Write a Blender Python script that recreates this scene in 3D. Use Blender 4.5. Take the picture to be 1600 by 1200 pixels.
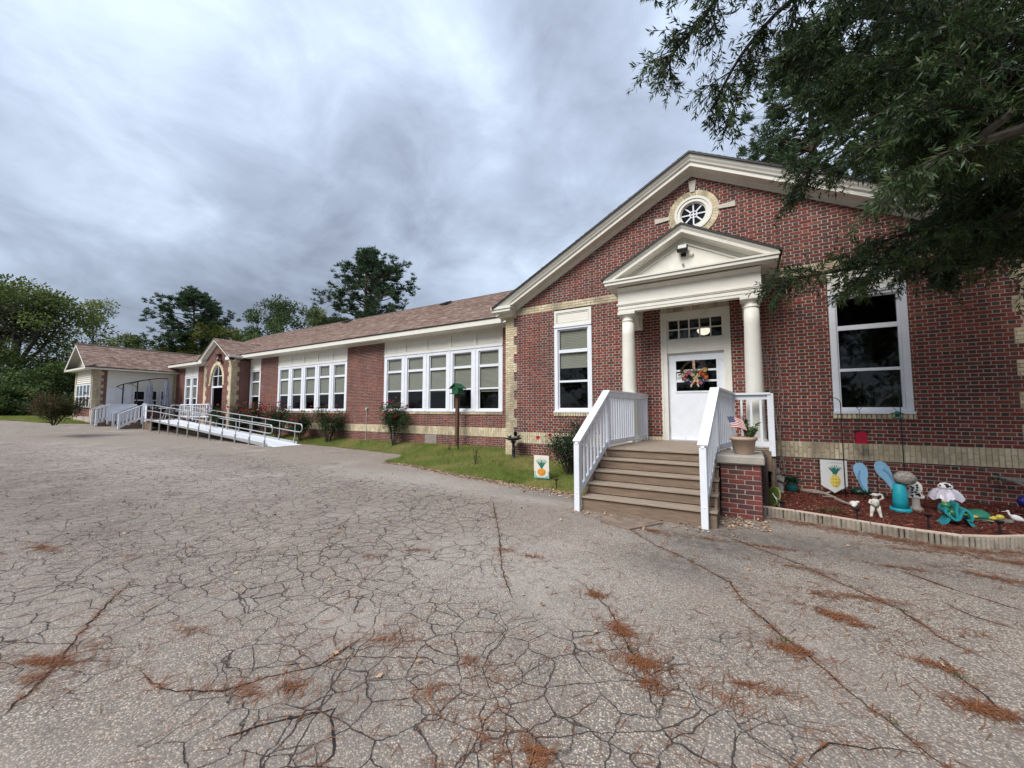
import bpy, bmesh, math, random
import numpy as np
from mathutils import Vector, Matrix, noise as mnoise
R=math.radians
rng=np.random.default_rng(7); random.seed(7)
S=bpy.context.scene
for o in list(bpy.data.objects): bpy.data.objects.remove(o)
# ---------------------------------------------------------------- camera
HC=1.68; FPX=605.0
PITCH=math.atan2(40,FPX); HEAD=math.pi/2-math.atan2(1013,math.hypot(FPX,40))
cd=bpy.data.cameras.new('camera'); cam=bpy.data.objects.new('camera',cd); S.collection.objects.link(cam)
cd.sensor_width=36; cd.lens=FPX/1600*36; cd.clip_start=0.05; cd.clip_end=2000
cam.location=(0,0,HC); cam.rotation_euler=(math.pi/2+PITCH,0,HEAD)
S.camera=cam; S.render.resolution_x=1024; S.render.resolution_y=768
# ---------------------------------------------------------------- sky and sun
SUN_EL,SUN_AZ=R(46),R(196)       # azimuth measured clockwise from +Y
w=bpy.data.worlds.new('World'); S.world=w; w.use_nodes=True
nt=w.node_tree; N=nt.nodes; L=nt.links; N.clear()
def nd(t,**k):
    n=N.new(t)
    for a,b in k.items(): setattr(n,a,b)
    return n
out=nd('ShaderNodeOutputWorld'); bg=nd('ShaderNodeBackground'); bg.inputs[1].default_value=0.1
L.new(bg.outputs[0],out.inputs[0])
sky=nd('ShaderNodeTexSky',sky_type='NISHITA',sun_disc=False); sky.sun_elevation=SUN_EL; sky.sun_rotation=SUN_AZ
tc=nd('ShaderNodeTexCoord'); sep=nd('ShaderNodeSeparateXYZ'); L.new(tc.outputs['Generated'],sep.inputs[0])
def mth(op,a,b=None,clamp=False):
    m=nd('ShaderNodeMath',operation=op,use_clamp=clamp)
    for i,v in enumerate((a,b)):
        if v is None: continue
        if isinstance(v,(int,float)): m.inputs[i].default_value=v
        else: L.new(v,m.inputs[i])
    return m.outputs[0]
zc=mth('MAXIMUM',sep.outputs[2],0.0); den=mth('ADD',zc,0.42)
px=mth('DIVIDE',sep.outputs[0],den); py=mth('DIVIDE',sep.outputs[1],den)
cmb=nd('ShaderNodeCombineXYZ'); L.new(px,cmb.inputs[0]); L.new(py,cmb.inputs[1]); cmb.inputs[2].default_value=3.7
n1=nd('ShaderNodeTexNoise'); n1.inputs['Scale'].default_value=1.25; n1.inputs['Detail'].default_value=5; n1.inputs['Roughness'].default_value=0.5; n1.inputs['Distortion'].default_value=0.35
L.new(cmb.outputs[0],n1.inputs['Vector'])
n2=nd('ShaderNodeTexNoise'); n2.inputs['Scale'].default_value=4.2; n2.inputs['Detail'].default_value=8; n2.inputs['Roughness'].default_value=0.6; n2.inputs['Distortion'].default_value=0.4
L.new(cmb.outputs[0],n2.inputs['Vector'])
cl=mth('ADD',mth('MULTIPLY',n1.outputs[0],0.68),mth('MULTIPLY',n2.outputs[0],0.32))
rmp=nd('ShaderNodeValToRGB'); L.new(cl,rmp.inputs[0])
e=rmp.color_ramp.elements; e[0].position=0.36; e[0].color=(.195,.225,.295,1); e[1].position=0.66; e[1].color=(.58,.68,.82,1)
m_=rmp.color_ramp.elements.new(0.5); m_.color=(.345,.405,.51,1)
grad=mth('ADD',mth('MULTIPLY',zc,0.85),0.60)      # overcast skies brighten towards the zenith
sc=nd('ShaderNodeVectorMath',operation='SCALE'); L.new(rmp.outputs[0],sc.inputs[0]); L.new(mth('MULTIPLY',grad,5.65),sc.inputs['Scale'])
mix=nd('ShaderNodeMix',data_type='RGBA'); mix.inputs[0].default_value=0.96
L.new(sky.outputs[0],mix.inputs[6]); L.new(sc.outputs[0],mix.inputs[7]); L.new(mix.outputs[2],bg.inputs[0])
sd=bpy.data.lights.new('sun','SUN'); sd.energy=1.5; sd.angle=R(28); sd.color=(1,.97,.93)
sun=bpy.data.objects.new('sun',sd); S.collection.objects.link(sun)
sv=Vector((math.sin(SUN_AZ)*math.cos(SUN_EL),math.cos(SUN_AZ)*math.cos(SUN_EL),math.sin(SUN_EL)))
sun.rotation_euler=sv.to_track_quat('Z','Y').to_euler(); sun.location=sv*50
vs=S.view_settings; vs.view_transform='Standard'; vs.look='None'; vs.gamma=1; vs.use_curve_mapping=False; vs.exposure=1.5
# ---------------------------------------------------------------- pixel -> place helpers
_CA,_SA,_CP,_SP=math.cos(HEAD),math.sin(HEAD),math.cos(PITCH),math.sin(PITCH)
def ray(u,v):
    x=u-800;y=600-v; F=FPX*_CP-y*_SP; Z=FPX*_SP+y*_CP
    return (x*_CA-F*_SA, x*_SA+F*_CA, Z)
def onY(u,v,Y): d=ray(u,v);t=Y/d[1];return (d[0]*t,Y,HC+d[2]*t)
def onX(u,v,X): d=ray(u,v);t=X/d[0];return (X,d[1]*t,HC+d[2]*t)
def onZ(u,v,z=0.): d=ray(u,v);t=(z-HC)/d[2];return (d[0]*t,d[1]*t,z)
def atW(u,v,wd):
    d=ray(u,v); F=-d[0]*_SA+d[1]*_CA; t=wd/F; return (d[0]*t,d[1]*t,HC+d[2]*t)
# ---------------------------------------------------------------- materials
MATS={}
def nodes_of(m):
    t=m.node_tree; return t.nodes,t.links,t.nodes['Principled BSDF']
def mat(name,col=None,rough=.6,var=.12,scale=8.,bump=0.,bscale=None,metal=0.,spec=.3,attr=False,stretch=None,detail=4,dirt=None,trans=0.):
    if name in MATS: return MATS[name]
    m=bpy.data.materials.new(name); m.use_nodes=True; n,l,b=nodes_of(m); MATS[name]=m
    b.inputs['Roughness'].default_value=rough; b.inputs['Metallic'].default_value=metal
    b.inputs['Specular IOR Level'].default_value=spec
    tcn=n.new('ShaderNodeTexCoord'); mp=n.new('ShaderNodeMapping'); l.new(tcn.outputs['Object'],mp.inputs[0])
    if stretch: mp.inputs['Scale'].default_value=stretch
    nz=n.new('ShaderNodeTexNoise'); nz.inputs['Scale'].default_value=scale; nz.inputs['Detail'].default_value=detail; l.new(mp.outputs[0],nz.inputs['Vector'])
    mr=n.new('ShaderNodeMapRange'); mr.inputs[1].default_value=.25; mr.inputs[2].default_value=.75; mr.inputs[3].default_value=1-var; mr.inputs[4].default_value=1+var; l.new(nz.outputs[0],mr.inputs[0])
    vm=n.new('ShaderNodeVectorMath'); vm.operation='SCALE'
    if attr:
        at=n.new('ShaderNodeAttribute'); at.attribute_name='Col'; l.new(at.outputs['Color'],vm.inputs[0])
    else: vm.inputs[0].default_value=col[:3]
    l.new(mr.outputs[0],vm.inputs['Scale']); src=vm.outputs[0]
    for dirt in ([] if not dirt else dirt if isinstance(dirt,list) else [dirt]):      # (colour, scale, threshold, amount[, stretch])
        dn=n.new('ShaderNodeTexNoise'); dn.inputs['Scale'].default_value=dirt[1]; dn.inputs['Detail'].default_value=6; dn.inputs['Roughness'].default_value=.62; dp=n.new('ShaderNodeMapping'); dp.inputs['Scale'].default_value=dirt[4] if len(dirt)>4 else (1,1,1); l.new(tcn.outputs['Object'],dp.inputs[0]); l.new(dp.outputs[0],dn.inputs['Vector'])
        dm=n.new('ShaderNodeMapRange'); dm.inputs[1].default_value=dirt[2]; dm.inputs[2].default_value=dirt[2]+.22; dm.inputs[4].default_value=dirt[3]; l.new(dn.outputs[0],dm.inputs[0])
        mx=n.new('ShaderNodeMix'); mx.data_type='RGBA'; l.new(dm.outputs[0],mx.inputs[0]); l.new(src,mx.inputs[6]); mx.inputs[7].default_value=(*dirt[0],1); src=mx.outputs[2]
    l.new(src,b.inputs['Base Color'])
    if bump:
        bn=n.new('ShaderNodeTexNoise'); bn.inputs['Scale'].default_value=bscale or scale*4; bn.inputs['Detail'].default_value=3; l.new(mp.outputs[0],bn.inputs['Vector'])
        bp=n.new('ShaderNodeBump'); bp.inputs['Strength'].default_value=bump; bp.inputs['Distance'].default_value=.01; l.new(bn.outputs[0],bp.inputs['Height']); l.new(bp.outputs[0],b.inputs['Normal'])
    if trans:
        tr=n.new('ShaderNodeBsdfTranslucent'); l.new(src,tr.inputs[0]); ms=n.new('ShaderNodeMixShader'); ms.inputs[0].default_value=trans
        o=n['Material Output']; l.new(b.outputs[0],ms.inputs[1]); l.new(tr.outputs[0],ms.inputs[2]); l.new(ms.outputs[0],o.inputs[0])
    return m
def glass_mat():
    m=bpy.data.materials.new('window_glass'); m.use_nodes=True; t=m.node_tree; n,l=t.nodes,t.links; n.clear()
    o=n.new('ShaderNodeOutputMaterial'); ms=n.new('ShaderNodeMixShader'); tr=n.new('ShaderNodeBsdfTransparent'); tr.inputs[0].default_value=(.82,.83,.81,1)
    gl=n.new('ShaderNodeBsdfGlossy'); gl.inputs['Roughness'].default_value=.03; fr=n.new('ShaderNodeFresnel'); gm=n.new('ShaderNodeNewGeometry'); im=n.new('ShaderNodeMapRange'); im.inputs[3].default_value=1.5; im.inputs[4].default_value=1/1.5; l.new(gm.outputs['Backfacing'],im.inputs[0]); l.new(im.outputs[0],fr.inputs[0])
    tcn=n.new('ShaderNodeTexCoord'); nz=n.new('ShaderNodeTexNoise'); nz.inputs['Scale'].default_value=1.6; l.new(tcn.outputs['Object'],nz.inputs['Vector'])
    bp=n.new('ShaderNodeBump'); bp.inputs['Strength'].default_value=.25; bp.inputs['Distance'].default_value=.02; l.new(nz.outputs[0],bp.inputs['Height']); l.new(bp.outputs[0],gl.inputs['Normal'])
    l.new(fr.outputs[0],ms.inputs[0]); l.new(tr.outputs[0],ms.inputs[1]); l.new(gl.outputs[0],ms.inputs[2]); l.new(ms.outputs[0],o.inputs[0]); return m
GLASS=glass_mat()
def MC(): 
    return mat('tinted_surface',rough=.55,var=.14,scale=14,bump=.12,bscale=60,attr=True)
BRICK=mat('brick',rough=.85,var=.22,scale=30,bump=.5,bscale=110,attr=True,dirt=[((.055,.035,.03),1.5,.47,.65,(1,1,.35)),((.34,.28,.25),2.6,.60,.5,(1,1,.5)),((.04,.028,.025),.55,.52,.4)])
MORT=mat('mortar',(.45,.365,.32),.95,.2,14,.4,90,dirt=[((.20,.155,.135),1.3,.48,.65,(1,1,.4)),((.62,.54,.48),3.1,.62,.5)])
WHITE=mat('white_paint',(.70,.72,.76),.45,.05,5,.05,40,dirt=[((.42,.42,.39),2.5,.55,.4),((.30,.28,.24),9.,.62,.5)])
CREAM=mat('cream_paint',(.67,.65,.58),.5,.05,4,.06,40,dirt=((.36,.34,.26),2.2,.58,.35))
BLACKM=mat('black_metal',(.015,.015,.017),.45,.2,30)
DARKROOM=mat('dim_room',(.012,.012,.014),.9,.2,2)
BLIND=mat('window_blind',(.50,.49,.44),.8,.08,3,.2,2,stretch=(3,3,60))
CONC=mat('concrete',(.33,.30,.26),.9,.16,7,.5,60,dirt=((.14,.12,.09),3.,.5,.6))
WOOD=mat('weathered_wood',(.195,.138,.097),.8,.28,3.2,.5,9,stretch=(1.2,14,14),detail=6,dirt=((.13,.10,.075),1.4,.5,.5))
ALU=mat('aluminium',(.50,.51,.52),.45,.1,12,metal=.55)
TREAD=mat('weathered_tread',(.27,.215,.165),.85,.28,3.2,.5,9,stretch=(1.2,14,14),detail=6,dirt=((.22,.17,.13),1.6,.5,.5))
BARK=mat('bark',(.048,.040,.034),.95,.35,3,.9,14,stretch=(3,3,.7))
# ---------------------------------------------------------------- mesh builder
class MB:
    def __init__(s): s.v=[];s.f=[];s.c=[]
    def add(s,vs,fs,col=(1,1,1)):
        o=len(s.v); s.v.extend(vs)
        for f in fs: s.f.append(tuple(i+o for i in f)); s.c.append(col)
    def box(s,x0,x1,y0,y1,z0,z1,col=(1,1,1)):
        if x0>x1:x0,x1=x1,x0
        if y0>y1:y0,y1=y1,y0
        if z0>z1:z0,z1=z1,z0
        s.add([(x0,y0,z0),(x1,y0,z0),(x1,y1,z0),(x0,y1,z0),(x0,y0,z1),(x1,y0,z1),(x1,y1,z1),(x0,y1,z1)],
          [(0,3,2,1),(4,5,6,7),(0,1,5,4),(1,2,6,5),(2,3,7,6),(3,0,4,7)],col)
    def cbox(s,x0,x1,y0,y1,z0,z1,b=.006,col=(1,1,1)):          # box with chamfered edges (3 stacked rings)
        if x0>x1:x0,x1=x1,x0
        if y0>y1:y0,y1=y1,y0
        if z0>z1:z0,z1=z1,z0
        def ring(i,z): return [(x0+i,y0,z),(x1-i,y0,z),(x1,y0+i,z),(x1,y1-i,z),(x1-i,y1,z),(x0+i,y1,z),(x0,y1-i,z),(x0,y0+i,z)]
        def inr(i,z): return [(x0+i,y0+i,z),(x1-i,y0+i,z),(x1-i,y0+i,z),(x1-i,y1-i,z),(x1-i,y1-i,z),(x0+i,y1-i,z),(x0+i,y1-i,z),(x0+i,y0+i,z)]
        rs=[inr(b,z0),ring(b,z0+b),ring(b,z1-b),inr(b,z1)]
        V=[p for r in rs for p in r]; F=[]
        for k in range(3):
            for j in range(8):
                F.append((k*8+j,k*8+(j+1)%8,k*8+8+(j+1)%8,k*8+8+j))
        F.append((6,4,2,0)); F.append((24,26,28,30)); s.add(V,F,col)
    def beam(s,p,q,wd,ht,col=(1,1,1),up=(0,0,1)):
        p=Vector(p);q=Vector(q);d=(q-p).normalized();u=Vector(up)
        sd=d.cross(u)
        if sd.length<1e-4: sd=d.cross(Vector((1,0,0)))
        sd.normalize();u2=sd.cross(d).normalized()
        a=sd*wd/2;b=u2*ht/2
        V=[p-a-b,p+a-b,p+a+b,p-a+b,q-a-b,q+a-b,q+a+b,q-a+b]
        s.add([tuple(x) for x in V],[(0,1,2,3),(7,6,5,4),(0,4,5,1),(1,5,6,2),(2,6,7,3),(3,7,4,0)],col)
    def tube(s,pts,r,n=8,col=(1,1,1),caps=True):
        pts=[Vector(p) for p in pts]; m=len(pts); rr=r if isinstance(r,(list,tuple)) else [r]*m
        V=[];F=[];pu=None
        for i,p in enumerate(pts):
            d=(pts[min(i+1,m-1)]-pts[max(i-1,0)])
            if d.length<1e-6: d=Vector((0,0,1))
            d.normalize()
            if pu is None:
                u=d.cross(Vector((0,0,1)));
                if u.length<.05: u=d.cross(Vector((1,0,0)))
            else: u=pu-d*pu.dot(d)
            u.normalize(); pu=u; v=d.cross(u)
            for j in range(n):
                a=2*math.pi*j/n; V.append(tuple(p+(u*math.cos(a)+v*math.sin(a))*rr[i]))
        for i in range(m-1):
            for j in range(n): F.append((i*n+j,i*n+(j+1)%n,(i+1)*n+(j+1)%n,(i+1)*n+j))
        if caps: F.append(tuple(range(n))[::-1]); F.append(tuple(range((m-1)*n,m*n)))
        s.add(V,F,col)
    def lathe(s,c,prof,n=24,col=(1,1,1),sx=1,sy=1):
        V=[];F=[];m=len(prof)
        for r,z in prof:
            for j in range(n): a=2*math.pi*j/n; V.append((c[0]+r*sx*math.cos(a),c[1]+r*sy*math.sin(a),c[2]+z))
        for i in range(m-1):
            for j in range(n): F.append((i*n+j,i*n+(j+1)%n,(i+1)*n+(j+1)%n,(i+1)*n+j))
        F.append(tuple(range(n))[::-1]); F.append(tuple(range((m-1)*n,m*n))); s.add(V,F,col)
    def blob(s,c,r,n=12,m=8,jit=0.,col=(1,1,1),seed=0,rot=None):
        if isinstance(r,(int,float)): r=(r,r,r)
        V=[];F=[]
        for i in range(m+1):
            th=math.pi*i/m
            for j in range(n):
                a=2*math.pi*j/n; d=Vector((math.sin(th)*math.cos(a),math.sin(th)*math.sin(a),math.cos(th)))
                k=1+jit*mnoise.noise(d*2.1+Vector((seed*3.1,seed,1.7))); p=Vector((d.x*r[0]*k,d.y*r[1]*k,d.z*r[2]*k))
                if rot is not None: p=rot@p
                V.append((c[0]+p.x,c[1]+p.y,c[2]+p.z))
        for i in range(m):
            for j in range(n): F.append((i*n+j,(i+1)*n+j,(i+1)*n+(j+1)%n,i*n+(j+1)%n))
        s.add(V,F,col)
    def prism(s,poly,axis,a,b,col=(1,1,1)):     # extrude 2D polygon along an axis: 'y' poly=(x,z) ; 'x' poly=(y,z); 'z' poly=(x,y)
        f={'y':lambda p,t:(p[0],t,p[1]),'x':lambda p,t:(t,p[0],p[1]),'z':lambda p,t:(p[0],p[1],t)}[axis]; n=len(poly)
        V=[f(p,a) for p in poly]+[f(p,b) for p in poly]
        F=[tuple(range(n))[::-1],tuple(range(n,2*n))]+[(i,(i+1)%n,n+(i+1)%n,n+i) for i in range(n)]
        s.add(V,F,col)
def mesh_np(name,V,F,cols=None,dom='FACE'):
    me=bpy.data.meshes.new(name); me.from_pydata(V,[],F)
    if cols is not None:
        a=me.attributes.new('Col','FLOAT_COLOR',dom); arr=np.ones((len(cols),4),np.float32); arr[:,:3]=np.asarray(cols,np.float32)[:,:3]; a.data.foreach_set('color',arr.ravel())
    me.update(); return me
def fast_mesh(name,V,nper,cols=None):            # V (k*nper,3) arrays of separate polygons with nper corners each
    V=np.asarray(V,np.float32).reshape(-1,3); nv=len(V); nf=nv//nper
    me=bpy.data.meshes.new(name); me.vertices.add(nv); me.vertices.foreach_set('co',V.ravel()); me.loops.add(nv); me.loops.foreach_set('vertex_index',np.arange(nv,dtype=np.int32))
    me.polygons.add(nf); me.polygons.foreach_set('loop_start',np.arange(0,nv,nper,dtype=np.int32)); me.polygons.foreach_set('loop_total',np.full(nf,nper,np.int32))
    if cols is not None:
        a=me.attributes.new('Col','FLOAT_COLOR','FACE'); arr=np.ones((nf,4),np.float32); arr[:,:3]=cols; a.data.foreach_set('color',arr.ravel())
    me.update(calc_edges=True); return me
def link(name,data,parent=None,m=None,**pr):
    o=bpy.data.objects.new(name,data); S.collection.objects.link(o)
    if parent is not None: o.parent=parent
    if m is not None and data is not None and not data.materials: data.materials.append(m)
    for k,v in pr.items(): o[k]=v
    return o
def obj(name,mb,m,parent=None,smooth=False,**pr):
    me=mesh_np(name,mb.v,mb.f,mb.c)
    if smooth: me.polygons.foreach_set('use_smooth',[True]*len(me.polygons))
    return link(name,me,parent,m,**pr)
def thing(name,label,cat,loc=(0,0,0),group=None):
    o=bpy.data.objects.new(name,None); S.collection.objects.link(o); o.empty_display_size=.1; o.location=loc; o['label']=label; o['category']=cat
    if group: o['group']=group
    return o
class rel:                                         # builder whose coordinates are given in the world but stored relative to a thing's base
    def __init__(s,root): s.o=Vector(root.location)
    def __call__(s,name,mb,m,parent,smooth=False,**pr):
        mb.v=[(p[0]-s.o.x,p[1]-s.o.y,p[2]-s.o.z) for p in mb.v]; return obj(name,mb,m,parent,smooth,**pr)
def lerp(a,b,t): return a+(b-a)*t
def interp(x,xs,ys): return float(np.interp(x,xs,ys))
# ================================================================ GROUND
_lx=[-400,-45,-38,-36,-34.5,-33,-31,-28,-24,-19,-14,-10,60]; _lz=[1.3,1.08,.98,.85,.66,.46,.33,.23,.14,.08,.05,0,0]
_ex=[-70,-40,-37,-35.6,-35.2,-33,-18,-15,-12.5,-10.6,-10.25,-9.95,-8.5,-6.9,-5.8,-5.0,-4.26,-3.56,-2.95,-2.6,-2.55,60]
_ey=[3.6,4.4,5.2,6.2,9.5,10.6,10.7,10.6,10.45,10.25,9.6,8.68,8.58,8.15,7.87,7.76,7.66,7.52,7.36,7.4,9.88,9.88]
def lot_edge(x): return np.interp(x,_ex,_ey)
def ghgt(x,y):
    x=np.asarray(x,float);y=np.asarray(y,float)
    z=np.interp(x,_lx,_lz); e=lot_edge(x); wl=np.where((x>-6.3)&(x<4.5),9.92,11.62)
    t=np.clip((y-e)/np.maximum(wl-e,.3),0,1); t=t*t*(3-2*t)
    amp=np.interp(x,[-36,-34,-20,-7,-5.2,-3,-2.6,60],[0,.1,.2,.32,.30,.10,0,0])
    return z+amp*t
def G(x,y): return float(ghgt(x,y))
def grid_mesh(name,X,Y,Z,attrs={}):
    nx,ny=X.shape; me=bpy.data.meshes.new(name); V=np.stack([X,Y,Z],-1).reshape(-1,3)
    idx=np.arange(nx*ny).reshape(nx,ny); F=np.stack([idx[:-1,:-1],idx[1:,:-1],idx[1:,1:],idx[:-1,1:]],-1).reshape(-1,4)
    me.vertices.add(len(V)); me.vertices.foreach_set('co',V.astype(np.float32).ravel()); me.loops.add(F.size); me.loops.foreach_set('vertex_index',F.astype(np.int32).ravel())
    me.polygons.add(len(F)); me.polygons.foreach_set('loop_start',np.arange(0,F.size,4,dtype=np.int32)); me.polygons.foreach_set('loop_total',np.full(len(F),4,np.int32))
    for k,a in attrs.items():
        at=me.attributes.new(k,'FLOAT','POINT'); at.data.foreach_set('value',a.astype(np.float32).ravel())
    me.polygons.foreach_set('use_smooth',[True]*len(F)); me.update(calc_edges=True); return me
GRASSG=mat('grass_soil',(.12,.135,.042),.95,.4,5,.8,60,dirt=((.11,.075,.035),1.5,.5,.7))
gx=np.concatenate([np.linspace(-420,-75,8),np.linspace(-60,-20,41),np.linspace(-19.5,10,40),np.linspace(14,420,10)])
gy=np.concatenate([np.linspace(-420,-30,8),np.linspace(-20,30,51),np.linspace(36,420,12)])
GX,GY=np.meshgrid(gx,gy,indexing='ij'); link('ground',grid_mesh('ground',GX,GY,ghgt(GX,GY)-.06),None,GRASSG,kind='structure')
# ---- parking lot
xs=np.unique(np.round(np.concatenate([np.arange(-70,-20,.6),np.arange(-20,8,.15),np.arange(8,40,.8)]),3))
ts=np.linspace(0,1,170)**1.0
en=np.array([.10*mnoise.noise(Vector((x*1.1,3.3,0)))+.08*mnoise.noise(Vector((x*4,1.3,0))) for x in xs]); en[xs>-2.6]=0
EY=lot_edge(xs)+en
LX=np.repeat(xs[:,None],len(ts),1); LY=-14+(EY[:,None]+14)*ts[None,:]
def blobs(X,Y,lst):
    a=np.zeros_like(X)
    for (u,v,rx,ry,s) in lst:
        c=onZ(u,v); a=np.maximum(a,s*np.clip(1.35-np.hypot((X-c[0])/rx,(Y-c[1])/ry),0,1))
    return np.clip(a,0,1)
crk=blobs(LX,LY,[(760,1150,1.9,1.1,1),(600,1010,.8,.4,.7),(930,1120,.8,.7,.95),(1050,1190,.8,.5,.8),(380,860,2.6,1.1,1),(470,800,3.6,1.5,1),(560,770,3.4,1.3,1),(300,790,5,1.8,1),(180,840,3.4,1.3,.9),(120,900,1.6,.8,.7),(250,740,9,3.0,.9),(100,740,12,3,.85),(640,790,1.8,1.0,.8),(90,1000,1.0,.5,.5),(1140,1020,.5,.4,.3)])
stn=blobs(LX,LY,[(1110,850,.9,.55,1),(1060,880,.7,.5,.8),(1240,850,1.4,.5,.9),(1400,880,1.2,.5,.6),(850,775,1.3,.35,.6),(60,780,6,1.0,.5),(545,690,3,.6,.8)])
lgt=blobs(LX,LY,[(780,880,1.6,.9,.8),(640,750,3.5,.8,.9),(830,780,1.2,.3,.9),(180,720,9,1.2,.8),(980,840,.6,.3,.4)])
LZ=ghgt(LX,np.minimum(LY,EY[:,None]))
lotme=grid_mesh('parking_lot',LX,LY,LZ,dict(crack=crk,stain=stn,light=lgt))
def lot_mat():
    m=bpy.data.materials.new('old_chipseal_asphalt'); m.use_nodes=True; n,l,b=nodes_of(m)
    def A(t,**k):
        q=n.new(t)
        for a,v in k.items(): setattr(q,a,v)
        return q
    tcn=A('ShaderNodeTexCoord'); P=tcn.outputs['Object']
    def vor(sc,feat='F1',src=P,rnd=1):
        q=A('ShaderNodeTexVoronoi',feature=feat); q.inputs['Scale'].default_value=sc; q.inputs['Randomness'].default_value=rnd; l.new(src,q.inputs['Vector']); return q
    def noi(sc,det=4,src=P,ro=.5):
        q=A('ShaderNodeTexNoise'); q.inputs['Scale'].default_value=sc; q.inputs['Detail'].default_value=det; q.inputs['Roughness'].default_value=ro; l.new(src,q.inputs['Vector']); return q
    def ma(op,x,y=None,cl=False):
        q=A('ShaderNodeMath',operation=op,use_clamp=cl)
        for i,v in enumerate((x,y)):
            if v is None: continue
            if isinstance(v,(int,float)): q.inputs[i].default_value=v
            else: l.new(v,q.inputs[i])
        return q.outputs[0]
    def mr(x,a,b_,c=0.,d=1.):
        q=A('ShaderNodeMapRange'); q.inputs[1].default_value=a;q.inputs[2].default_value=b_;q.inputs[3].default_value=c;q.inputs[4].default_value=d; l.new(x,q.inputs[0]); return q.outputs[0]
    def mx(f,x,y):
        q=A('ShaderNodeMix',data_type='RGBA')
        if isinstance(f,(int,float)): q.inputs[0].default_value=f
        else: l.new(f,q.inputs[0])
        for i,v in ((6,x),(7,y)):
            if isinstance(v,tuple): q.inputs[i].default_value=(*v,1)
            else: l.new(v,q.inputs[i])
        return q.outputs[2]
    peb=vor(92.); sep=A('ShaderNodeSeparateColor'); l.new(peb.outputs['Color'],sep.inputs[0])
    rp=A('ShaderNodeValToRGB'); l.new(sep.outputs[0],rp.inputs[0]); el=rp.color_ramp.elements
    el[0].position=0; el[0].color=(.128,.11,.093,1); el[1].position=1; el[1].color=(.74,.655,.55,1)
    for p_,c in ((.3,(.232,.197,.165)),(.55,(.375,.312,.25)),(.75,(.53,.42,.315)),(.92,(.56,.485,.40))):
        q=el.new(p_); q.color=(*c,1)
    binder=mr(peb.outputs['Distance'],.30,.62)           # tar between the stones
    col=mx(ma('MULTIPLY',binder,.8),rp.outputs[0],(.125,.106,.093))
    big=noi(.42,6,ro=.6); col=mx(mr(big.outputs[0],.36,.66,0,.55),col,(.235,.195,.165)); b2=noi(1.1,6,ro=.6); col=mx(mr(b2.outputs[0],.54,.74,0,.5),col,(.125,.108,.096)); b3=noi(.8,5,ro=.6); col=mx(mr(b3.outputs[0],.56,.74,0,.45),col,(.44,.385,.335))
    red=noi(1.7,6,ro=.65); col=mx(mr(red.outputs[0],.56,.78,0,.32),col,(.24,.16,.115))
    fine=noi(9,5); 
    at=lambda nm:(lambda q:(setattr(q,'attribute_name',nm),q.outputs['Fac'])[1])(A('ShaderNodeAttribute'))
    sn=ma('MULTIPLY',at('stain'),mr(fine.outputs[0],.3,.6,.4,1)); col=mx(ma('MULTIPLY',sn,.78),col,(.085,.078,.07))
    lg=ma('MULTIPLY',at('light'),mr(fine.outputs[0],.3,.65,.4,1)); col=mx(ma('MULTIPLY',lg,.55),col,(.40,.365,.325))
    # alligator cracks
    dn=noi(1.4,2); dv=A('ShaderNodeVectorMath',operation='SCALE'); l.new(dn.outputs['Color'],dv.inputs[0]); dv.inputs['Scale'].default_value=.26
    d0=A('ShaderNodeVectorMath',operation='ADD'); l.new(P,d0.inputs[0]); l.new(dv.outputs[0],d0.inputs[1])
    dn2=noi(9.,3); dv2=A('ShaderNodeVectorMath',operation='SCALE'); l.new(dn2.outputs['Color'],dv2.inputs[0]); dv2.inputs['Scale'].default_value=.065
    da=A('ShaderNodeVectorMath',operation='ADD'); l.new(d0.outputs[0],da.inputs[0]); l.new(dv2.outputs[0],da.inputs[1])
    c1=vor(4.3,'DISTANCE_TO_EDGE',da.outputs[0]); c2=vor(1.15,'DISTANCE_TO_EDGE',da.outputs[0])
    wv=noi(1.6,3); ck=ma('SUBTRACT',at('crack'),mr(wv.outputs[0],.36,.72,0,.42),True); ck=mr(ck,.02,.30)
    wid=noi(2.2,2); w1=mr(wid.outputs[0],.33,.72,.012,.034)
    def line(v,wd):
        q=ma('DIVIDE',v,wd); return mr(q,.35,1.0,1,0)
    brk=noi(5.5,3); k1=ma('MULTIPLY',ma('MULTIPLY',line(c1.outputs['Distance'],w1),ck),mr(brk.outputs[0],.36,.50,.55,1))
    k2=ma('MULTIPLY',line(c2.outputs['Distance'],ma('MULTIPLY',w1,.28)),mr(at('crack'),0.15,.5))
    c3=vor(8.5,'DISTANCE_TO_EDGE',da.outputs[0]); fz=noi(.9,3); k3=ma('MULTIPLY',ma('MULTIPLY',line(c3.outputs['Distance'],ma('MULTIPLY',w1,1.3)),mr(at('crack'),.55,.95)),mr(fz.outputs[0],.48,.60))
    kk=ma('MAXIMUM',ma('MAXIMUM',k1,k2),ma('MULTIPLY',k3,.85))
    halo=ma('MULTIPLY',mr(c1.outputs['Distance'],.0,.16,1,0),ck)
    col=mx(ma('MULTIPLY',halo,.22),col,(.13,.115,.105)); col=mx(ma('MULTIPLY',kk,.88),col,(.040,.029,.023))
    l.new(col,b.inputs['Base Color']); b.inputs['Roughness'].default_value=.88; b.inputs['Specular IOR Level'].default_value=.25
    h=ma('SUBTRACT',ma('MULTIPLY',mr(peb.outputs['Distance'],.1,.6,1,0),.35),ma('MULTIPLY',kk,1.6))
    bp=A('ShaderNodeBump'); bp.inputs['Strength'].default_value=.75; bp.inputs['Distance'].default_value=.010; l.new(h,bp.inputs['Height']); l.new(bp.outputs[0],b.inputs['Normal'])
    return m
lot=link('parking_lot',lotme,None,lot_mat(),kind='structure')
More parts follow.
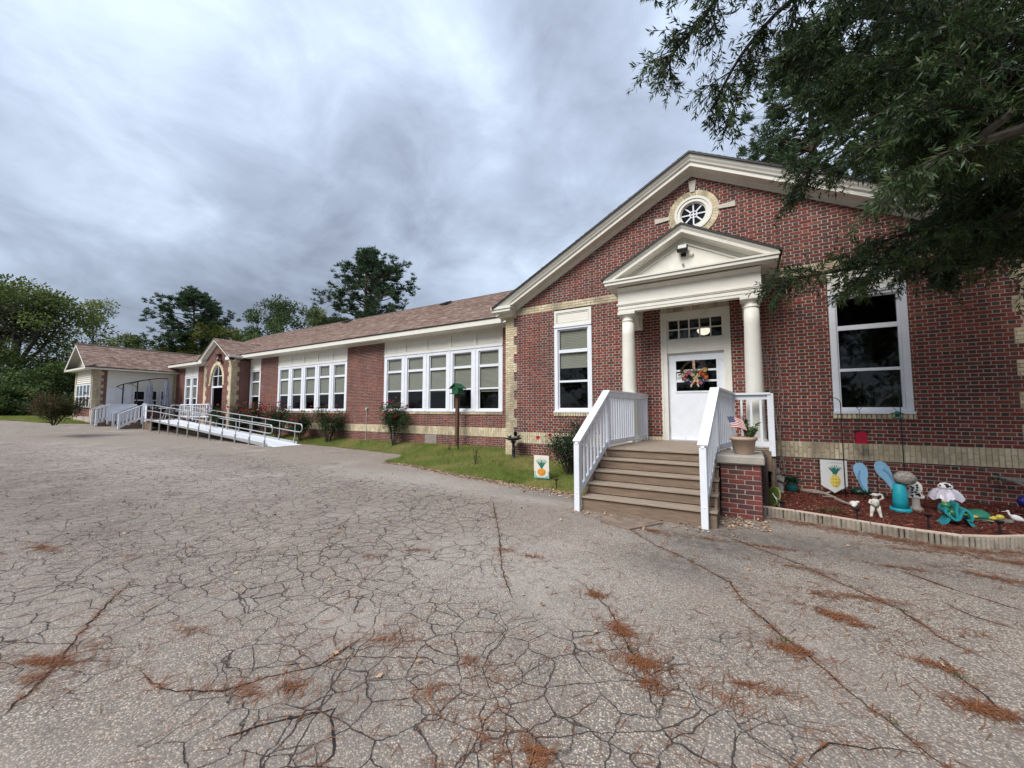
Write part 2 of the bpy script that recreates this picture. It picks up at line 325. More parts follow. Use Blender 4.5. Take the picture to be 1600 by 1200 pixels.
# ---- long open cracks: flat jagged dark ribbons laid just above the lot
CR=[[(980,825),(1025,852),(1080,877),(1140,910),(1165,945),(1225,995),(1280,1040),(1345,1095),(1395,1132),(1450,1180),(1500,1215)],
 [(1125,835),(1250,882),(1325,917),(1410,955),(1475,1000),(1545,1032)],
 [(915,917),(950,950),(965,975),(990,1025),(1020,1060),(1040,1100)],
 [(1465,1025),(1500,1060),(1540,1090),(1600,1138)],
 [(1262,1190),(1275,1172),(1300,1162),(1340,1170),(1395,1172),(1445,1180)],
 [(1470,940),(1525,965),(1605,988)],
 [(-10,1130),(60,1070),(115,1005),(135,980),(170,940),(205,910)],
 [(215,1050),(260,1080),(350,1080),(415,1060),(500,1040),(560,1000)],
 [(770,783),(780,835),(784,890),(800,935)],
 [(1400,890),(1500,925),(1600,955)],
 [(330,1160),(420,1130),(520,1110),(520,1180),(490,1210)]]
cme=[];crnd=random.Random(3)
for pl in CR:
    P=[Vector(onZ(u,v)[:2]) for u,v in pl]; Q=[]
    for a,b in zip(P,P[1:]):
        k=max(2,int((b-a).length/.05))
        for i in range(k): Q.append(a.lerp(b,i/k)+Vector((crnd.gauss(0,.007),crnd.gauss(0,.007))))
    Q.append(P[-1]); Lf=[];Rt=[]
    for i,p in enumerate(Q):
        d=(Q[min(i+1,len(Q)-1)]-Q[max(i-1,0)]).normalized(); nrm=Vector((-d.y,d.x)); wd=(.003+.009*abs(mnoise.noise(Vector((p.x*3,p.y*3,1)))))*min(1,(i+1)/4,(len(Q)-i)/4)
        Lf.append(p+nrm*wd); Rt.append(p-nrm*wd)
    mbv=[];
    for i in range(len(Q)-1):
        for p in (Lf[i],Rt[i],Rt[i+1],Lf[i+1]): cme.append((p.x,p.y,G(p.x,min(p.y,7))+.004))
link('open_crack',fast_mesh('open_crack',cme,4),lot,mat('crack_dark',(.022,.019,.017),.95,.3,20),kind='stuff')
# ---- lawn
lx=np.unique(np.round(np.concatenate([np.arange(-70,-38,1.5),np.arange(-38,-20,.4),np.arange(-20,-2.6,.15)]),3))
le=np.interp(lx,xs,EY)-.03; lt=np.linspace(0,1,16)**1.4; wl=np.where(lx>-6.2,9.98,np.where(lx>-34.8,11.75,13.0))
AX=np.repeat(lx[:,None],16,1); AY=le[:,None]+(wl-le)[:,None]*lt[None,:]; AZ=ghgt(AX,AY)+.010
link('lawn',grid_mesh('lawn',AX,AY,AZ),None,GRASSG,kind='structure')
def scatter(n,x0,x1,yf0,yf1):
    x=rng.uniform(x0,x1,n); y0=yf0(x); y1=yf1(x); y=y0+(y1-y0)*rng.random(n); return x,y
def blades(x,y,z,h,wd,cols,lean=.5):
    n=len(x); a=rng.uniform(0,2*np.pi,n); b=rng.uniform(0,2*np.pi,n); ln=rng.random(n)*lean
    hx=np.cos(a)*wd/2; hy=np.sin(a)*wd/2
    p0=np.stack([x-hx,y-hy,z],-1); p1=np.stack([x+hx,y+hy,z],-1); p2=np.stack([x+np.cos(b)*h*ln,y+np.sin(b)*h*ln,z+h*np.sqrt(1-np.minimum(ln,.95)**2)],-1)
    return np.stack([p0,p1,p2],1).reshape(-1,3)
edge_f=lambda x:np.interp(x,xs,EY)-.02
wall_f=lambda x:np.where(x>-6.16,9.9,11.6)
def grass_cols(n,x,y):
    k=np.array([mnoise.noise(Vector((a*.9,b*.9,0))) for a,b in zip(x,y)])[:,None]; r=rng.random((n,1))
    c=np.array([.14,.185,.035])*(1-r)+np.array([.27,.33,.075])*r; d=np.array([.42,.35,.14]); t=np.clip(k*1.3+.18+.25*(rng.random((n,1))-.5),0,.8); return c*(1-t)+d*t
GV=[];GC=[]
for n,x0,x1,hh,ww in ((80000,-10.6,-2.62,.075,.006),(26000,-20,-10.3,.07,.009),(15000,-34,-20,.09,.015),(16000,-52,-35.3,.10,.022)):
    x,y=scatter(n,x0,x1,edge_f,(lambda q:np.where(q<-35,7.2,wall_f(q)))); z=ghgt(x,y)
    GV.append(blades(x,y,z,hh*rng.uniform(.5,1.6,n),ww,None,.75)); GC.append(grass_cols(n,x,y))
for (u,v) in ((1225,1000),(1228,1004),(1500,1058),(985,1015),(1080,876),(1330,918),(170,942),(780,838),(1395,1130),(1410,955)):
    c=onZ(u,v); n=26; x=rng.normal(c[0],.02,n); y=rng.normal(c[1],.02,n); GV.append(blades(x,y,ghgt(x,np.minimum(y,7)),rng.uniform(.015,.05,n),.004,None,.95)); GC.append(np.tile([.10,.12,.03],(n,1))*rng.uniform(.7,1.3,(n,1)))
for k in range(90):                       # taller tufts and flat broad weeds
    cx=rng.uniform(-10,-2.9); cy=float(edge_f(cx))+rng.random()*(float(wall_f(np.array(cx)))-float(edge_f(cx))); n=30; x=rng.normal(cx,.05,n); y=rng.normal(cy,.05,n); GV.append(blades(x,y,ghgt(x,y),rng.uniform(.06,.17,n),.008,None,.8)); GC.append(np.tile([.09,.14,.03] if k%3 else [.30,.24,.11],(n,1))*rng.uniform(.7,1.3,(n,1)))
GRASSB=mat('grass_blade',rough=.75,var=.1,scale=3,attr=True,trans=.3)
link('lawn_grass',fast_mesh('lawn_grass',np.concatenate(GV),3,np.concatenate(GC)),None,GRASSB,kind='stuff',label='short patchy green grass between the cracked lot and brick wall',category='grass')
# ---- pine needles, fallen leaves
def needles(cx,cy,sx,sy,ang,n,L0=.13,zt=.012):
    hv=np.where(rng.random(n)<.4,2.6,.7); px=rng.normal(0,sx,n)*hv;py=rng.normal(0,sy,n)*hv*(1+.8*np.sin(px*9/max(sx,.02)*.4));x=cx+px*math.cos(ang)-py*math.sin(ang);y=cy+px*math.sin(ang)+py*math.cos(ang)
    a=rng.uniform(0,np.pi,n)*.8+ang; l=L0*rng.uniform(.5,1.1,n)/2; wd=.0016
    z=ghgt(x,np.minimum(y,7.0))+.003+zt*rng.random(n)
    dx=np.cos(a)*l;dy=np.sin(a)*l;ox=-np.sin(a)*wd;oy=np.cos(a)*wd; dz=rng.normal(0,.004,n)
    V=np.stack([np.stack([x-dx-ox,y-dy-oy,z],-1),np.stack([x-dx+ox,y-dy+oy,z],-1),np.stack([x+dx+ox,y+dy+oy,z+dz],-1),np.stack([x+dx-ox,y+dy-oy,z+dz],-1)],1).reshape(-1,3)
    return V
NV=[]
CL=[(1310,965,.26,.09,600),(1350,935,.4,.05,360),(1285,930,.16,.07,160),(930,930,.12,.04,200),(970,985,.12,.06,360),(1000,1035,.14,.06,360),(1015,1070,.12,.08,140),(1235,1015,.15,.06,420),(1540,1110,.14,.06,420),(1460,1040,.16,.04,170),(75,1035,.30,.035,420),(48,1062,.16,.03,120),(150,1010,.2,.06,60),(70,857,.4,.09,420),(840,1180,.12,.06,240),(760,1150,.25,.15,130),(1020,830,.35,.07,320),(960,815,.3,.06,320),(1105,842,.3,.05,160),(1200,855,.4,.05,300),(1260,890,.5,.06,240),(1410,888,.4,.05,260),(1560,905,.4,.08,500),(1585,880,.3,.1,500),(580,870,.25,.1,110),(650,860,.3,.06,110),(460,1075,.2,.07,160),(380,1080,.2,.05,120),(300,985,.2,.05,90),(740,1040,.3,.15,170),(610,1000,.25,.08,170),(680,1085,.2,.12,130),(1180,1075,.3,.06,200),(1140,1095,.3,.06,120),(600,715,.5,.1,100),(830,870,.2,.06,150),(790,860,.15,.08,120),(1430,860,.5,.06,300),(200,870,.5,.12,90),(1500,985,.3,.05,60)]
for u,v,sx,sy,n in CL:
    c=onZ(u,v); sx*=.5; sy*=.6; n=int(n*.5); NV.append(needles(c[0],c[1],sx,sy,rng.uniform(-.5,.2) if u>700 else rng.uniform(.1,.6),n))
for pl,dens in zip(CR,(150,150,170,120,90,70,140,120,90,80,70)):     # caught along the cracks
    P=[onZ(*q) for q in pl]
    for a,b in zip(P,P[1:]):
        d=math.hypot(b[0]-a[0],b[1]-a[1]); NV.append(needles((a[0]+b[0])/2,(a[1]+b[1])/2,d/3.2,.018,math.atan2(b[1]-a[1],b[0]-a[0]),int(dens*d*.55),.09))
n=4200; x=rng.uniform(-8,4.5,n); y=rng.uniform(.8,6.6,n)                  # stray needles
for i in range(0,n,3): NV.append(needles(x[i],y[i],.03,.03,rng.uniform(0,3),int(rng.integers(1,4)),.13,.004))
x=rng.uniform(.3,3.4,240)
for xx in x: NV.append(needles(xx,float(np.interp(xx,[.2,1.0,2.1,2.9,3.5],[7.4,7.22,6.9,7.2,7.6]))-abs(rng.normal(.05,.14)),.08,.04,rng.uniform(-.4,.3),9))
NV=np.concatenate(NV); nn=len(NV)//4; r=rng.random((nn,1)); nc=np.array([.12,.038,.016])*(1-r)+np.array([.27,.11,.046])*r; nc[rng.random(nn)<.15]=(.13,.06,.03)
link('pine_needle_litter',fast_mesh('pine_needle_litter',NV,4,nc),None,mat('dry_needle',rough=.8,var=.1,scale=5,attr=True),kind='stuff',label='rust brown pine needles caught in drifts on the cracked lot',category='pine needles')
def leaf_quads(x,y,z,s,cols=None):
    n=len(x); a=rng.uniform(0,2*np.pi,n); t=rng.normal(0,.45,n); d=np.stack([np.cos(a),np.sin(a),t*.5],-1)*s[:,None]; q=np.stack([-np.sin(a),np.cos(a),rng.normal(0,.5,n)],-1)*s[:,None]*.32
    c=np.stack([x,y,z],-1); up=np.zeros((n,3)); up[:,2]=s*.18
    return np.stack([c-d*.5,c+q-up*.3,c+d*.5+up*.4,c-q-up*.3],1).reshape(-1,3)
n=2600; x=rng.uniform(-9.9,-2.7,n); y=edge_f(x)-.04-np.abs(rng.normal(0,.10,n))*np.interp(x,[-10,-6,-3],[.7,1.2,1.9]); 
x2=rng.uniform(-2.6,-.1,160);y2=rng.uniform(5.9,6.35,160); x3=rng.uniform(-.35,.25,200); y3=rng.uniform(6.45,7.05,200); x4=rng.uniform(-12,4,350); y4=rng.uniform(1.5,8,350)
k=np.where(y4<edge_f(x4)-.05)[0]; x=np.concatenate([x,x2,x3,x4[k]]);y=np.concatenate([y,y2,y3,y4[k]])
z=ghgt(x,np.minimum(y,7))+.012+.02*rng.random(len(x)); LV=leaf_quads(x,y,z,rng.uniform(.022,.055,len(x))); r=rng.random((len(x),1)); lc=np.array([.28,.16,.09])*(1-r)+np.array([.50,.36,.24])*r; lc[rng.random(len(x))<.3]=(.16,.09,.05)
link('fallen_leaves',fast_mesh('fallen_leaves',LV,4,lc),None,mat('dry_leaf',rough=.8,var=.15,scale=12,attr=True),kind='stuff',label='dry tan leaves strewn along the edge of the grass',category='leaves')
# ================================================================ SCHOOL BUILDING
BLD=thing('school_building','long single storey red brick schoolhouse with cream trim and brown shingle roof','building',(-.9,9.92,0))
B=rel(BLD)
XC=-.9; YW=9.92; YM=11.65; DZ=.068; SL=.54
brnd=random.Random(11)
def red_s():
    r=brnd.random()
    if r<.12: c=(.125,.040,.036)
    elif r<.22: c=(.225,.075,.046)
    else: c=(.185,.042,.029)
    k=brnd.uniform(.8,1.2); return tuple(v*k for v in c)
def red_h():
    r=brnd.random()
    if r<.72: c=(.070,.050,.040)
    elif r<.86: c=(.115,.050,.043)
    else: c=(.19,.05,.04)
    k=brnd.uniform(.75,1.25); return tuple(v*k for v in c)
def yel():
    c=brnd.choice([(.62,.53,.35),(.58,.49,.32),(.66,.58,.40),(.54,.46,.30)]); k=brnd.uniform(.92,1.06); return tuple(v*k for v in c)
def bverts(a,b,z0,z1,P,d=.008,c=.004):
    f=[P(a+c,z0+c,d),P(b-c,z0+c,d),P(b-c,z1-c,d),P(a+c,z1-c,d)]; k=[P(a,z0,-.002),P(b,z0,-.002),P(b,z1,-.002),P(a,z1,-.002)]
    return f+k
BF=[(0,1,2,3),(4,5,1,0),(5,6,2,1),(6,7,3,2),(7,4,0,3)]
def cut(iv,x0,x1):
    o=[]
    for a,b in iv:
        if x1<=a or x0>=b: o.append((a,b))
        else:
            if x0>a:o.append((a,x0))
            if x1<b:o.append((x1,b))
    return o
def lay(P,zlo,zhi,region,mort,bricks,ybricks=None,keep=None,thin=1):
    """P(u,v,n)->point.  region(z)->(red intervals, yellow intervals)."""
    i=0; z=zlo; ph=0
    while z<zhi-1e-6:
        zt=min(z+DZ,zhi); zc_=(z+zt)/2; red,ye=region(zc_)
        for a,b in red+ye:
            mort.add([P(a,z,0),P(b,z,0),P(b,zt,0),P(a,zt,0)],[(0,1,2,3)])
        off=.16*(i%2)+brnd.uniform(-.004,.004)
        for a,b in red:
            k=math.floor((a-off)/.32)-1
            while True:
                s0=off+k*.32
                if s0>b: break
                for u0,u1,hd in ((s0,s0+.209,0),(s0+.220,s0+.309,1)):
                    u0,u1=max(u0,a),min(u1,b)
                    if u1-u0>.025:
                        jz=brnd.uniform(-.0012,.0012); V=bverts(u0+brnd.uniform(0,.002),u1-brnd.uniform(0,.002),z+.0057+jz,zt-.0057+jz,P,.008+brnd.uniform(-.0015,.0025)); c=red_h() if hd else red_s()
                        if keep is not None and keep(u0,u1,z): keep.lst.append((u0,u1,z,hd,c,V))
                        else: bricks.add(V,BF,c)
                k+=1
        for a,b in ye:
            off=.105*(i%2); k=math.floor((a-off)/.21)-1
            while True:
                s0=off+k*.21
                if s0>b:break
                u0,u1=max(s0,a),min(s0+.201,b)
                if u1-u0>.02: (ybricks or bricks).add(bverts(u0,u1,z+.004,zt-.004,P,.010),BF,yel())
                k+=1
        z+=DZ;i+=1
def soldier(P,a,b,z0,z1,mb,mort,proud=.016,rows='mix',pw=.072):
    mort.add([P(a,z0,.004),P(b,z0,.004),P(b,z1,.004),P(a,z1,.004)],[(0,1,2,3)])
    k=0;u=a
    while u<b-.01:
        e=min(u+pw-.008,b); h=z1-z0
        sp={'one':[0,1],'mix':[0,.36,1] if k%2 else [0,.64,1]}[rows]
        for s0,s1 in zip(sp,sp[1:]): mb.add(bverts(u,e,z0+h*s0+.004,z0+h*s1-.004,P,proud),BF,yel())
        u+=pw;k+=1
PW=lambda u,v,n:(u,YW-n,v)
PM=lambda u,v,n:(u,YM-n,v)
# ---------------- gable wall of the near wing
X0,X1=-6.16,4.36
WL=(-4.54,-3.45); WR=(1.53,2.68); DR=(-1.68,-.22); RW=(-.89,6.36)
def wing_region(z):
    if z<4.49: a,b=X0,X1
    else:
        hw=(7.33-z)/SL+.05; a,b=max(X0,XC-hw),min(X1,XC+hw)
        if b<=a: return [],[]
    if 4.49<z<4.69: return [],[(a,b)]
    iv=[(a,b)]; ye=[]
    if z<4.49:
        q=.40 if int((z+.2)/(4*DZ))%2 else .29
        ye=[(X0,X0+q),(X1-q,X1)]; iv=[(X0+q,X1-q)]
        if .70<z<1.03: return [],ye
        for w in (WL,WR):
            if 1.50<z: iv=cut(iv,*w)
        if z>.5: iv=cut(iv,*DR)
    d=.56**2-(z-RW[1])**2
    if d>0: iv=cut(iv,RW[0]-math.sqrt(d),RW[0]+math.sqrt(d))
    return iv,ye
mo,br,yb=MB(),MB(),MB()
class Keep:
    lst=[]
    def __call__(s,a,b,z): return a>.75 and b<3.95 and 1.03<z<3.4
keep=Keep()
lay(PW,-.2,7.30,wing_region,mo,br,yb,keep)
for a,b in ((X0+.40,DR[0]),(DR[1],X1-.4)): soldier(PW,a,b,.70,1.03,yb,mo)
for w in (WL,WR): soldier(PW,w[0]-.02,w[1]+.02,1.50,1.60,yb,mo,.035,'one')
soldier(PW,DR[0],DR[1],4.02,4.488,yb,mo,.006,'mix')
ww=B('gable_wall',mo,MORT,BLD)
def dist(q): return math.hypot(math.hypot((q[0]+q[1])/2,YW),(q[2]-HC))
keep.lst.sort(key=dist); PROT={}
for q in keep.lst[300:]: br.add(q[5],BF,q[4])
bcount=0
for u0,u1,z,hd,c,V in keep.lst[:300]:
    ln=round(u1-u0,3); full=(.19<ln<.22 and not hd) or (.085<ln<.1 and hd)
    key=(hd,brnd.randrange(9)) if full else ('c',bcount)
    if key not in PROT:
        cx,cz=(u0+u1)/2,z+DZ/2; half=(.1035 if not hd else .0435) if full else (u1-u0)/2
        Pl=lambda u,v,n:(u,-n,v); me=mesh_np('brick',bverts(-half,half,-DZ/2+.0057,DZ/2-.0057,Pl,.008+brnd.uniform(-.001,.002)),BF,[c]*5); me.materials.append(BRICK); PROT[key]=me
    o=link('brick',PROT[key],ww); o.location=((u0+u1)/2-B.o.x,YW-B.o.y,z+DZ/2); bcount+=1
B('red_brickwork',br,BRICK,ww,kind='stuff'); B('yellow_brickwork',yb,BRICK,ww,kind='stuff')
# ---------------- main wall
WIN1=(-13.5,-7.36); WIN2=(-22.0,-16.06); WIN3=(-25.0,-23.85); WIN4=(-34.1,-32.0)
def main_region(z):
    if .70<z<1.03: return [],[]
    iv=[(-35.6,-5.9)]
    if z>1.5:
        for w in (WIN1,WIN2,WIN3,WIN4): iv=cut(iv,*w)
    iv=cut(iv,-28.6,-25.15); return iv,[]
mo,br,yb=MB(),MB(),MB()
lay(PM,-.2,4.62,main_region,mo,br,yb)
for a,b in ((-25.15,-5.9),(-35.6,-28.6)): soldier(PM,a,b,.70,1.03,yb,mo)
for w in (WIN1,WIN2,WIN3,WIN4): soldier(PM,w[0]-.02,w[1]+.02,1.50,1.60,yb,mo,.035,'one')
mw=B('long_wall',mo,MORT,BLD); B('red_brickwork',br,BRICK,mw,kind='stuff'); B('yellow_brickwork',yb,BRICK,mw,kind='stuff')
# foundation vent
mb=MB(); mb.box(-11.03,-10.41,YM-.03,YM,.33,.69)
for k in range(5): mb.box(-10.98,-10.46,YM-.036,YM-.03,.37+k*.06,.40+k*.06)
B('foundation_vent',mb,mat('vent_metal',(.27,.23,.20),.6,.1,6),BLD)
mb=MB(); mb.cbox(-14.62,-14.54,YM-.07,YM-.008,1.66,1.76,.01); mb.tube([(-14.58,YM-.03,1.7),(-14.58,YM-.03,.25)],.012,6); B('electrical_outlet_box',mb,mat('outlet_grey',(.5,.5,.5),.5,.05,9),BLD)
# ---------------- windows
def fr(mb,x0,x1,y0,y1,z0,z1,t,b=None):       # rectangular ring facing -Y
    b=b or t
    mb.box(x0,x0+t,y0,y1,z0,z1); mb.box(x1-t,x1,y0,y1,z0,z1); mb.box(x0+t,x1-t,y0,y1,z1-t,z1); mb.box(x0+t,x1-t,y0,y1,z0,z0+b)
def window(x0,x1,Y,z0=1.60,z1=4.02,j=.10,blind=(1,1,0),panel_top=4.46,rails=(3.30,2.46),panel=True):
    mb=MB(); fr(mb,x0,x1,Y-.012,Y+.10,z0,z1,j,.09); mb.box(x0-.015,x1+.015,Y-.05,Y-.0121,z0,z0+.05)
    if panel: mb.box(x0-.005,x1+.005,Y-.035,Y-.0122,z1-.045,z1+.012)
    wdw=B('window',mb,WHITE,BLD)
    if panel:
        mb=MB(); mb.box(x0,x1,Y+.015,Y+.06,z1+.0125,panel_top); fr(mb,x0,x1,Y-.012,Y+.0149,z1+.0125,panel_top,.07); fr(mb,x0+.085,x1-.085,Y+.002,Y+.0148,z1+.095,panel_top-.085,.018); B('panel',mb,CREAM,wdw)
    g0,g1=x0+j,x1-j; zs=[z0+.09,rails[1],rails[0],z1-j]
    mb=MB(); fr(mb,g0,g1,Y+.035,Y+.085,z0+.09,z1-j,.035); mb.box(g0+.035,g1-.035,Y+.02,Y+.09,rails[0]-.045,rails[0]+.045); mb.box(g0+.035,g1-.035,Y+.03,Y+.088,rails[1]-.028,rails[1]+.028); B('sash',mb,WHITE,wdw)
    for k,(a,b) in enumerate(((zs[0]+.035,zs[1]-.028),(zs[1]+.028,zs[2]-.045),(zs[2]+.045,zs[3]-.035))):
        mb=MB(); mb.box(g0+.036,g1-.036,Y+.058,Y+.062,a+.001,b-.001); B('pane',mb,GLASS,wdw)
        if blind[2-k]:
            mb=MB(); zz=b; lo=b-(b-a)*(blind[2-k])
            kk=0
            while zz>lo+.02:
                mb.add([(g0+.045,Y+.10,zz),(g1-.045,Y+.10,zz),(g1-.045,Y+.088,zz-.045),(g0+.045,Y+.088,zz-.045)],[(0,1,2,3)]); zz-=.045
            mb.box(g0+.045,g1-.045,Y+.092,Y+.105,lo-.005,lo+.02); B('blind',mb,BLIND,wdw)
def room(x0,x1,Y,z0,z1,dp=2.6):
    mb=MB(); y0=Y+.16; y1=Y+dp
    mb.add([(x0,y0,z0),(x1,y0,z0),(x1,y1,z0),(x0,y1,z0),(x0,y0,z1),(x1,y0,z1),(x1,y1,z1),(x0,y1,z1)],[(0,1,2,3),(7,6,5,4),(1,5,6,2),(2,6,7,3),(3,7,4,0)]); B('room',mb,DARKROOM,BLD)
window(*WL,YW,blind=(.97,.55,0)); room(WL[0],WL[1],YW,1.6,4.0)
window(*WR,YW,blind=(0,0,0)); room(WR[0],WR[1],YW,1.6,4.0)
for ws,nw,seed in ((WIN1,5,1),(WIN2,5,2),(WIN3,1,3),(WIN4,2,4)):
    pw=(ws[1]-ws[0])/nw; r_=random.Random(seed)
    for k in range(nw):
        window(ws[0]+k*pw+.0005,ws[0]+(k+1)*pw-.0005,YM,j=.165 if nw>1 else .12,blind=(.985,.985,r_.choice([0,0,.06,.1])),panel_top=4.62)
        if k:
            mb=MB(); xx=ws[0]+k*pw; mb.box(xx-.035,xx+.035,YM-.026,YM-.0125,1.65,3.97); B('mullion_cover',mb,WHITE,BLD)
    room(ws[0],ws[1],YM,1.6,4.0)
# ---------------- door, transom
mb=MB(); x0,x1=DR; Y=YW+.10
mb.box(x0,x0+.125,YW-.02,Y+.05,.93,4.018); mb.box(x1-.125,x1,YW-.02,Y+.05,.93,4.018); mb.box(x0+.125,x1-.125,YW-.02,Y+.05,3.86,4.018); mb.box(x0+.125,x1-.125,YW+.0,Y+.05,3.03,3.34)
mb.box(x0-.012,x0+.03,YW-.034,YW-.0201,.95,4.018); mb.box(x1-.03,x1+.012,YW-.034,YW-.0201,.95,4.018); mb.box(x0+.12,x1-.12,YW-.016,YW-.0001,3.31,3.345); fr(mb,x0+.125,x1-.125,YW+.02,Y+.03,3.34,3.86,.035)
df=B('door_frame',mb,CREAM,BLD)
tx0,tx1,tz0,tz1=x0+.16,x1-.16,3.375,3.825
mb=MB()
for k in range(1,5): xx=tx0+(tx1-tx0)*k/5; mb.box(xx-.014,xx+.014,YW+.05,YW+.09,tz0,tz1)
mb.box(tx0,tx1,YW+.051,YW+.089,(tz0+tz1)/2-.013,(tz0+tz1)/2+.013); B('transom_bars',mb,CREAM,df)
for k in range(5):
    for m_ in range(2):
        a=tx0+(tx1-tx0)*k/5;zz=tz0+(tz1-tz0)*m_/2; mb=MB(); mb.box(a+.016,a+(tx1-tx0)/5-.016,YW+.068,YW+.072,zz+.015,zz+(tz1-tz0)/2-.015); B('pane',mb,GLASS,df)
mb=MB(); mb.box(x0+.1,x1-.1,YW-.06,Y+.1,.93,.965); B('threshold',mb,ALU,df)
dx0,dx1=x0+.128,x1-.128; dz0,dz1=.968,3.026; gx0,gx1,gz0,gz1=-1.395,-.495,2.10,2.86
mb=MB(); mb.box(dx0,gx0,Y-.03,Y+.02,dz0,dz1); mb.box(gx1,dx1,Y-.03,Y+.02,dz0,dz1); mb.box(gx0,gx1,Y-.03,Y+.02,dz0,gz0); mb.box(gx0,gx1,Y-.03,Y+.02,gz1,dz1)
for zz in (2.10,2.86): mb.box(gx0-.02,gx1+.02,Y-.042,Y-.0301,zz-.02,zz+.02)
mb.box(gx0-.02,gx0+.02,Y-.042,Y-.0301,2.121,2.839); mb.box(gx1-.02,gx1+.02,Y-.042,Y-.0301,2.121,2.839)
dr=B('entrance_door',mb,WHITE,BLD)
mb=MB()
for k in (1,2): zz=gz0+(gz1-gz0)*k/3; mb.box(gx0+.021,gx1-.021,Y-.036,Y+.01,zz-.022,zz+.022)
B('door_muntins',mb,WHITE,dr)
for k in range(3):
    a=gz0+(gz1-gz0)*k/3; mb=MB(); mb.box(gx0+.021,gx1-.021,Y-.008,Y-.004,a+.023,a+.23); B('pane',mb,GLASS,dr)
mb=MB(); mb.box(gx0+.03,gx0+.14,Y-.016,Y-.014,2.37,2.55); pn=B('paper_notice',mb,mat('paper',(.75,.76,.72),.8,.05,30),dr)
mb=MB(); 
for k in range(5): mb.box(gx0+.045,gx0+.125,Y-.0175,Y-.0165,2.395+k*.017,2.402+k*.017)
mb.box(gx0+.06,gx0+.11,Y-.0175,Y-.0165,2.49,2.53); B('notice_print',mb,mat('print_grey',(.12,.12,.13),.8,.1,50),dr)
mb=MB(); mb.blob((dx1-.07,Y-.08,1.95),(.03,.03,.03)); mb.tube([(dx1-.07,Y-.08,1.95),(dx1-.07,Y-.03,1.95)],.012); mb.box(dx1-.1,dx1-.04,Y-.034,Y-.0302,1.86,2.04); B('door_knob',mb,mat('brass',(.5,.38,.16),.3,.1,9,metal=.9),dr,True)
for zz in (1.2,2.8):
    mb=MB(); mb.tube([(dx0+.004,Y-.036,zz-.06),(dx0+.004,Y-.036,zz+.06)],.009,6); B('hinge',mb,ALU,dr)
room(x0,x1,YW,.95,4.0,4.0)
lamp=MB(); lc_=onY(1100,517,YW+1.3); lamp.lathe((lc_[0],lc_[1],lc_[2]),[(.02,-.11),(.09,-.09),(.15,-.03),(.17,.03),(.15,.05)],20)
em=bpy.data.materials.new('lamp_glow'); em.use_nodes=True; n_,l_,b_=nodes_of(em); b_.inputs['Base Color'].default_value=(.8,.75,.65,1); b_.inputs['Emission Color'].default_value=(1,.93,.8,1); b_.inputs['Emission Strength'].default_value=.55
HL=thing('hall_ceiling_light','lit frosted bowl lamp seen through the transom above the white door','lamp',(lc_[0],lc_[1],lc_[2]-.11)); HB=rel(HL)
HB('glass_bowl',lamp,em,HL,True); mb=MB(); mb.tube([(lc_[0],lc_[1],lc_[2]+.05),(lc_[0],lc_[1],3.99)],.012,6); mb.lathe((lc_[0],lc_[1],3.965),[(.06,0),(.06,.025)],12); HB('stem',mb,BLACKM,HL)
# ---------------- round window
mb=MB(); cx,cz=RW
def ringY(mb,cx,cz,r0,r1,y0,y1,n=40,a0=0,a1=2*math.pi,gap=0,col=(1,1,1),sz=1.):
    for k in range(n):
        t0=a0+(a1-a0)*(k+gap)/n; t1=a0+(a1-a0)*(k+1-gap)/n
        V=[(cx+r*math.cos(t),y,cz+sz*r*math.sin(t)) for y in (y0,y1) for t in (t0,t1) for r in (r0,r1)]
        c=col() if callable(col) else col
        mb.add(V,[(0,1,3,2),(4,6,7,5),(0,4,5,1),(2,3,7,6),(1,5,7,3),(0,2,6,4)],c)
ringY(mb,cx,cz,.415,.555,YW-.014,YW+.01,44,gap=.03,col=yel)
rw=B('round_window',mb,BRICK,BLD)
mb=MB(); ringY(mb,cx,cz,.36,.414,YW-.03,YW+.08); ringY(mb,cx,cz,.29,.3605,YW-.012,YW+.10); ringY(mb,cx,cz,.265,.2905,YW+.02,YW+.1); B('round_frame',mb,CREAM,rw)
mb=MB(); ringY(mb,cx,cz,.07,.09,YW+.045,YW+.075,24)
for k in range(8):
    a=k*math.pi/4; mb.beam((cx+.085*math.cos(a),YW+.06,cz+.085*math.sin(a)),(cx+.27*math.cos(a),YW+.06,cz+.27*math.sin(a)),.03,.018,up=(0,1,0))
mb.beam((cx,YW+.06,cz-.07),(cx,YW+.06,cz+.07),.03,.014,up=(0,1,0)); mb.beam((cx-.07,YW+.0605,cz),(cx+.07,YW+.0605,cz),.03,.014,up=(0,1,0)); B('spokes',mb,WHITE,rw)
for k in range(8):
    mb=MB(); a0=k*math.pi/4; ps=[(cx+.28*math.cos(a0+t*math.pi/16),YW+.085,cz+.28*math.sin(a0+t*math.pi/16)) for t in range(5)]; mb.add([(cx,YW+.085,cz)]+ps,[(0,1,2,3,4,5)]); B('pane',mb,GLASS,rw)
mb=MB(); mb.box(cx-.3,cx+.3,YW+.5,YW+.52,cz-.3,cz+.3); ringY(mb,cx,cz,.29,.31,YW+.1,YW+.5); B('backing',mb,DARKROOM,rw)
KEY=mat('keystone',(.50,.47,.40),.85,.1,6,.3,60)
for pts in ([(cx-.05,cz+.52),(cx+.05,cz+.52),(cx+.085,cz+.80),(cx-.085,cz+.80)],[(cx+.52,cz-.04),(cx+.87,cz-.065),(cx+.87,cz+.065),(cx+.52,cz+.04)],[(cx-.52,cz-.04),(cx-.52,cz+.04),(cx-.87,cz+.065),(cx-.87,cz-.065)]):
    mb=MB(); mb.prism(pts,'y',YW-.035,YW+.0); B('keystone',mb,KEY,rw)
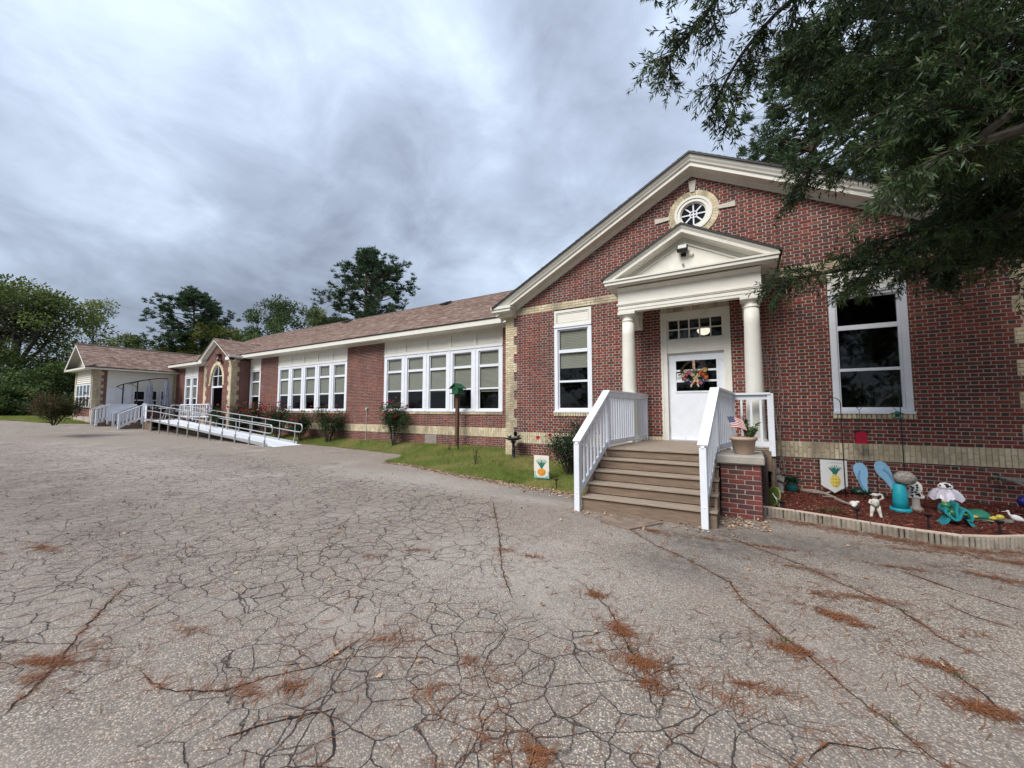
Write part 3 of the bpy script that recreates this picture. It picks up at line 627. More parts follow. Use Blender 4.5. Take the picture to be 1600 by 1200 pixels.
# ---------------- gable cornice
def rake(mb,sgn,prof,xc,za,sl,hw,Y):
    """profile (dy outward, dz above the rake line); apex mitred at xc"""
    n=len(prof); V=[]
    for t in (0,1):
        for dy,dz in prof: V.append((xc+sgn*hw*t,Y-dy,za+dz-sl*hw*t))
    F=[(i,(i+1)%n,n+(i+1)%n,n+i) for i in range(n)]+[tuple(range(n)),tuple(range(n,2*n))]
    mb.add(V,F)
PROF=[(-.01,-.03),(.035,-.03),(.035,.05),(.06,.085),(.30,.085),(.30,.16),(.335,.19),(.345,.225),(.375,.27),(.395,.335),(-.01,.335)]
for sg in (-1,1):
    mb=MB(); rake(mb,sg,PROF,XC,7.30,SL,5.42,YW); B('raking_cornice',mb,CREAM,BLD)
SHING=None
def shingle_mat():
    m=bpy.data.materials.new('brown_shingle'); m.use_nodes=True; n,l,b=nodes_of(m)
    at=n.new('ShaderNodeAttribute'); at.attribute_name='Col'; tcn=n.new('ShaderNodeTexCoord'); nz=n.new('ShaderNodeTexNoise'); nz.inputs['Scale'].default_value=25; nz.inputs['Detail'].default_value=3; l.new(tcn.outputs['Object'],nz.inputs['Vector'])
    mr=n.new('ShaderNodeMapRange'); mr.inputs[1].default_value=.3; mr.inputs[2].default_value=.7; mr.inputs[3].default_value=.8; mr.inputs[4].default_value=1.2; l.new(nz.outputs[0],mr.inputs[0])
    vm=n.new('ShaderNodeVectorMath'); vm.operation='SCALE'; l.new(at.outputs['Color'],vm.inputs[0]); l.new(mr.outputs[0],vm.inputs['Scale']); l.new(vm.outputs[0],b.inputs['Base Color']); b.inputs['Roughness'].default_value=.92; b.inputs['Specular IOR Level'].default_value=.15; return m
SHING=shingle_mat(); srnd=random.Random(5)
def shingles(A,Bp,Cp,D,course=.145,tab=.30):
    """quad A(eave left) B(eave right) C(ridge right) D(ridge left) covered in lapped tabs"""
    A,Bp,Cp,D=[Vector(p) for p in (A,Bp,Cp,D)]; nrm=(Bp-A).cross(D-A).normalized(); mb=MB(); n=max(1,int((D-A).length/course))
    pal=[(.19,.125,.10),(.225,.15,.12),(.16,.105,.086),(.25,.175,.14),(.20,.135,.11),(.29,.21,.17)]
    for i in range(n):
        t0,t1=i/n,(i+1)/n; a,b,c,d=A.lerp(D,t0),Bp.lerp(Cp,t0),Bp.lerp(Cp,t1),A.lerp(D,t1); w_=(b-a).length; x=-srnd.random()*tab
        while x<w_:
            e=x+tab*srnd.uniform(.55,1.35); s0,s1=max(0,x/w_),min(1,e/w_)
            if s1>s0:
                h=nrm*srnd.choice([.006,.012]); col=srnd.choice(pal)
                p=[a.lerp(b,s0)+h,a.lerp(b,s1)+h,d.lerp(c,s1)+nrm*.001,d.lerp(c,s0)+nrm*.001,a.lerp(b,s0),a.lerp(b,s1)]
                mb.add([tuple(q) for q in p],[(0,1,2,3),(4,5,1,0)],col)
            x=e
    return mb
EDGE=mat('drip_edge',(.02,.02,.022),.5,.1,5)
za=7.30+.335
for sg in (-1,1):
    xe=XC+sg*5.5; ze=za-SL*5.5; y0,y1=YW-.43,24.
    mb=MB(); mb.add([(XC,y0,za+.002),(xe,y0,ze+.002),(xe,y1,ze+.002),(XC,y1,za+.002),(XC,y0,za+.045),(xe,y0,ze+.045),(xe,y1,ze+.045),(XC,y1,za+.045)],[(0,1,2,3),(4,5,6,7),(0,1,5,4),(1,2,6,5),(2,3,7,6)]); rf=B('wing_roof',mb,EDGE,BLD)
    e0,e1=(xe,y1,ze+.046),(xe,y0,ze+.046)
    q=(e0,e1,(XC,y0,za+.046),(XC,y1,za+.046)) if sg<0 else (e1,e0,(XC,y1,za+.046),(XC,y0,za+.046))
    B('shingles',shingles(*q),SHING,rf,kind='stuff')
# eaves returns at the foot of the gable
for sg in (-1,1):
    a=XC+sg*5.55; b=XC+sg*4.86; mb=MB(); lo,hi=min(a,b),max(a,b)
    mb.box(lo,hi,YW-.40,YW+.3,4.66,4.74); mb.box(lo+.03,hi-.03,YW-.37,YW+.3,4.58,4.66); mb.box(lo+.06*1,hi-.02,YW-.32,YW+.3,4.55,4.58)
    mb.prism([(lo+.1,4.47),(hi-.06,4.47),(hi-.03,4.55),(lo+.07,4.55)],'y',YW-.20,YW+.3)
    mb.add([(lo,YW-.40,4.742),(hi,YW-.40,4.742),(hi,YW-.05,4.80),(lo,YW-.05,4.80)],[(0,1,2,3)]); B('cornice_return',mb,CREAM,BLD)
# closing walls of the wing behind the front (side walls)
mb=MB(); mb.box(X0,X0+.02,YW+.001,YM,-.2,4.75); mb.box(X1-.02,X1,YW+.001,24,-.2,4.75); B('side_wall',mb,mat('brick_side',(.17,.05,.04),.9,.3,20,.3,60),BLD)
# ---------------- main roof, fascia, soffit
YE=YM-.52; ZE=4.87; YR=17.6; ZR=ZE+.5*(YR-YE)-.05
mb=MB(); mb.box(-35.9,-6.18,YE,YE+.035,4.68,4.865); B('fascia',mb,CREAM,BLD)
mb=MB(); mb.box(-35.9,-6.18,YE+.035,YM+.02,4.655,4.68); mb.box(-35.6,-6.18,YM-.03,YM+.03,4.625,4.655); B('soffit',mb,CREAM,BLD)
xa,xb=-36.2,-5.6
mb=MB(); mb.add([(xa,YE-.03,ZE-.002),(xb,YE-.03,ZE-.002),(xb,YR,ZR),(xa,YR,ZR),(xa,YR*2-YE,ZE),(xb,YR*2-YE,ZE),(xa,YE-.03,ZE+.03),(xb,YE-.03,ZE+.03)],[(0,1,2,3),(3,2,5,4),(0,1,7,6)]); rf=B('long_roof',mb,EDGE,BLD)
B('shingles',shingles((xa,YE-.035,ZE+.03),(xb,YE-.035,ZE+.03),(xb,YR,ZR+.03),(xa,YR,ZR+.03),.145,.27),SHING,rf,kind='stuff')
mb=MB(); mb.box(-35.6,-5.7,YR*2-YM,YR*2-YM+.02,-.2,4.8); mb.add([(xb-.1,YE+.3,4.8),(xb-.1,YR*2-YE-.3,4.8),(xb-.1,YR,ZR-.05)],[(0,1,2)]); B('back_wall',mb,MATS['brick_side'],BLD)
mb=MB(); mb.prism([(YR-.14,ZR-.03),(YR,ZR+.055),(YR+.14,ZR-.03)],'x',xa,xb); B('ridge_cap',mb,mat('ridge_shingle',(.10,.07,.06),.9,.2,8),rf)
for u,v in ((543,503),(697,475)):
    d=Vector(ray(u,v)); 
    t=((ZE+.03)-.5*YE-HC)/(d.z-.5*d.y)
    p=Vector((0,0,HC))+d*t; mb=MB(); mb.prism([(p.y-.28,p.z-.12),(p.y+.25,p.z+.14),(p.y+.22,p.z+.22),(p.y-.3,p.z-.03)],'x',p.x-.22,p.x+.22); B('roof_vent',mb,BLACKM,BLD)
# ---------------- middle entrance pavilion
YE2=10.7; EX0,EX1=-28.6,-25.15; EC=(EX0+EX1)/2; PE=lambda u,v,n:(u,YE2-n,v)
AW=.74; AS=3.35; AH=.98
def ent_region(z):
    q=.40 if int((z+.2)/(4*DZ))%2 else .28
    a,b=EX0,EX1
    if z>4.5: hw=(5.75-z)/.62; a,b=max(a,EC-hw),min(b,EC+hw); 
    if b<=a: return [],[]
    if z<4.5: iv=[(a+q,b-q)];ye=[(a,a+q),(b-q,b)]
    else: iv=[(a,b)];ye=[]
    if z<AS: iv=cut(iv,EC-AW,EC+AW)
    elif z<AS+AH+.2: h=AW*math.sqrt(max(0,1-((z-AS)/(AH+.2))**2))*1.12; iv=cut(iv,EC-h,EC+h) if h>0 else iv
    return iv,ye
mo,br,yb=MB(),MB(),MB(); lay(PE,-.2,5.7,ent_region,mo,br,yb)
PS=lambda u,v,n:(EX1+n,u,v)
def ent_side(z):
    q=.42 if int((z+.2)/(4*DZ))%2 else .30
    return [(YE2+q,YM)],[(YE2,YE2+q)]
lay(PS,-.2,4.55,ent_side,mo,br,yb)
mb=MB()
for k in range(24):
    t0,t1=math.pi*k/24,math.pi*(k+1)/24
    f=lambda t,r,h:(EC+(AW+r)*math.cos(t),AS+(AH+h)*math.sin(t))
    (a,b),(c,d),(e_,g),(i_,j_)=f(t0,0,0),f(t1,0,0),f(t0,.2,.2),f(t1,.2,.2)
    V=[(a,YE2-.03,b),(c,YE2-.03,d),(e_,YE2-.03,g),(i_,YE2-.03,j_),(a,YE2+.1,b),(c,YE2+.1,d),(e_,YE2,g),(i_,YE2,j_)]; mb.add(V,[(0,1,3,2),(0,4,5,1),(2,3,7,6)],yel())
for sg in (-1,1): mb.box(EC+sg*AW,EC+sg*(AW+.2),YE2-.03,YE2+.0,AS-.15,AS,yel()); mb.box(EC+sg*(AW+.02),EC+sg*(AW+.27),YE2-.04,YE2+.0,AS-.23,AS-.15,yel())
mb.prism([(EC-.05,AS+AH+.18),(EC+.05,AS+AH+.18),(EC+.09,AS+AH+.42),(EC-.09,AS+AH+.42)],'y',YE2-.05,YE2,(.6,.5,.31))
ew=B('entrance_wall',mo,MORT,BLD); B('red_brickwork',br,BRICK,ew,kind='stuff'); B('yellow_brickwork',yb,BRICK,ew,kind='stuff'); B('arch_surround',mb,BRICK,ew)
mb=MB(); Y=YE2+.08
for sg in (-1,1): mb.box(EC+sg*AW,EC+sg*(AW-.09),Y-.04,Y+.04,1.0,AS)
mb.box(EC-AW+.09,EC+AW-.09,Y-.04,Y+.04,2.98,3.08); mb.box(EC-.022,EC+.022,Y-.03,Y+.03,3.08,AS+AH-.05); mb.box(EC-AW+.09,EC-.022,Y-.03,Y+.03,3.66,3.70); mb.box(EC+.022,EC+AW-.09,Y-.03,Y+.03,3.66,3.70)
for k in range(24):
    t0,t1=math.pi*k/24,math.pi*(k+1)/24; mb.add([(EC+(AW-r)*math.cos(t),y,AS+(AH-r)*math.sin(t)) for y in (Y-.04,Y+.04) for t in (t0,t1) for r in (0,.06)],[(0,1,3,2),(1,5,7,3)])
aw=B('arched_window',mb,WHITE,BLD)
mb=MB(); ps=[(EC+(AW-.03)*math.cos(math.pi*k/16),Y,AS+(AH-.03)*math.sin(math.pi*k/16)) for k in range(17)]; mb.add([(EC-AW+.05,Y,3.05),(EC+AW-.05,Y,3.05)]+ps,[tuple(range(19))]); B('arch_pane',mb,GLASS,aw)
mb=MB(); mb.box(EC-AW+.09,EC+AW-.09,YE2+.55,YE2+.6,1.0,2.98); B('inner_door',mb,mat('dark_red_door',(.06,.018,.018),.5,.15,5),BLD)
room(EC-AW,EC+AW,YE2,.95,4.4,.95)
# its roof
za2=5.80; sl2=.62; hw2=2.02
mb=MB(); PR2=[(-.01,-.02),(.03,-.02),(.05,.06),(.24,.06),(.24,.15),(.28,.20),(-.01,.20)]
for sg in (-1,1): rake(mb,sg,PR2,EC,za2-.12,sl2,hw2,YE2)
mb.box(EC-hw2,EC-hw2+.55,YE2-.28,YE2+.1,4.50,4.68); mb.box(EC+hw2-.45,EC+hw2,YE2-.28,YE2+.1,4.50,4.68); mb.box(EX1,EX1+.30,YE2-.279,YM-.5,4.60,4.78); mb.box(EX0-.30,EX0,YE2-.279,YM-.5,4.60,4.78); B('entrance_cornice',mb,CREAM,BLD)
for sg in (-1,1):
    xe=EC+sg*(hw2+.06); ze=za2+.09-sl2*(hw2+.06); mb=MB(); y0,y1=YE2-.31,14.6; zt=za2+.09
    mb.add([(EC,y0,zt),(xe,y0,ze),(xe,y1,ze),(EC,y1,zt),(EC,y0,zt+.03),(xe,y0,ze+.03),(xe,y1,ze+.03),(EC,y1,zt+.03)],[(0,1,2,3),(0,1,5,4),(1,2,6,5),(4,5,6,7)]); rf=B('entrance_roof',mb,EDGE,BLD)
    e0,e1=(xe,y1,ze+.031),(xe,y0,ze+.031); q=(e0,e1,(EC,y0,zt+.031),(EC,y1,zt+.031)) if sg<0 else (e1,e0,(EC,y1,zt+.031),(EC,y0,zt+.031)); B('shingles',shingles(*q,.14,.24),SHING,rf,kind='stuff')
p=onY(341,556,YE2-.12); mb=MB(); mb.cbox(p[0]-.17,p[0]+.17,YE2-.2,YE2-.02,p[2]-.02,p[2]+.12,.02); mb.tube([(p[0]+.1,YE2-.1,p[2]-.02),(p[0]+.14,YE2-.14,p[2]-.22),(p[0]+.3,YE2-.1,p[2]-.3)],.03,6); mb.blob((p[0]+.14,YE2-.15,p[2]-.26),(.1,.1,.09)); mb.blob((p[0]+.36,YE2-.13,p[2]-.3),(.09,.09,.08))
o=obj('entrance_lantern',mb,BLACKM,None,label='black twin floodlight mounted above the arched doorway',category='light')
# ---------------- low end block with siding
BX1,BX0,BY0,BY1=-35.6,-39.6,7.40,18.; BE=4.25
PB=lambda u,v,n:(BX1+n,u,v); PF=lambda u,v,n:(u,BY0-n,v)
yq=onX(160,600,BX1)[1]; ybk=onX(167,600,BX1)[1]; yy0=onX(270,600,BX1)[1]; yy1=onX(281,600,BX1)[1]
def blk_side(z):
    q=(yq-BY0)*(1.12 if int(z/(3*DZ))%2 else .86)
    red=[(BY0+q,ybk)]; ye=[(BY0,BY0+q),(yy0,yy1)]
    if z<1.9: red.append((ybk,yy0))
    return red+[(yy1,12.)],ye
def blk_front(z):
    ye=[(BX1-.22,BX1),(BX0,BX0+.35)]
    return ([(BX0+.35,BX0+.62)] if z>1.9 else [(BX0+.35,BX1-.22)]),ye
mo,br,yb=MB(),MB(),MB(); lay(PB,.3,BE-.02,blk_side,mo,br,yb); lay(PF,1.25,BE-.02,blk_front,mo,br,yb)
mo.box(BX0,BX1-.012,BY0+.012,BY0+.2,-.1,1.25)
bw=B('end_block_wall',mo,MORT,BLD); B('red_brickwork',br,BRICK,bw,kind='stuff'); B('yellow_brickwork',yb,BRICK,bw,kind='stuff')
SID=mat('cream_siding',(.70,.68,.60),.5,.05,3)
mb=MB(); z=1.9
while z<BE-.03:
    zt=min(z+.125,BE-.02)
    mb.add([(BX1+.05,ybk,z),(BX1+.05,yy0,z),(BX1+.008,yy0,zt),(BX1+.008,ybk,zt),(BX1,ybk,z),(BX1,yy0,z)],[(0,1,2,3),(4,5,1,0)])
    if z>3.35: mb.add([(BX0+.62,BY0-.05,z),(BX1-.22,BY0-.05,z),(BX1-.22,BY0-.008,zt),(BX0+.62,BY0-.008,zt),(BX0+.62,BY0,z),(BX1-.22,BY0,z)],[(0,1,2,3),(4,5,1,0)])
    z+=.125
B('siding',mb,SID,bw)
ya,yb_=onX(167,600,BX1)[1]+.02,onX(206,600,BX1)[1]; mb=MB(); mb.box(BX1+.035,BX1+.06,ya,yb_,1.1,onX(185,606,BX1)[2]); 
for t in (.33,.66): mb.box(BX1+.06,BX1+.075,lerp(ya,yb_,t)-.02,lerp(ya,yb_,t)+.02,1.1,3.2)
B('white_board_panel',mb,WHITE,bw)
us=[(208,228),(236,247),(250,260)]
for a,b in us:
    y0,y1=onX(a,600,BX1)[1],onX(b,600,BX1)[1]; zt=onX(a,610,BX1)[2]+.02; mb=MB()
    for q in ((y0,y0+.08),(y1-.08,y1)): mb.box(BX1+.03,BX1+.10,q[0],q[1],1.75,zt)
    for q in ((1.75,1.83),(2.28,2.36),(zt-.09,zt)): mb.box(BX1+.03,BX1+.088,y0+.08,y1-.08,q[0],q[1])
    wd=B('window',mb,WHITE,BLD); mb=MB(); mb.box(BX1+.052,BX1+.06,y0+.08,y1-.08,1.83,zt-.09); B('pane',mb,mat('dark_glass',(.012,.013,.016),.12,.2,2,spec=.5),wd)
mb=MB(); mb.box(BX1+.01,BX1+.05,onX(262,600,BX1)[1],onX(268,600,BX1)[1],1.2,3.45); B('corner_board',mb,WHITE,bw)
fx0,fx1=BX0+.64,BX1-.24; mb=MB(); nb=5
for k in range(nb): xx=lerp(fx0,fx1,k/(nb-1)); mb.box(xx-.09,xx+.09,BY0-.05,BY0+.0,1.9,3.34)
mb.box(fx0,fx1,BY0-.045,BY0,3.26,3.36); mb.box(fx0,fx1,BY0-.048,BY0,1.82,1.92); mb.box(fx0,fx1,BY0-.046,BY0,2.52,2.58); fwn=B('window',mb,WHITE,BLD)
for k in range(nb-1):
    a,b=lerp(fx0,fx1,k/(nb-1))+.09,lerp(fx0,fx1,(k+1)/(nb-1))-.09
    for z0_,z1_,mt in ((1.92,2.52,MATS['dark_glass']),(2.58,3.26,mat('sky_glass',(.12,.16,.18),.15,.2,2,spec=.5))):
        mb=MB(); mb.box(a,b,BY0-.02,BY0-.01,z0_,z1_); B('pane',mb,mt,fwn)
BXR=(BX0+BX1)/2; ZB=BE+.17; oh=.45; sl3=.66
mb=MB(); mb.box(BX1+oh-.03,BX1+oh,BY0-oh,12.1,BE,BE+.15); mb.box(BX0-oh,BX1+oh-.03,BY0-oh,BY0-oh+.03,BE,BE+.13); mb.box(BX0-oh+.03,BX1+oh-.03,BY0-oh+.03,BY0+.1,BE-.001,BE+.03); mb.box(BX1-.1,BX1+oh-.03,BY0+.1,12.1,BE-.001,BE+.03); mb.box(BX0-oh,BX0-oh+.03,BY0-oh+.03,BY1,BE,BE+.15); B('block_eaves',mb,CREAM,BLD)
zap=ZB+sl3*(BXR-BX0+oh)
mb=MB(); mb.add([(BX0-oh+.1,BY0+.02,BE+.1),(BX1+oh-.1,BY0+.02,BE+.1),(BXR,BY0+.02,zap-.1)],[(0,1,2)]); B('block_gable',mb,SID,BLD)
mb=MB(); mb.box(BXR-.16,BXR+.16,BY0-.02,BY0+.015,BE+.55,BE+1.1); B('gable_louver',mb,mat('louver',(.35,.35,.33),.6,.1,6),BLD)
mb=MB(); mb.add([(BX0-oh,BY0-oh-.02,BE+.131),(BX1+oh,BY0-oh-.02,BE+.131),(BX1+oh,BY0+.02,BE+.33),(BX0-oh,BY0+.02,BE+.33)],[(0,1,2,3)]); B('pent_roof',mb,EDGE,BLD)
for sg in (-1,1):
    xe=BXR+sg*(BXR-BX0+oh+.03); ze=ZB-.02; y0,y1=BY0-oh-.03,BY1; mb=MB(); mb.add([(BXR,y0,zap),(xe,y0,ze),(xe,y1,ze),(BXR,y1,zap),(BXR,y0,zap-.05),(xe,y0,ze-.05),(xe,y1,ze-.05)],[(0,1,2,3),(0,1,5,4),(1,2,6,5)]); rf=B('block_roof',mb,EDGE,BLD)
    e0,e1=(xe,y1,ze+.002),(xe,y0,ze+.002); q=(e0,e1,(BXR,y0,zap+.002),(BXR,y1,zap+.002)) if sg<0 else (e1,e0,(BXR,y1,zap+.002),(BXR,y0,zap+.002)); B('shingles',shingles(*q,.14,.24),SHING,rf,kind='stuff')
    mb=MB(); mb.add([(BXR,y0+.01,zap-.06),(xe,y0+.01,ze-.06),(xe,BY0+.06,ze-.06),(BXR,BY0+.06,zap-.06)],[(0,1,2,3)]); B('rake_soffit',mb,CREAM,BLD)
    mb=MB(); mb.beam((BXR,BY0-oh+.01,zap-.12),(xe-sg*.04,BY0-oh+.01,ze-.12),.06,.15); B('bargeboard',mb,CREAM,BLD)
mb=MB(); mb.prism([(BXR-.14,zap-.06),(BXR,zap+.04),(BXR+.14,zap-.06)],'y',BY0-oh,BY1); B('ridge_cap',mb,MATS['ridge_shingle'],rf)
# ---------------- portico
XP=-1.02; CY=9.1; CXL,CXR=-2.27,.19; EF=CY-.18; eb,et=3.936,4.477
def column(cx):
    h=eb-.955; pr=[(.20,.03),(.20,.08),(.19,.085),(.197,.11),(.185,.14),(.167,.15)]
    for k in range(9): t=k/8; pr.append((.162-.028*t**1.6,.17+t*(h-.38)))
    pr+=[(.134,h-.21),(.148,h-.205),(.148,h-.185),(.134,h-.18),(.136,h-.115),(.146,h-.095),(.178,h-.062),(.186,h-.056)]
    mb=MB(); mb.lathe((cx,CY,.955),pr,28); c=B('column',mb,CREAM,BLD,True)
    for p in c.data.polygons:
        if len(p.vertices)>4: p.use_smooth=False
    mb=MB(); mb.box(cx-.195,cx+.195,CY-.195,CY+.195,eb-.056,eb); B('abacus',mb,CREAM,c); mb=MB(); mb.box(cx-.21,cx+.21,CY-.21,CY+.21,.951,.985); B('plinth',mb,CREAM,c)
column(CXL); column(CXR)
mb=MB()
for (a,b,c,d) in ((CXL-.18,CXR+.18,EF,EF+.17),(CXL-.18,CXL+.17,EF+.17,YW-.002),(CXR-.17,CXR+.18,EF+.17,YW-.002)):
    mb.box(a,b,c,d,eb,et)
ents=B('entablature',mb,CREAM,BLD)
mb=MB()
for z0_,z1_,o_ in ((eb+.06,eb+.08,.010),(eb+.145,eb+.168,.016),(eb+.168,eb+.20,.028)):
    mb.box(CXL-.18-o_,CXR+.18+o_,EF-o_,EF-.0001,z0_,z1_); mb.box(CXR+.1801,CXR+.18+o_,EF,YW-.003,z0_,z1_); mb.box(CXL-.18-o_,CXL-.1801,EF,YW-.003,z0_,z1_)
B('architrave_moulding',mb,CREAM,ents)
mb=MB(); mb.box(CXL+.17,CXR-.17,EF+.17,YW-.01,4.40,4.44); B('porch_ceiling',mb,CREAM,ents)
mb=MB(); cl0,cl1=XP-1.67,XP+1.67; cf=8.68
for z0_,z1_,i_ in ((et,et+.035,.22),(et+.035,et+.06,.06),(et+.06,et+.13,.0),(et+.13,et+.17,-.025)):
    mb.box(cl0+i_,cl1-i_,cf+i_,YW-.003,z0_,z1_)
mb.prism([(EF-.03,et-.07),(EF+.02,et-.07),(EF+.02,et),(EF-.10,et)],'x',CXL-.18,CXR+.18); B('cornice',mb,CREAM,BLD)
pa=5.54; spt=.54; ct=et+.171
PR3=[(.0,-.13),(.03,-.13),(.05,-.09),(.22,-.09),(.22,-.025),(.25,.02),(.262,.05),(.0,.05)]
for sg in (-1,1):
    mb=MB(); rake(mb,sg,PR3,XP,pa,spt,1.68,EF); B('pediment_rake',mb,CREAM,BLD)
mb=MB(); mb.add([(XP-1.6,EF+.015,ct),(XP+1.6,EF+.015,ct),(XP,EF+.015,pa+.01)],[(0,1,2)])
tym=B('tympanum',mb,CREAM,BLD)
mb=MB(); fr_=[(XP-1.18,ct+.002),(XP+1.18,ct+.002),(XP,ct+.64)]
for a,b in zip(fr_,fr_[1:]+fr_[:1]): mb.beam((a[0],EF,a[1]),(b[0],EF,b[1]),.04,.024)
B('tympanum_moulding',mb,CREAM,tym)
for sg in (-1,1):
    xe=XP+sg*1.74; zt=pa+.053; ze=zt-spt*1.74; y0=8.64; mb=MB()
    mb.add([(XP,y0,zt),(xe,y0,ze),(xe,YW-.001,ze),(XP,YW-.001,zt),(XP,y0,zt+.04),(xe,y0,ze+.04),(xe,YW-.001,ze+.04),(XP,YW-.001,zt+.04)],[(0,1,2,3),(0,1,5,4),(1,2,6,5),(4,5,6,7)]); rf=B('portico_roof',mb,EDGE,BLD)
    e0,e1=(xe,YW-.001,ze+.041),(xe,y0,ze+.041); q=(e0,e1,(XP,y0,zt+.041),(XP,YW-.001,zt+.041)) if sg<0 else (e1,e0,(XP,YW-.001,zt+.041),(XP,y0,zt+.041)); B('shingles',shingles(*q,.14,.24),SHING,rf,kind='stuff')
for cx in (CXL,CXR):
    mb=MB(); mb.box(cx-.16,cx+.16,YW-.12,YW-.001,eb-.28,eb-.0005); mb.prism([(YW-.34,eb-.0005),(YW-.12,eb-.0005),(YW-.12,eb-.24),(YW-.24,eb-.17)],'x',cx-.12,cx+.12); B('wall_bracket',mb,CREAM,ents)
# floodlight on the pediment
p=onY(1066,388,EF-.12); FLd=thing('floodlight','black floodlight with pale lens fixed to the cream portico pediment','light',p); FB=rel(FLd)
rm=Matrix.Rotation(R(-28),3,'X')
def rb(x0,x1,y0,y1,z0,z1):
    m=MB(); m.cbox(x0,x1,y0,y1,z0,z1,.008); m.v=[tuple(rm@Vector(v)+Vector(p)) for v in m.v]; return m
FB('housing',rb(-.105,.105,-.04,.05,-.07,.08),BLACKM,FLd); FB('lens',rb(-.085,.085,-.048,-.041,-.045,.062),mat('lens',(.55,.54,.48),.25,.1,9),FLd)
mb=MB(); mb.tube([(p[0],p[1]+.03,p[2]-.06),(p[0]+.02,EF+.0,p[2]-.10)],.016,6); mb.box(p[0]-.04,p[0]+.06,EF-.03,EF+.012,p[2]-.14,p[2]-.07); FB('bracket',mb,BLACKM,FLd)
mb=MB(); mb.lathe((0,0,0),[(.045,0),(.045,.04),(.03,.05)],14); mb.v=[(p[0]+.16+v[0],EF+.01-v[2],p[2]-.11+v[1]) for v in mb.v]; mb.tube([(p[0]+.03,EF-.02,p[2]-.11),(p[0]+.16,EF-.02,p[2]-.11)],.01,6); FB('junction_box',mb,CREAM,FLd)
q=onY(1067,413,EF-.03); mb=MB(); mb.blob((q[0],EF-.02,q[2]),(.025,.03,.03)); mb.tube([(q[0],EF+.01,q[2]),(q[0],EF-.02,q[2])],.01,6); obj('light_sensor',mb,mat('sensor_grey',(.3,.3,.28),.5,.1,9),None,True,label='tiny round grey sensor below the pediment floodlight',category='sensor')

# ---------------- dead vine climbing the wall beside the right column
VN=thing('dead_vine','pale bare vine stems climbing the brick beside the right column','vine',(.55,YW-.03,.3)); Vb=rel(VN); vr=random.Random(9)
for k in range(7):
    x=.40+.045*k; pts=[]; z=.35
    while z<3.9-.25*abs(k-3): pts.append((x+.045*math.sin(z*3.1+k*1.3)+vr.uniform(-.012,.012),YW-.022-.012*(k%2)-.01*vr.random(),z)); z+=.14
    m=MB(); m.tube(pts,[.010*(1-.6*i/len(pts)) for i in range(len(pts))],5); Vb('stem',m,mat('vine_grey',(.30,.235,.20),.9,.25,9),VN)
# ================================================================ PORCH STEPS
PS_=thing('porch_steps','weathered wooden porch steps with white painted railings below the portico','steps',(-1.4,6.9,0)); QB=rel(PS_)
SXL,SXR=-2.40,-.37; TZ=[.24,.42,.60,.78,.95]; TY=[6.24,6.52,6.80,7.08,7.36]
def plank(x0,x1,y0,y1,z0,z1): m=MB(); m.cbox(x0,x1,y0,y1,z0,z1,.006); return m
for i in range(5):
    z=TZ[i]; zb=(TZ[i-1] if i else -.02)
    QB('riser',plank(SXL+.01,SXR-.012,TY[i]+.034,TY[i]+.07,zb+.002,z-.034),WOOD,PS_)
    if i<4:
        QB('tread',plank(SXL,SXR,TY[i],TY[i]+.142,z-.033,z),TREAD,PS_); QB('tread',plank(SXL,SXR,TY[i]+.15,TY[i]+.30,z-.033,z),TREAD,PS_)
yy=TY[4]; k=0
while yy<YW-.03:
    x1=-.30 if yy<8.62 else .46
    QB('deck_board',plank(-2.5 if k else SXL,x1 if k else SXR,yy,min(yy+.138,YW-.022),.917,.95),TREAD,PS_); yy+=.145;k+=1
for xx in (SXL+.03,SXR-.03):
    mb=MB(); mb.prism([(6.32,-.02),(7.4,-.02),(7.4,.88),(7.12,.74),(6.84,.56),(6.56,.38),(6.3,.2)],'x',xx-.018,xx+.018); QB('stringer',mb,WOOD,PS_)
for q_ in ((-2.49,-.31,7.44,7.48,.2,.916),(-2.49,-2.45,7.481,9.9,.2,.916),(.40,.44,8.65,9.9,.2,.916),(-.3,.4,8.6,8.64,.55,.916)): mb=MB(); mb.box(*q_); QB('rim_joist',mb,WOOD,PS_)
mb=MB(); mb.box(-2.3,.3,7.7,9.9,-.1,.9); QB('porch_foundation',mb,mat('dark_foundation',(.06,.045,.04),.9,.2,5),PS_)
mb=MB(); mb.box(.38,.47,8.66,8.75,-.05,.92); QB('support_post',mb,mat('brown_post',(.10,.075,.06),.8,.2,6),PS_)
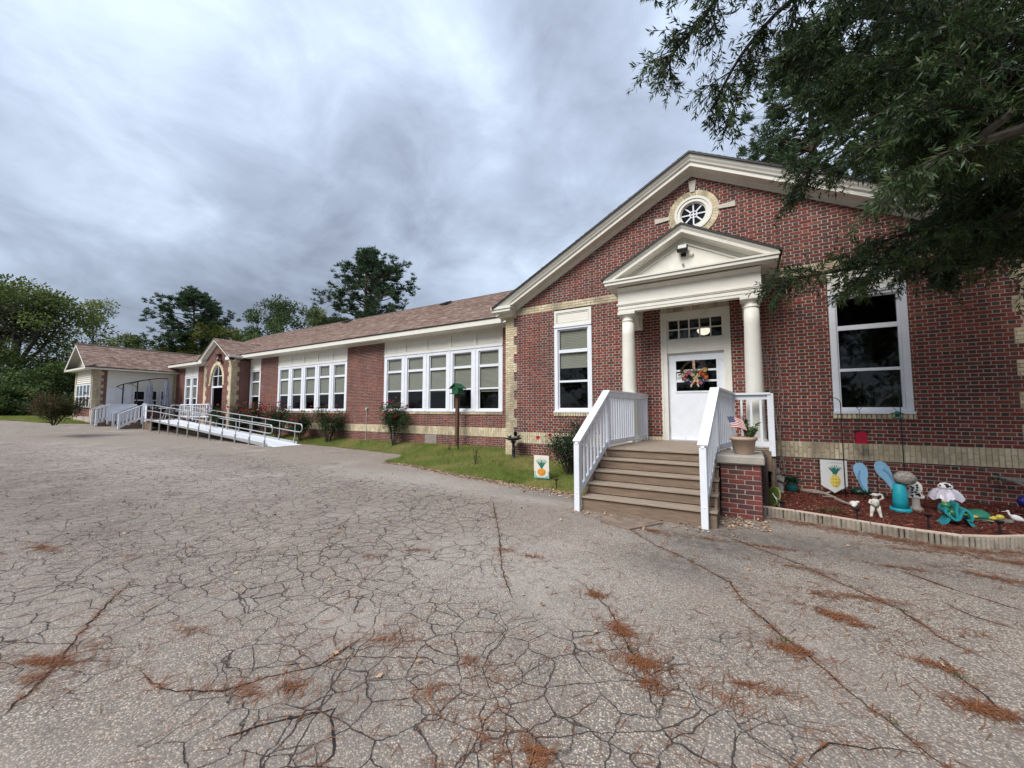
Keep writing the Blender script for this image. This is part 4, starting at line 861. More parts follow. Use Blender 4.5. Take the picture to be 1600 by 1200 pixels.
def railing(path,hts,cap=.14,nb=None,post=()):
    """path: list of (x,y,zfloor,ztop)"""
    root=MB(); 
    for a,b in zip(path,path[1:]):
        root.beam((a[0],a[1],a[3]-.02),(b[0],b[1],b[3]-.02),cap,.038)
    rl=QB('railing',root,WHITE,PS_); 
    for a,b in zip(path,path[1:]):
        mb=MB(); mb.beam((a[0],a[1],a[3]-.085),(b[0],b[1],b[3]-.085),.044,.088); QB('rail',mb,WHITE,rl); mb=MB(); mb.beam((a[0],a[1],a[2]+.06),(b[0],b[1],b[2]+.06),.044,.09); QB('rail',mb,WHITE,rl)
    for a,b in zip(path,path[1:]):
        d=math.hypot(b[0]-a[0],b[1]-a[1]); n=max(2,int(d/.125))
        for k in range(1,n):
            t=k/n; x,y=lerp(a[0],b[0],t),lerp(a[1],b[1],t); z0,z1=lerp(a[2],b[2],t)+.02,lerp(a[3],b[3],t)-.05
            m=MB(); ang=math.atan2(b[1]-a[1],b[0]-a[0]); c,s=math.cos(ang)*.019,math.sin(ang)*.019
            m.add([(x-c-s,y-s+c,z0),(x+c-s,y+s+c,z0),(x+c+s,y+s-c,z0),(x-c+s,y-s-c,z0),(x-c-s,y-s+c,z1),(x+c-s,y+s+c,z1),(x+c+s,y+s-c,z1),(x-c+s,y-s-c,z1)],[(0,1,5,4),(1,2,6,5),(2,3,7,6),(3,0,4,7),(0,3,2,1),(4,5,6,7)]); QB('baluster',m,WHITE,rl)
    for (x,y,z0,z1,w) in post: QB('post',plank(x-w,x+w,y-w,y+w,z0,z1),WHITE,rl)
kl=(-2.29,7.42); kr=(-.42,7.42)
railing([(-2.44,6.19,.20,1.16),(kl[0],kl[1],.98,2.06)],None,post=((-2.44,6.22,-.02,1.11,.047),))
railing([(kl[0],kl[1],.98,2.06),(-2.07,9.84,.98,2.06)],None,cap=.10,post=((kl[0],kl[1]+.03,.75,2.01,.045),(-2.07,9.84,.90,2.02,.045)))
railing([(-.53,6.19,.20,1.18),(kr[0],kr[1],.98,2.06)],None,post=((-.53,6.22,-.02,1.13,.047),))
railing([(kr[0],kr[1],.98,2.06),(-.20,8.66,.98,2.0)],None,post=((kr[0],kr[1]+.03,.75,2.01,.045),(-.2,8.66,.9,1.96,.045)))
railing([(-.20,8.66,.98,2.0),(.42,8.66,.98,2.0)],None,post=((.42,8.66,.82,1.98,.05),))
# ---------------- brick pier beside the steps
px0,px1,py0,py1=-.36,.19,7.06,8.0
BP=thing('brick_pier','squat red brick pier with a concrete cap beside the wooden steps','pier',((px0+px1)/2,7.5,0)); PB_=rel(BP)
mb=MB(); mb.box(px0+.008,px1-.008,py0+.008,py1,-.1,.83); core=PB_('pier_core',mb,mat('pier_mortar',(.34,.29,.25),.95,.2,15,.4,80),BP)
bh=.0745; PP={}
def pier_brick(u0,u1,z,face):
    half=(u1-u0)/2; key=(round(half,3),face,brnd.randrange(4))
    if key not in PP:
        P=(lambda u,v,n:(u,-n,v)) if face=='f' else (lambda u,v,n:(n,u,v)); c=brnd.choice([(.17,.038,.03),(.21,.05,.038),(.14,.036,.03),(.085,.035,.034),(.18,.043,.034)])
        me=mesh_np('brick',bverts(-half,half,-bh/2+.006,bh/2-.006,P,.010,.005),BF,[tuple(v*brnd.uniform(.85,1.15) for v in c)]*5); me.materials.append(BRICK); PP[key]=me
    o=link('brick',PP[key],core); m=(u0+u1)/2; o.location=(m-PB_.o.x,py0+.008-PB_.o.y,z+bh/2) if face=='f' else (px1-.008-PB_.o.x,m-PB_.o.y,z+bh/2)
for i in range(11):
    z=.0+i*bh; off=.11 if i%2 else 0
    for face,a,b in (('f',px0+.004,px1-.004),('s',py0+.004,py1)):
        u=a-off
        while u<b:
            s0,s1=max(u,a),min(u+.208,b)
            if s1-s0>.04: pier_brick(s0,s1,z,face)
            u+=.22
mb=MB(); mb.cbox(px0-.05,px1+.05,py0-.05,py1+.03,.831,.965,.018); PB_('concrete_cap',mb,CONC,BP)
# pot with plant and flag
pc=(-.03,7.36,.967); PT=thing('flower_pot','tan clay pot holding a leafy shrub on the pier cap','pot',pc); TB=rel(PT)
mb=MB(); mb.lathe(pc,[(.125,0),(.135,.01),(.175,.22),(.195,.222),(.20,.27),(.185,.275),(.17,.255),(.0,.25)],28); TB('pot',mb,mat('tan_clay',(.42,.31,.235),.8,.12,6,.2,40),PT,True)
mb=MB(); mb.lathe((pc[0],pc[1],pc[2]+.235),[(.168,0),(.0,.012)],18); TB('soil',mb,mat('potting_soil',(.03,.022,.017),.95,.3,40,.6,60),PT)
def leaf_cluster(pts,dirs,ln,wd,cols):
    pts=np.asarray(pts,float);d=np.asarray(dirs,float);n=len(pts); d/=np.linalg.norm(d,axis=1)[:,None]+1e-9
    up=rng.normal(0,1,(n,3)); s=np.cross(d,up); s/=np.linalg.norm(s,axis=1)[:,None]+1e-9; nn=np.cross(s,d)
    ln=np.broadcast_to(ln,n)[:,None]; wd=np.broadcast_to(wd,n)[:,None]
    return np.stack([pts,pts+d*ln*.45+s*wd/2+nn*wd*.12,pts+d*ln,pts+d*ln*.45-s*wd/2+nn*wd*.12],1).reshape(-1,3)
LEAF=mat('leaf_green',rough=.5,var=.18,scale=3,attr=True,trans=.25,spec=.35)
LEAFM=mat('leaf_matte',rough=.7,var=.2,scale=2,attr=True,trans=.25,spec=.15)
def gcols(n,a,b,dark=.15):
    r=rng.random((n,1)); c=np.array(a)*(1-r)+np.array(b)*r; k=rng.random(n)<dark; c[k]*=.55; return c
mb=MB(); pts=[];dr_=[]
for s in range(7):
    a=rng.uniform(0,6.28); tip=Vector((pc[0]+.10+math.cos(a)*.09,pc[1]+math.sin(a)*.09,pc[2]+rng.uniform(.36,.60))); base=Vector((pc[0]+.08,pc[1],pc[2]+.24)); mid=base.lerp(tip,.5)+Vector((math.cos(a)*.03,math.sin(a)*.03,0)); mb.tube([base,mid,tip],[.006,.005,.003],5)
    for k in range(34):
        t=rng.uniform(.25,1); p=base.lerp(tip,t); pts.append(tuple(p)); b_=rng.uniform(0,6.28); dr_.append((math.cos(b_),math.sin(b_),rng.uniform(.1,.9)))
TB('stem',mb,mat('green_stem',(.06,.075,.03),.7,.2,9),PT)
V=leaf_cluster(pts,dr_,rng.uniform(.05,.09,len(pts)),.026,None)-np.array(pc); link('foliage',fast_mesh('foliage',V,4,gcols(len(pts),(.035,.085,.02),(.10,.17,.05))),PT,LEAF,kind='stuff')
fb=Vector((pc[0]-.11,pc[1]-.02,pc[2]+.24)); ft=fb+Vector((-.11,-.02,.36)); FG=thing('small_flag','small striped flag on a thin stick stuck in the flower pot','flag',fb); GB=rel(FG)
mb=MB(); mb.tube([fb,ft],.004,6); mb.blob(ft,.007,6,4); GB('stick',mb,mat('dowel',(.35,.26,.16),.6,.1,9),FG)
mb=MB(); ax=(fb-ft).normalized(); fly=(Vector((.80,-.1,-.40))); fly=(fly-ax*fly.dot(ax)).normalized(); nx,ny=24,26; hh,ln=.19,.24
def fpt(i,j):
    t=i/nx; p=ft+ax*(.01+hh*j/ny)+fly*ln*t; wv=math.sin(t*9+j*.05)*.022*t; p=p+Vector((0,-1,0))*wv+Vector((0,0,-.11*t*t)); return p
G_=[[fpt(i,j) for j in range(ny+1)] for i in range(nx+1)]
for i in range(nx):
    for j in range(ny):
        st=j//2; 
        if i<10 and st<7: c=(.55,.55,.58) if (i%2==1 and j%2==1 and (i+j)%4==0) else (.02,.035,.12)
        else: c=(.38,.02,.03) if st%2==0 else (.72,.70,.66)
        mb.add([tuple(G_[a][b]) for a,b in ((i,j),(i+1,j),(i+1,j+1),(i,j+1))],[(0,1,2,3)],c)
GB('cloth',mb,mat('flag_cloth',rough=.8,var=.06,scale=20,attr=True),FG)
p=onZ(1127,800); mb=MB(); mb.lathe((p[0],p[1]+.15,0),[(.035,0),(.03,.06),(.018,.10),(.02,.12),(.014,.14),(.0,.145)],14); obj('white_bottle',mb,mat('white_plastic',(.7,.7,.68),.4,.05,9),None,True,label='small white plastic bottle on the ground against the pier',category='bottle')
mb=MB(); ps=[onZ(*q)[:2] for q in ((948,803),(1000,806),(1038,817),(985,827),(940,815))]; 
mb.prism([(a,b-.06) for a,b in ps[::-1]],'z',.002,.022); obj('stone_slab',mb,mat('old_slab',(.20,.15,.115),.95,.3,5,.6,30,dirt=((.08,.06,.04),6,.5,.7)),None,label='flat mossy brown slab lying at the foot of the wooden steps',category='slab')
# ---------------- wreath on the door
wc=Vector((-.98,YW+.035,2.52)); WR_=thing('door_wreath','grapevine wreath with bright flowers and ribbon on the white door','wreath',wc); WB=rel(WR_)
mb=MB()
for k in range(7):
    r0=.265+rng.uniform(-.02,.02); ph=rng.uniform(0,6.28); pts=[(wc.x+(r0+.018*math.sin(5*a+ph))*math.cos(a),wc.y+.018*math.sin(4*a+ph*2),wc.z+.03+(r0+.018*math.cos(6*a+ph))*math.sin(a)) for a in np.linspace(0,2*math.pi,40)]; mb.tube(pts,.009,5,caps=False)
WB('vine_ring',mb,mat('grapevine',(.05,.028,.018),.9,.3,20),WR_)
FC=[(.36,.04,.11),(.42,.10,.03),(.34,.03,.03),(.44,.32,.12),(.03,.05,.18),(.44,.38,.32),(.10,.15,.28),(.32,.09,.20)]
pos=[(-.21,-.09,0),(.25,-.07,1),(-.02,-.2,2),(.14,-.2,7),(-.18,.08,5),(.23,.1,3),(-.03,.0,5),(-.16,.0,0),(.15,.07,1),(.19,.0,2),(.02,-.09,3),(-.15,-.13,6),(-.24,-.01,5),(.09,-.02,5),(.2,-.14,4),(-.07,-.17,4),(.12,.02,2),(-.09,.06,7),(.06,-.15,3)]
for dx,dz,ci in pos:
    m=MB(); c=Vector((wc.x+dx,wc.y-.04,wc.z-.02+dz)); rr=rng.uniform(.04,.06)
    for k in range(9):
        a=k*2.4; tip=c+Vector((math.cos(a)*rr,-.02+.02*rng.random(),math.sin(a)*rr)); s=Vector((-math.sin(a),0,math.cos(a)))*rr*.38; md=c.lerp(tip,.6)+Vector((0,-.018,0)); m.add([tuple(c),tuple(md+s),tuple(tip),tuple(md-s)],[(0,1,2,3)],tuple(v*rng.uniform(.8,1.2) for v in FC[ci]))
    m.blob(c+Vector((0,-.012,0)),.016,8,5,col=(.45,.30,.03)); WB('flower',m,mat('petal',rough=.8,var=.1,scale=30,attr=True),WR_)
n=130; a=rng.uniform(0,6.28,n); r=rng.uniform(0,.27,n); P=np.stack([wc.x+r*np.cos(a),np.full(n,wc.y-.025),wc.z-.05+.13*np.sin(a)*r/.27+rng.normal(0,.04,n)],-1); D=np.stack([np.cos(a),rng.uniform(-.6,0,n),np.sin(a)],-1)
link('leaves',fast_mesh('leaves',leaf_cluster(P,D,rng.uniform(.05,.1,n),.03,None)-np.array(wc),4,gcols(n,(.03,.09,.03),(.14,.22,.08))),WR_,LEAFM,kind='stuff')
mb=MB(); 
def ribbon(pts,w_):
    for i in range(len(pts)-1):
        a,b=Vector(pts[i]),Vector(pts[i+1]); d=(b-a).normalized(); s=d.cross(Vector((0,1,0))).normalized()*w_/2; mb.add([tuple(a-s),tuple(a+s),tuple(b+s),tuple(b-s)],[(0,1,2,3)],[(.42,.34,.26),(.40,.14,.12),(.40,.33,.26)][i%3])
RBN=mat('ribbon_cloth',rough=.7,var=.06,scale=40,attr=True)
ribbon([(wc.x,wc.y-.03,wc.z+.31-.03*k) for k in range(9)],.055); WB('ribbon',mb,RBN,WR_)
for sg in (-1,1): mb=MB(); ribbon([(wc.x+.03+sg*.012*k+.02*math.sin(k*.8),wc.y-.05-.004*k-sg*.003,wc.z-.06-.036*k) for k in range(8)],.032); WB('ribbon',mb,RBN,WR_)
# ================================================================ DECK AND RAMP (far left)
DK=thing('wooden_deck','white railed wooden deck with two short stairs beside the low end block','deck',(-33.5,10,0)); DB=rel(DK)
ZD=1.05
mb=MB(); y=9.25; 
while y<11.6: mb.box(-35.5,-31.6,y,min(y+.138,11.6),ZD-.035,ZD); y+=.145
y=7.95
while y<9.2: mb.box(-35.5,-34.35,y,y+.138,ZD-.035,ZD); y+=.145
DB('floor_boards',mb,WOOD,DK)
LAT=mat('white_board',(.72,.76,.84),.5,.05,5)
def fencepanel(p,q,z0,z1,name='white_panel'):
    m=MB(); m.beam((p[0],p[1],(z0+z1)/2),(q[0],q[1],(z0+z1)/2),.03,z1-z0); m.beam((p[0],p[1],z1+.02),(q[0],q[1],z1+.02),.12,.04); DB(name,m,LAT,DK)
fencepanel((-34.33,7.95),(-34.33,9.2),ZD-.1,2.0); fencepanel((-33.1,9.22),(-32.5,9.22),ZD-.12,2.02)
mb=MB(); mb.box(-33.1,-31.6,9.24,9.27,.3,ZD-.04); DB('skirting',mb,WOOD,DK); mb=MB(); mb.box(-34.32,-34.29,7.95,9.2,.3,ZD-.11); DB('skirting',mb,WOOD,DK)
def deckstair(xl,xr,ytop,n,z0):
    st=(ZD-z0)/n
    for k in range(1,n+1):
        m=MB(); m.box(xl+.02,xr-.02,ytop-.28*k,ytop-.28*(k-1)-.003,ZD-st*k-.04,ZD-st*k); DB('stair_tread',m,WOOD,DK)
    yb_=ytop-.28*n+.05; zb=z0
    for x in (xl,xr):
        m=MB(); m.beam((x,ytop,ZD+.93),(x,yb_-.05,zb+.98),.11,.045); rl=DB('stair_rail',m,WHITE,DK)
        m=MB(); m.beam((x,ytop,ZD+.12),(x,yb_,zb+.20),.04,.12); m.box(x-.05,x+.05,yb_-.05,yb_+.05,zb-.05,zb+.95); m.box(x-.05,x+.05,ytop-.05,ytop+.05,ZD-.3,ZD+.9)
        nb=max(3,int((ytop-yb_)/.16))
        for k in range(1,nb): t=k/nb; yy=lerp(ytop,yb_,t); zz=lerp(ZD,zb+.08,t); m.box(x-.02,x+.02,yy-.03,yy+.03,zz+.1,zz+.88)
        DB('rail_frame',m,WHITE,rl)
    m=MB(); m.prism([(ytop,z0-.1),(ytop,ZD-.1),(yb_,z0+.1),(yb_,z0-.1)],'x',xr-.09,xr-.05); DB('stair_side',m,WOOD,DK)
deckstair(-35.3,-34.4,7.93,2,.72); deckstair(-34.2,-33.1,9.2,4,.42)
def picket(p,q,zt=2.0):
    m=MB(); m.beam((p[0],p[1],zt),(q[0],q[1],zt),.10,.05); m.beam((p[0],p[1],zt-.75),(q[0],q[1],zt-.75),.04,.08); n=int(math.hypot(q[0]-p[0],q[1]-p[1])/.30)
    for k in range(n+1):
        t=k/n; x,y=lerp(p[0],q[0],t),lerp(p[1],q[1],t); w_=.05 if k%6==0 else .025; m.box(x-w_,x+w_,y-w_,y+w_,zt-(1.0 if k%6==0 else .78),zt-.02)
    DB('picket_rail',m,WHITE,DK)
picket((-31.5,10.62),(-27.4,10.62))
# ramp
RPX0,RPX1=-17.7,-32.4; RY0,RY1=9.1,10.35
RP=thing('access_ramp','long aluminium wheelchair ramp with looped double handrails rising to the deck','ramp',(-25,9.7,0)); RB=rel(RP)
def rz(x): return lerp(.10,ZD,min(1,max(0,(RPX0-x)/(RPX0-RPX1-1.2))))
N_=8
for k in range(N_):
    a,b=lerp(RPX0,RPX1,k/N_)-.004,lerp(RPX0,RPX1,(k+1)/N_)+.004; m=MB()
    m.add([(a,RY0,rz(a)),(b,RY0,rz(b)),(b,RY1,rz(b)),(a,RY1,rz(a)),(a,RY0,rz(a)-.06),(b,RY0,rz(b)-.06),(b,RY1,rz(b)-.06),(a,RY1,rz(a)-.06)],[(0,1,2,3),(7,6,5,4),(0,4,5,1),(1,5,6,2),(2,6,7,3),(3,7,4,0)])
    RB('ramp_panel',m,mat('ramp_tread',(.72,.73,.76),.5,.06,20,.2,70),RP)
m=MB(); m.add([(RPX0,RY0,.102),(RPX0,RY1,.102),(RPX0+.35,RY1,G(RPX0+.35,9.5)+.01),(RPX0+.35,RY0,G(RPX0+.35,9.5)+.01)],[(0,1,2,3)]); RB('toe_plate',m,MATS['ramp_tread'],RP)
for yy in (RY0-.03,RY1+.03):
    xe=RPX1; xs_=RPX0-.1
    m=MB(); top=[(x,yy,rz(x)+.92) for x in np.linspace(xe,xs_,20)]; lo=[(x,yy,rz(x)+.55) for x in np.linspace(xe,xs_,20)]
    loop=[(xs_+.28,yy,rz(xs_)+.90),(xs_+.36,yy,rz(xs_)+.82),(xs_+.38,yy,rz(xs_)+.70),(xs_+.34,yy,rz(xs_)+.60),(xs_+.22,yy,rz(xs_)+.545)]
    m.tube(top+loop+lo[::-1],.024,7); RB('handrail',m,ALU,RP,True)
    m=MB(); m.beam((xe,yy,rz(xe)+.05),(xs_,yy,rz(xs_)+.05),.02,.10); RB('edge_curb',m,ALU,RP)
    for k in range(12):
        x=lerp(xe+.05,xs_-.2,k/11); m=MB(); m.box(x-.025,x+.025,yy-.05,yy-.005,G(x,min(yy,10.3))-.02 if k%1==0 else rz(x),rz(x)+.10+.12); m.tube([(x,yy,rz(x)),(x,yy,rz(x)+.91)],.021,7); m.box(x-.07,x+.07,yy-.09,yy+.04,G(x,min(yy,10.3))-.01,G(x,min(yy,10.3))+.012); RB('post',m,ALU,RP)
# parasols
UMB=mat('grey_canvas',(.25,.27,.33),.85,.15,5,.3,20,stretch=(1,1,.3))
def parasol(uc,vc0,vc1,arm,post,lab,X=-34.9):
    c0=onX(uc,vc0,X); c1=onX(uc,vc1,X); T=thing('patio_parasol',lab,'parasol',(c0[0],c0[1],ZD),'closed parasols on the deck'); Tb=rel(T)
    h=c0[2]-c1[2]; m=MB(); pr=[(.05,0),(.20,-.0)]; n=16; V=[];F=[]; prof=[(.02,0),(.10,-.18*h),(.13,-.4*h),(.13,-.62*h),(.11,-.66*h),(.15,-.8*h),(.19,-.97*h),(.13,-h)]
    for r,z in prof:
        for j in range(n): a=6.2832*j/n; rr=r*(1+.28*(j%2)); V.append((c0[0]+rr*math.cos(a),c0[1]+rr*math.sin(a),c0[2]+z))
    for i in range(len(prof)-1):
        for j in range(n): F.append((i*n+j,i*n+(j+1)%n,(i+1)*n+(j+1)%n,(i+1)*n+j))
    m.add(V,F); Tb('canopy',m,UMB,T)
    m=MB(); m.tube([onX(u,v,X) for u,v in arm],.03,7); Tb('arm',m,BLACKM,T,True)
    pt=onX(*post[0],X); m=MB(); m.tube([(pt[0],pt[1],ZD),(pt[0],pt[1],pt[2])],.035,8); Tb('post',m,BLACKM,T)
    m=MB(); m.box(pt[0]-.4,pt[0]+.4,pt[1]-.06,pt[1]+.06,ZD,ZD+.05); m.box(pt[0]-.06,pt[0]+.06,pt[1]-.4,pt[1]-.0601,ZD,ZD+.05); m.box(pt[0]-.06,pt[0]+.06,pt[1]+.0601,pt[1]+.4,ZD,ZD+.05); Tb('cross_base',m,BLACKM,T)
    b0=onX(*post[1],X); mid=onX(post[0][0],post[0][1]+10,X); m=MB(); m.tube([b0,mid],.018,6); Tb('brace',m,BLACKM,T)
parasol(235,595,633,[(182,604.5),(190,601),(203,598),(216,595.5),(228,593.5),(235,594)],[(193,600),(184,604)],'closed grey cantilever parasol whose post stands by the white panel')
parasol(261,592,636,[(201,600.5),(215,596.5),(232,593),(248,591.5),(263,591.8)],[(215.5,596),(205,600)],'closed grey cantilever parasol nearest the brick corner',-34.75)
# table and chairs on the deck
def at(u,v,z=ZD):
    return onZ(u,v,z)
tp=(-32.6,10.35); TT=thing('deck_table','white round patio table on the far deck','table',(tp[0],tp[1],ZD)); Tb=rel(TT)
m=MB(); m.lathe((tp[0],tp[1],ZD+.70),[(.5,0),(.52,.02),(.5,.035)],24); Tb('table_top',m,WHITE,TT)
for k in range(4): a=.785+k*1.571; m=MB(); m.tube([(tp[0]+.12*math.cos(a),tp[1]+.12*math.sin(a),ZD+.7),(tp[0]+.36*math.cos(a),tp[1]+.36*math.sin(a),ZD)],.022,6); Tb('leg',m,WHITE,TT)
def chair(x,y,ang,lab):
    T=thing('patio_chair',lab,'chair',(x,y,ZD),'dark chairs on the deck'); T.rotation_euler=(0,0,ang); dm=mat('dark_wicker',(.035,.037,.045),.6,.2,20)
    m=MB(); m.cbox(-.24,.24,-.24,.24,.40,.45,.01); obj('seat',m,dm,T); m=MB(); m.cbox(-.24,.24,.20,.25,.452,.92,.01); obj('backrest',m,dm,T)
    for sx in (-1,1):
        for sy in (-1,1): m=MB(); m.box(sx*.21-.02,sx*.21+.02,sy*.21-.02,sy*.21+.02,0,.40); obj('leg',m,dm,T)
        m=MB(); m.box(sx*.25-.02,sx*.25+.02,-.24,.2,.62,.65); m.box(sx*.25-.018,sx*.25+.018,-.235,-.2,.45,.62); obj('armrest',m,dm,T)
chair(-31.9,10.5,-1.4,'dark patio chair between the white table and picket rail'); chair(-33.6,10.3,1.5,'dark patio chair beside the white table and parasols')
# ================================================================ MULCH BED
_bx=[.2,.59,1.03,1.42,1.77,2.09,2.44,2.87,3.5,4.2,5.0]; _by=[7.46,7.40,7.28,7.14,7.05,6.97,7.05,7.35,7.8,8.3,8.8]
ZBED=.075
bx=np.linspace(.2,5.0,64); be=np.interp(bx,_bx,_by)+.05; bt=np.linspace(0,1,30); MX=np.repeat(bx[:,None],30,1); MY=be[:,None]+(9.95-be)[:,None]*bt
MZ=ZBED+np.array([[.018*mnoise.noise(Vector((a*3,b*3,0)))+.012*mnoise.noise(Vector((a*11,b*11,2))) for a,b in zip(r1,r2)] for r1,r2 in zip(MX,MY)])
link('mulch_bed',grid_mesh('mulch_bed',MX,MY,MZ),None,mat('red_mulch_soil',(.085,.022,.014),.95,.4,18,.9,50),kind='structure')
n=15000; x=rng.uniform(.2,4.2,n); y0=np.interp(x,_bx,_by)+.06; y=y0+(9.9-y0)*rng.random(n); z=ZBED+.012+.02*rng.random(n); a=rng.uniform(0,np.pi,n); l=rng.uniform(.015,.05,n); wd=rng.uniform(.004,.009,n); tl=rng.normal(0,.25,n)
d=np.stack([np.cos(a)*l,np.sin(a)*l,tl*l],-1)/2*1.2; s=np.stack([-np.sin(a)*wd,np.cos(a)*wd,rng.normal(0,.4,n)*wd],-1)/2; c=np.stack([x,y,z],-1)
r=rng.random((n,1)); mc=np.array([.10,.018,.012])*(1-r)+np.array([.20,.045,.026])*r; k=rng.random(n); mc[k<.07]=(.32,.20,.13); mc[k>.85]=(.04,.012,.01)
link('mulch_chips',fast_mesh('mulch_chips',np.stack([c-d-s,c-d+s,c+d+s,c+d-s],1).reshape(-1,3),4,mc),None,mat('mulch_chip',rough=.9,var=.15,scale=30,attr=True),kind='stuff',label='dark red shredded mulch filling the flower bed',category='mulch')
# scalloped edging
EG=thing('garden_edging','scalloped grey concrete edging curving along the red mulch bed','edging',(1.5,7.2,0)); EB=rel(EG)
path=[]; acc=0; ps=[Vector((a,b)) for a,b in zip(_bx,_by)]
for a,b in zip(ps,ps[1:]):
    k=max(2,int((b-a).length/.01))
    for i in range(k): path.append(a.lerp(b,i/k))
EDM=mat('edging_concrete',(.27,.235,.19),.9,.22,9,.5,60,dirt=((.10,.08,.055),4,.48,.75))
arc=[0]
for p,q in zip(path,path[1:]): arc.append(arc[-1]+(q-p).length)
def apt(s):
    i=min(np.searchsorted(arc,s),len(path)-2); return path[i],(path[i+1]-path[i]).normalized()
s=0;sw=.053;seg=0
while s<min(arc[-1]-.5,4.3):
    mb=MB()
    for k in range(8):
        s0=s+k*sw; p,d=apt(s0); q,_=apt(s0+sw-.004); nrm=Vector((d.y,-d.x)); V=[];m=5; zt=.128+.004*math.sin(seg*2.3)
        for zz,f in ((-.03,1),(zt-.012,1),(zt,.62)):
            for j in range(m+1):
                t=j/m; w_=math.sin(math.pi*t)*.017*f; pp=p.lerp(q,t)+nrm*w_; V.append((pp.x,pp.y,zz))
            pp=q-nrm*.045; V.append((pp.x,pp.y,zz)); pp=p-nrm*.045; V.append((pp.x,pp.y,zz))
        c_=m+3; F=[]
        for r_ in range(2):
            for j in range(c_): F.append((r_*c_+j,r_*c_+(j+1)%c_,(r_+1)*c_+(j+1)%c_,(r_+1)*c_+j))
        F.append(tuple(range(2*c_,3*c_))); mb.add(V,F)
    p,_=apt(s); q,_=apt(s+8*sw-.012); 
    EB('edging_stone',mb,EDM,EG)
    mb=MB(); d=(q-p).normalized(); nrm=Vector((d.y,-d.x)); mb.beam((p.x-nrm.x*.02,p.y-nrm.y*.02,.136),(q.x-nrm.x*.02,q.y-nrm.y*.02,.136),.06,.016); EB('edging_lip',mb,mat('edging_lip',(.50,.40,.32),.9,.15,10,.3,60),EG)
    s+=8*sw; seg+=1
# ================================================================ BED ORNAMENTS
def one(name,mb,m,label,cat,smooth=True,**k): return obj(name,mb,m,None,smooth,label=label,category=cat,**k)
def sprite(w_,h_,nx,ny,f,mb,O,U,V_,N_,wave=.0):
    for i in range(nx):
        for j in range(ny):
            c=f((i+.5)/nx,(j+.5)/ny)
            if c is None: continue
            P=[]
            for a,b in ((i,j),(i+1,j),(i+1,j+1),(i,j+1)):
                u,v=a/nx,b/ny; P.append(tuple(O+U*(u-.5)*w_+V_*v*h_+N_*wave*math.sin(u*5+v*3)))
            mb.add(P,[(0,1,2,3)],c)
def pineapple(u,v,cx,cy,body,leaf,bodyc,bg,orange=False):
    # u,v in 0..1 (v up) ; returns colour or None
    bu,bv=(u-cx)/body[0],(v-cy)/body[1]
    if bu*bu+bv*bv<1:
        g=(math.sin((u*30+v*30))*math.sin((u*30-v*30)))
        sh=1-.45*max(0,bu*.6-bv*.4)
        return tuple(k*sh*(.62 if g>.35 else 1.1) for k in bodyc)
    top=cy+body[1]*.85; dv=(v-top)
    if 0<dv<leaf:
        t=dv/leaf
        for k in range(-4,5):
            ang=k*.26; w0=.05*(1-t)*1.4; xc=cx+math.sin(ang)*dv*(1.0+.9*t*abs(k)/4)*.75
            if abs(u-xc)<w0*.55+.006 and dv<leaf*(1-.07*abs(k)): return (.02,.10+.05*((k+4)%3),.09+.03*((k+4)%2))
    return bg
# banner
bc=Vector(onZ(1303,775,ZBED)); bc.z=ZBED
BN=thing('pineapple_banner','pale pennant shaped banner printed with a yellow pineapple in the mulch bed','banner',bc); Bb=rel(BN)
hz0=onY(1303,772,bc.y)[2]; topz=onY(1303,719,bc.y)[2]; lx_,rx_=onY(1281,720,bc.y)[0],onY(1323,721,bc.y)[0]; wB=rx_-lx_; hB=topz-onY(1303,770,bc.y)[2]
def banf(u,v):
    lim=.22*(1-abs(u-.5)*2)
    if v<.22-lim: return None
    if v>.88 and .3<u<.85 and (int(u*40)%3) and .90<v<.94: return (.42,.42,.42)
    return pineapple(u,v,.55,.36,(.20,.20),.34,(.62,.48,.10),(.60,.60,.58))
mb=MB(); sprite(wB,hB,44,48,banf,mb,Vector(((lx_+rx_)/2,bc.y,topz-hB)),Vector((1,.05,0)),Vector((0,0,1)),Vector((0,-1,0)),.012); Bb('cloth',mb,mat('banner_cloth',rough=.9,var=.05,scale=40,attr=True),BN)
mb=MB(); mb.tube([(lx_-.02,bc.y+.012,0.0),(lx_-.02,bc.y+.012,topz+.02),(rx_+.02,bc.y+.03,topz+.02)],.006,6); Bb('stand',mb,BLACKM,BN)
# blue wings
def wing(mb,c,sg,h,w_,tilt):
    pr=[(0,.0),(.10,.12),(.32,.30),(.5,.5),(.62,.72),(.60,.88),(.42,.98),(.20,1.0),(.02,.93),(-.12,.78),(-.13,.6),(-.05,.42),(-.04,.2),(-.03,.06)]
    n=len(pr); P=[]
    for x,z in pr:
        xx=sg*x*w_; zz=z*h; P.append((c[0]+xx*math.cos(tilt)+zz*math.sin(tilt)*1.0,c[2]+zz*math.cos(tilt)-xx*math.sin(tilt)))
    V=[(p[0],c[1]-.012,p[1]) for p in P]+[(p[0],c[1]+.004,p[1]) for p in P]
    mb.add(V,[tuple(range(n)),tuple(range(n,2*n))[::-1]]+[(i,n+i,n+(i+1)%n,(i+1)%n) for i in range(n)],(.23,.44,.62))
    for k in range(16):
        t=.12+.05*k; zz=t*h*.8; xx=sg*w_*(.05+.32*math.sin(t*2.6)); cx_=c[0]+xx*math.cos(tilt)+zz*math.sin(tilt); cz=c[2]+zz*math.cos(tilt)-xx*math.sin(tilt); mb.blob((cx_,c[1]-.013,cz),(.018,.004,.026),8,5,col=(.14,.30,.45))
wp=Vector(onZ(1372,785,ZBED)); WG=thing('angel_wings','pair of light blue metal angel wings on a stake in the mulch','ornament',wp); Wb=rel(WG)
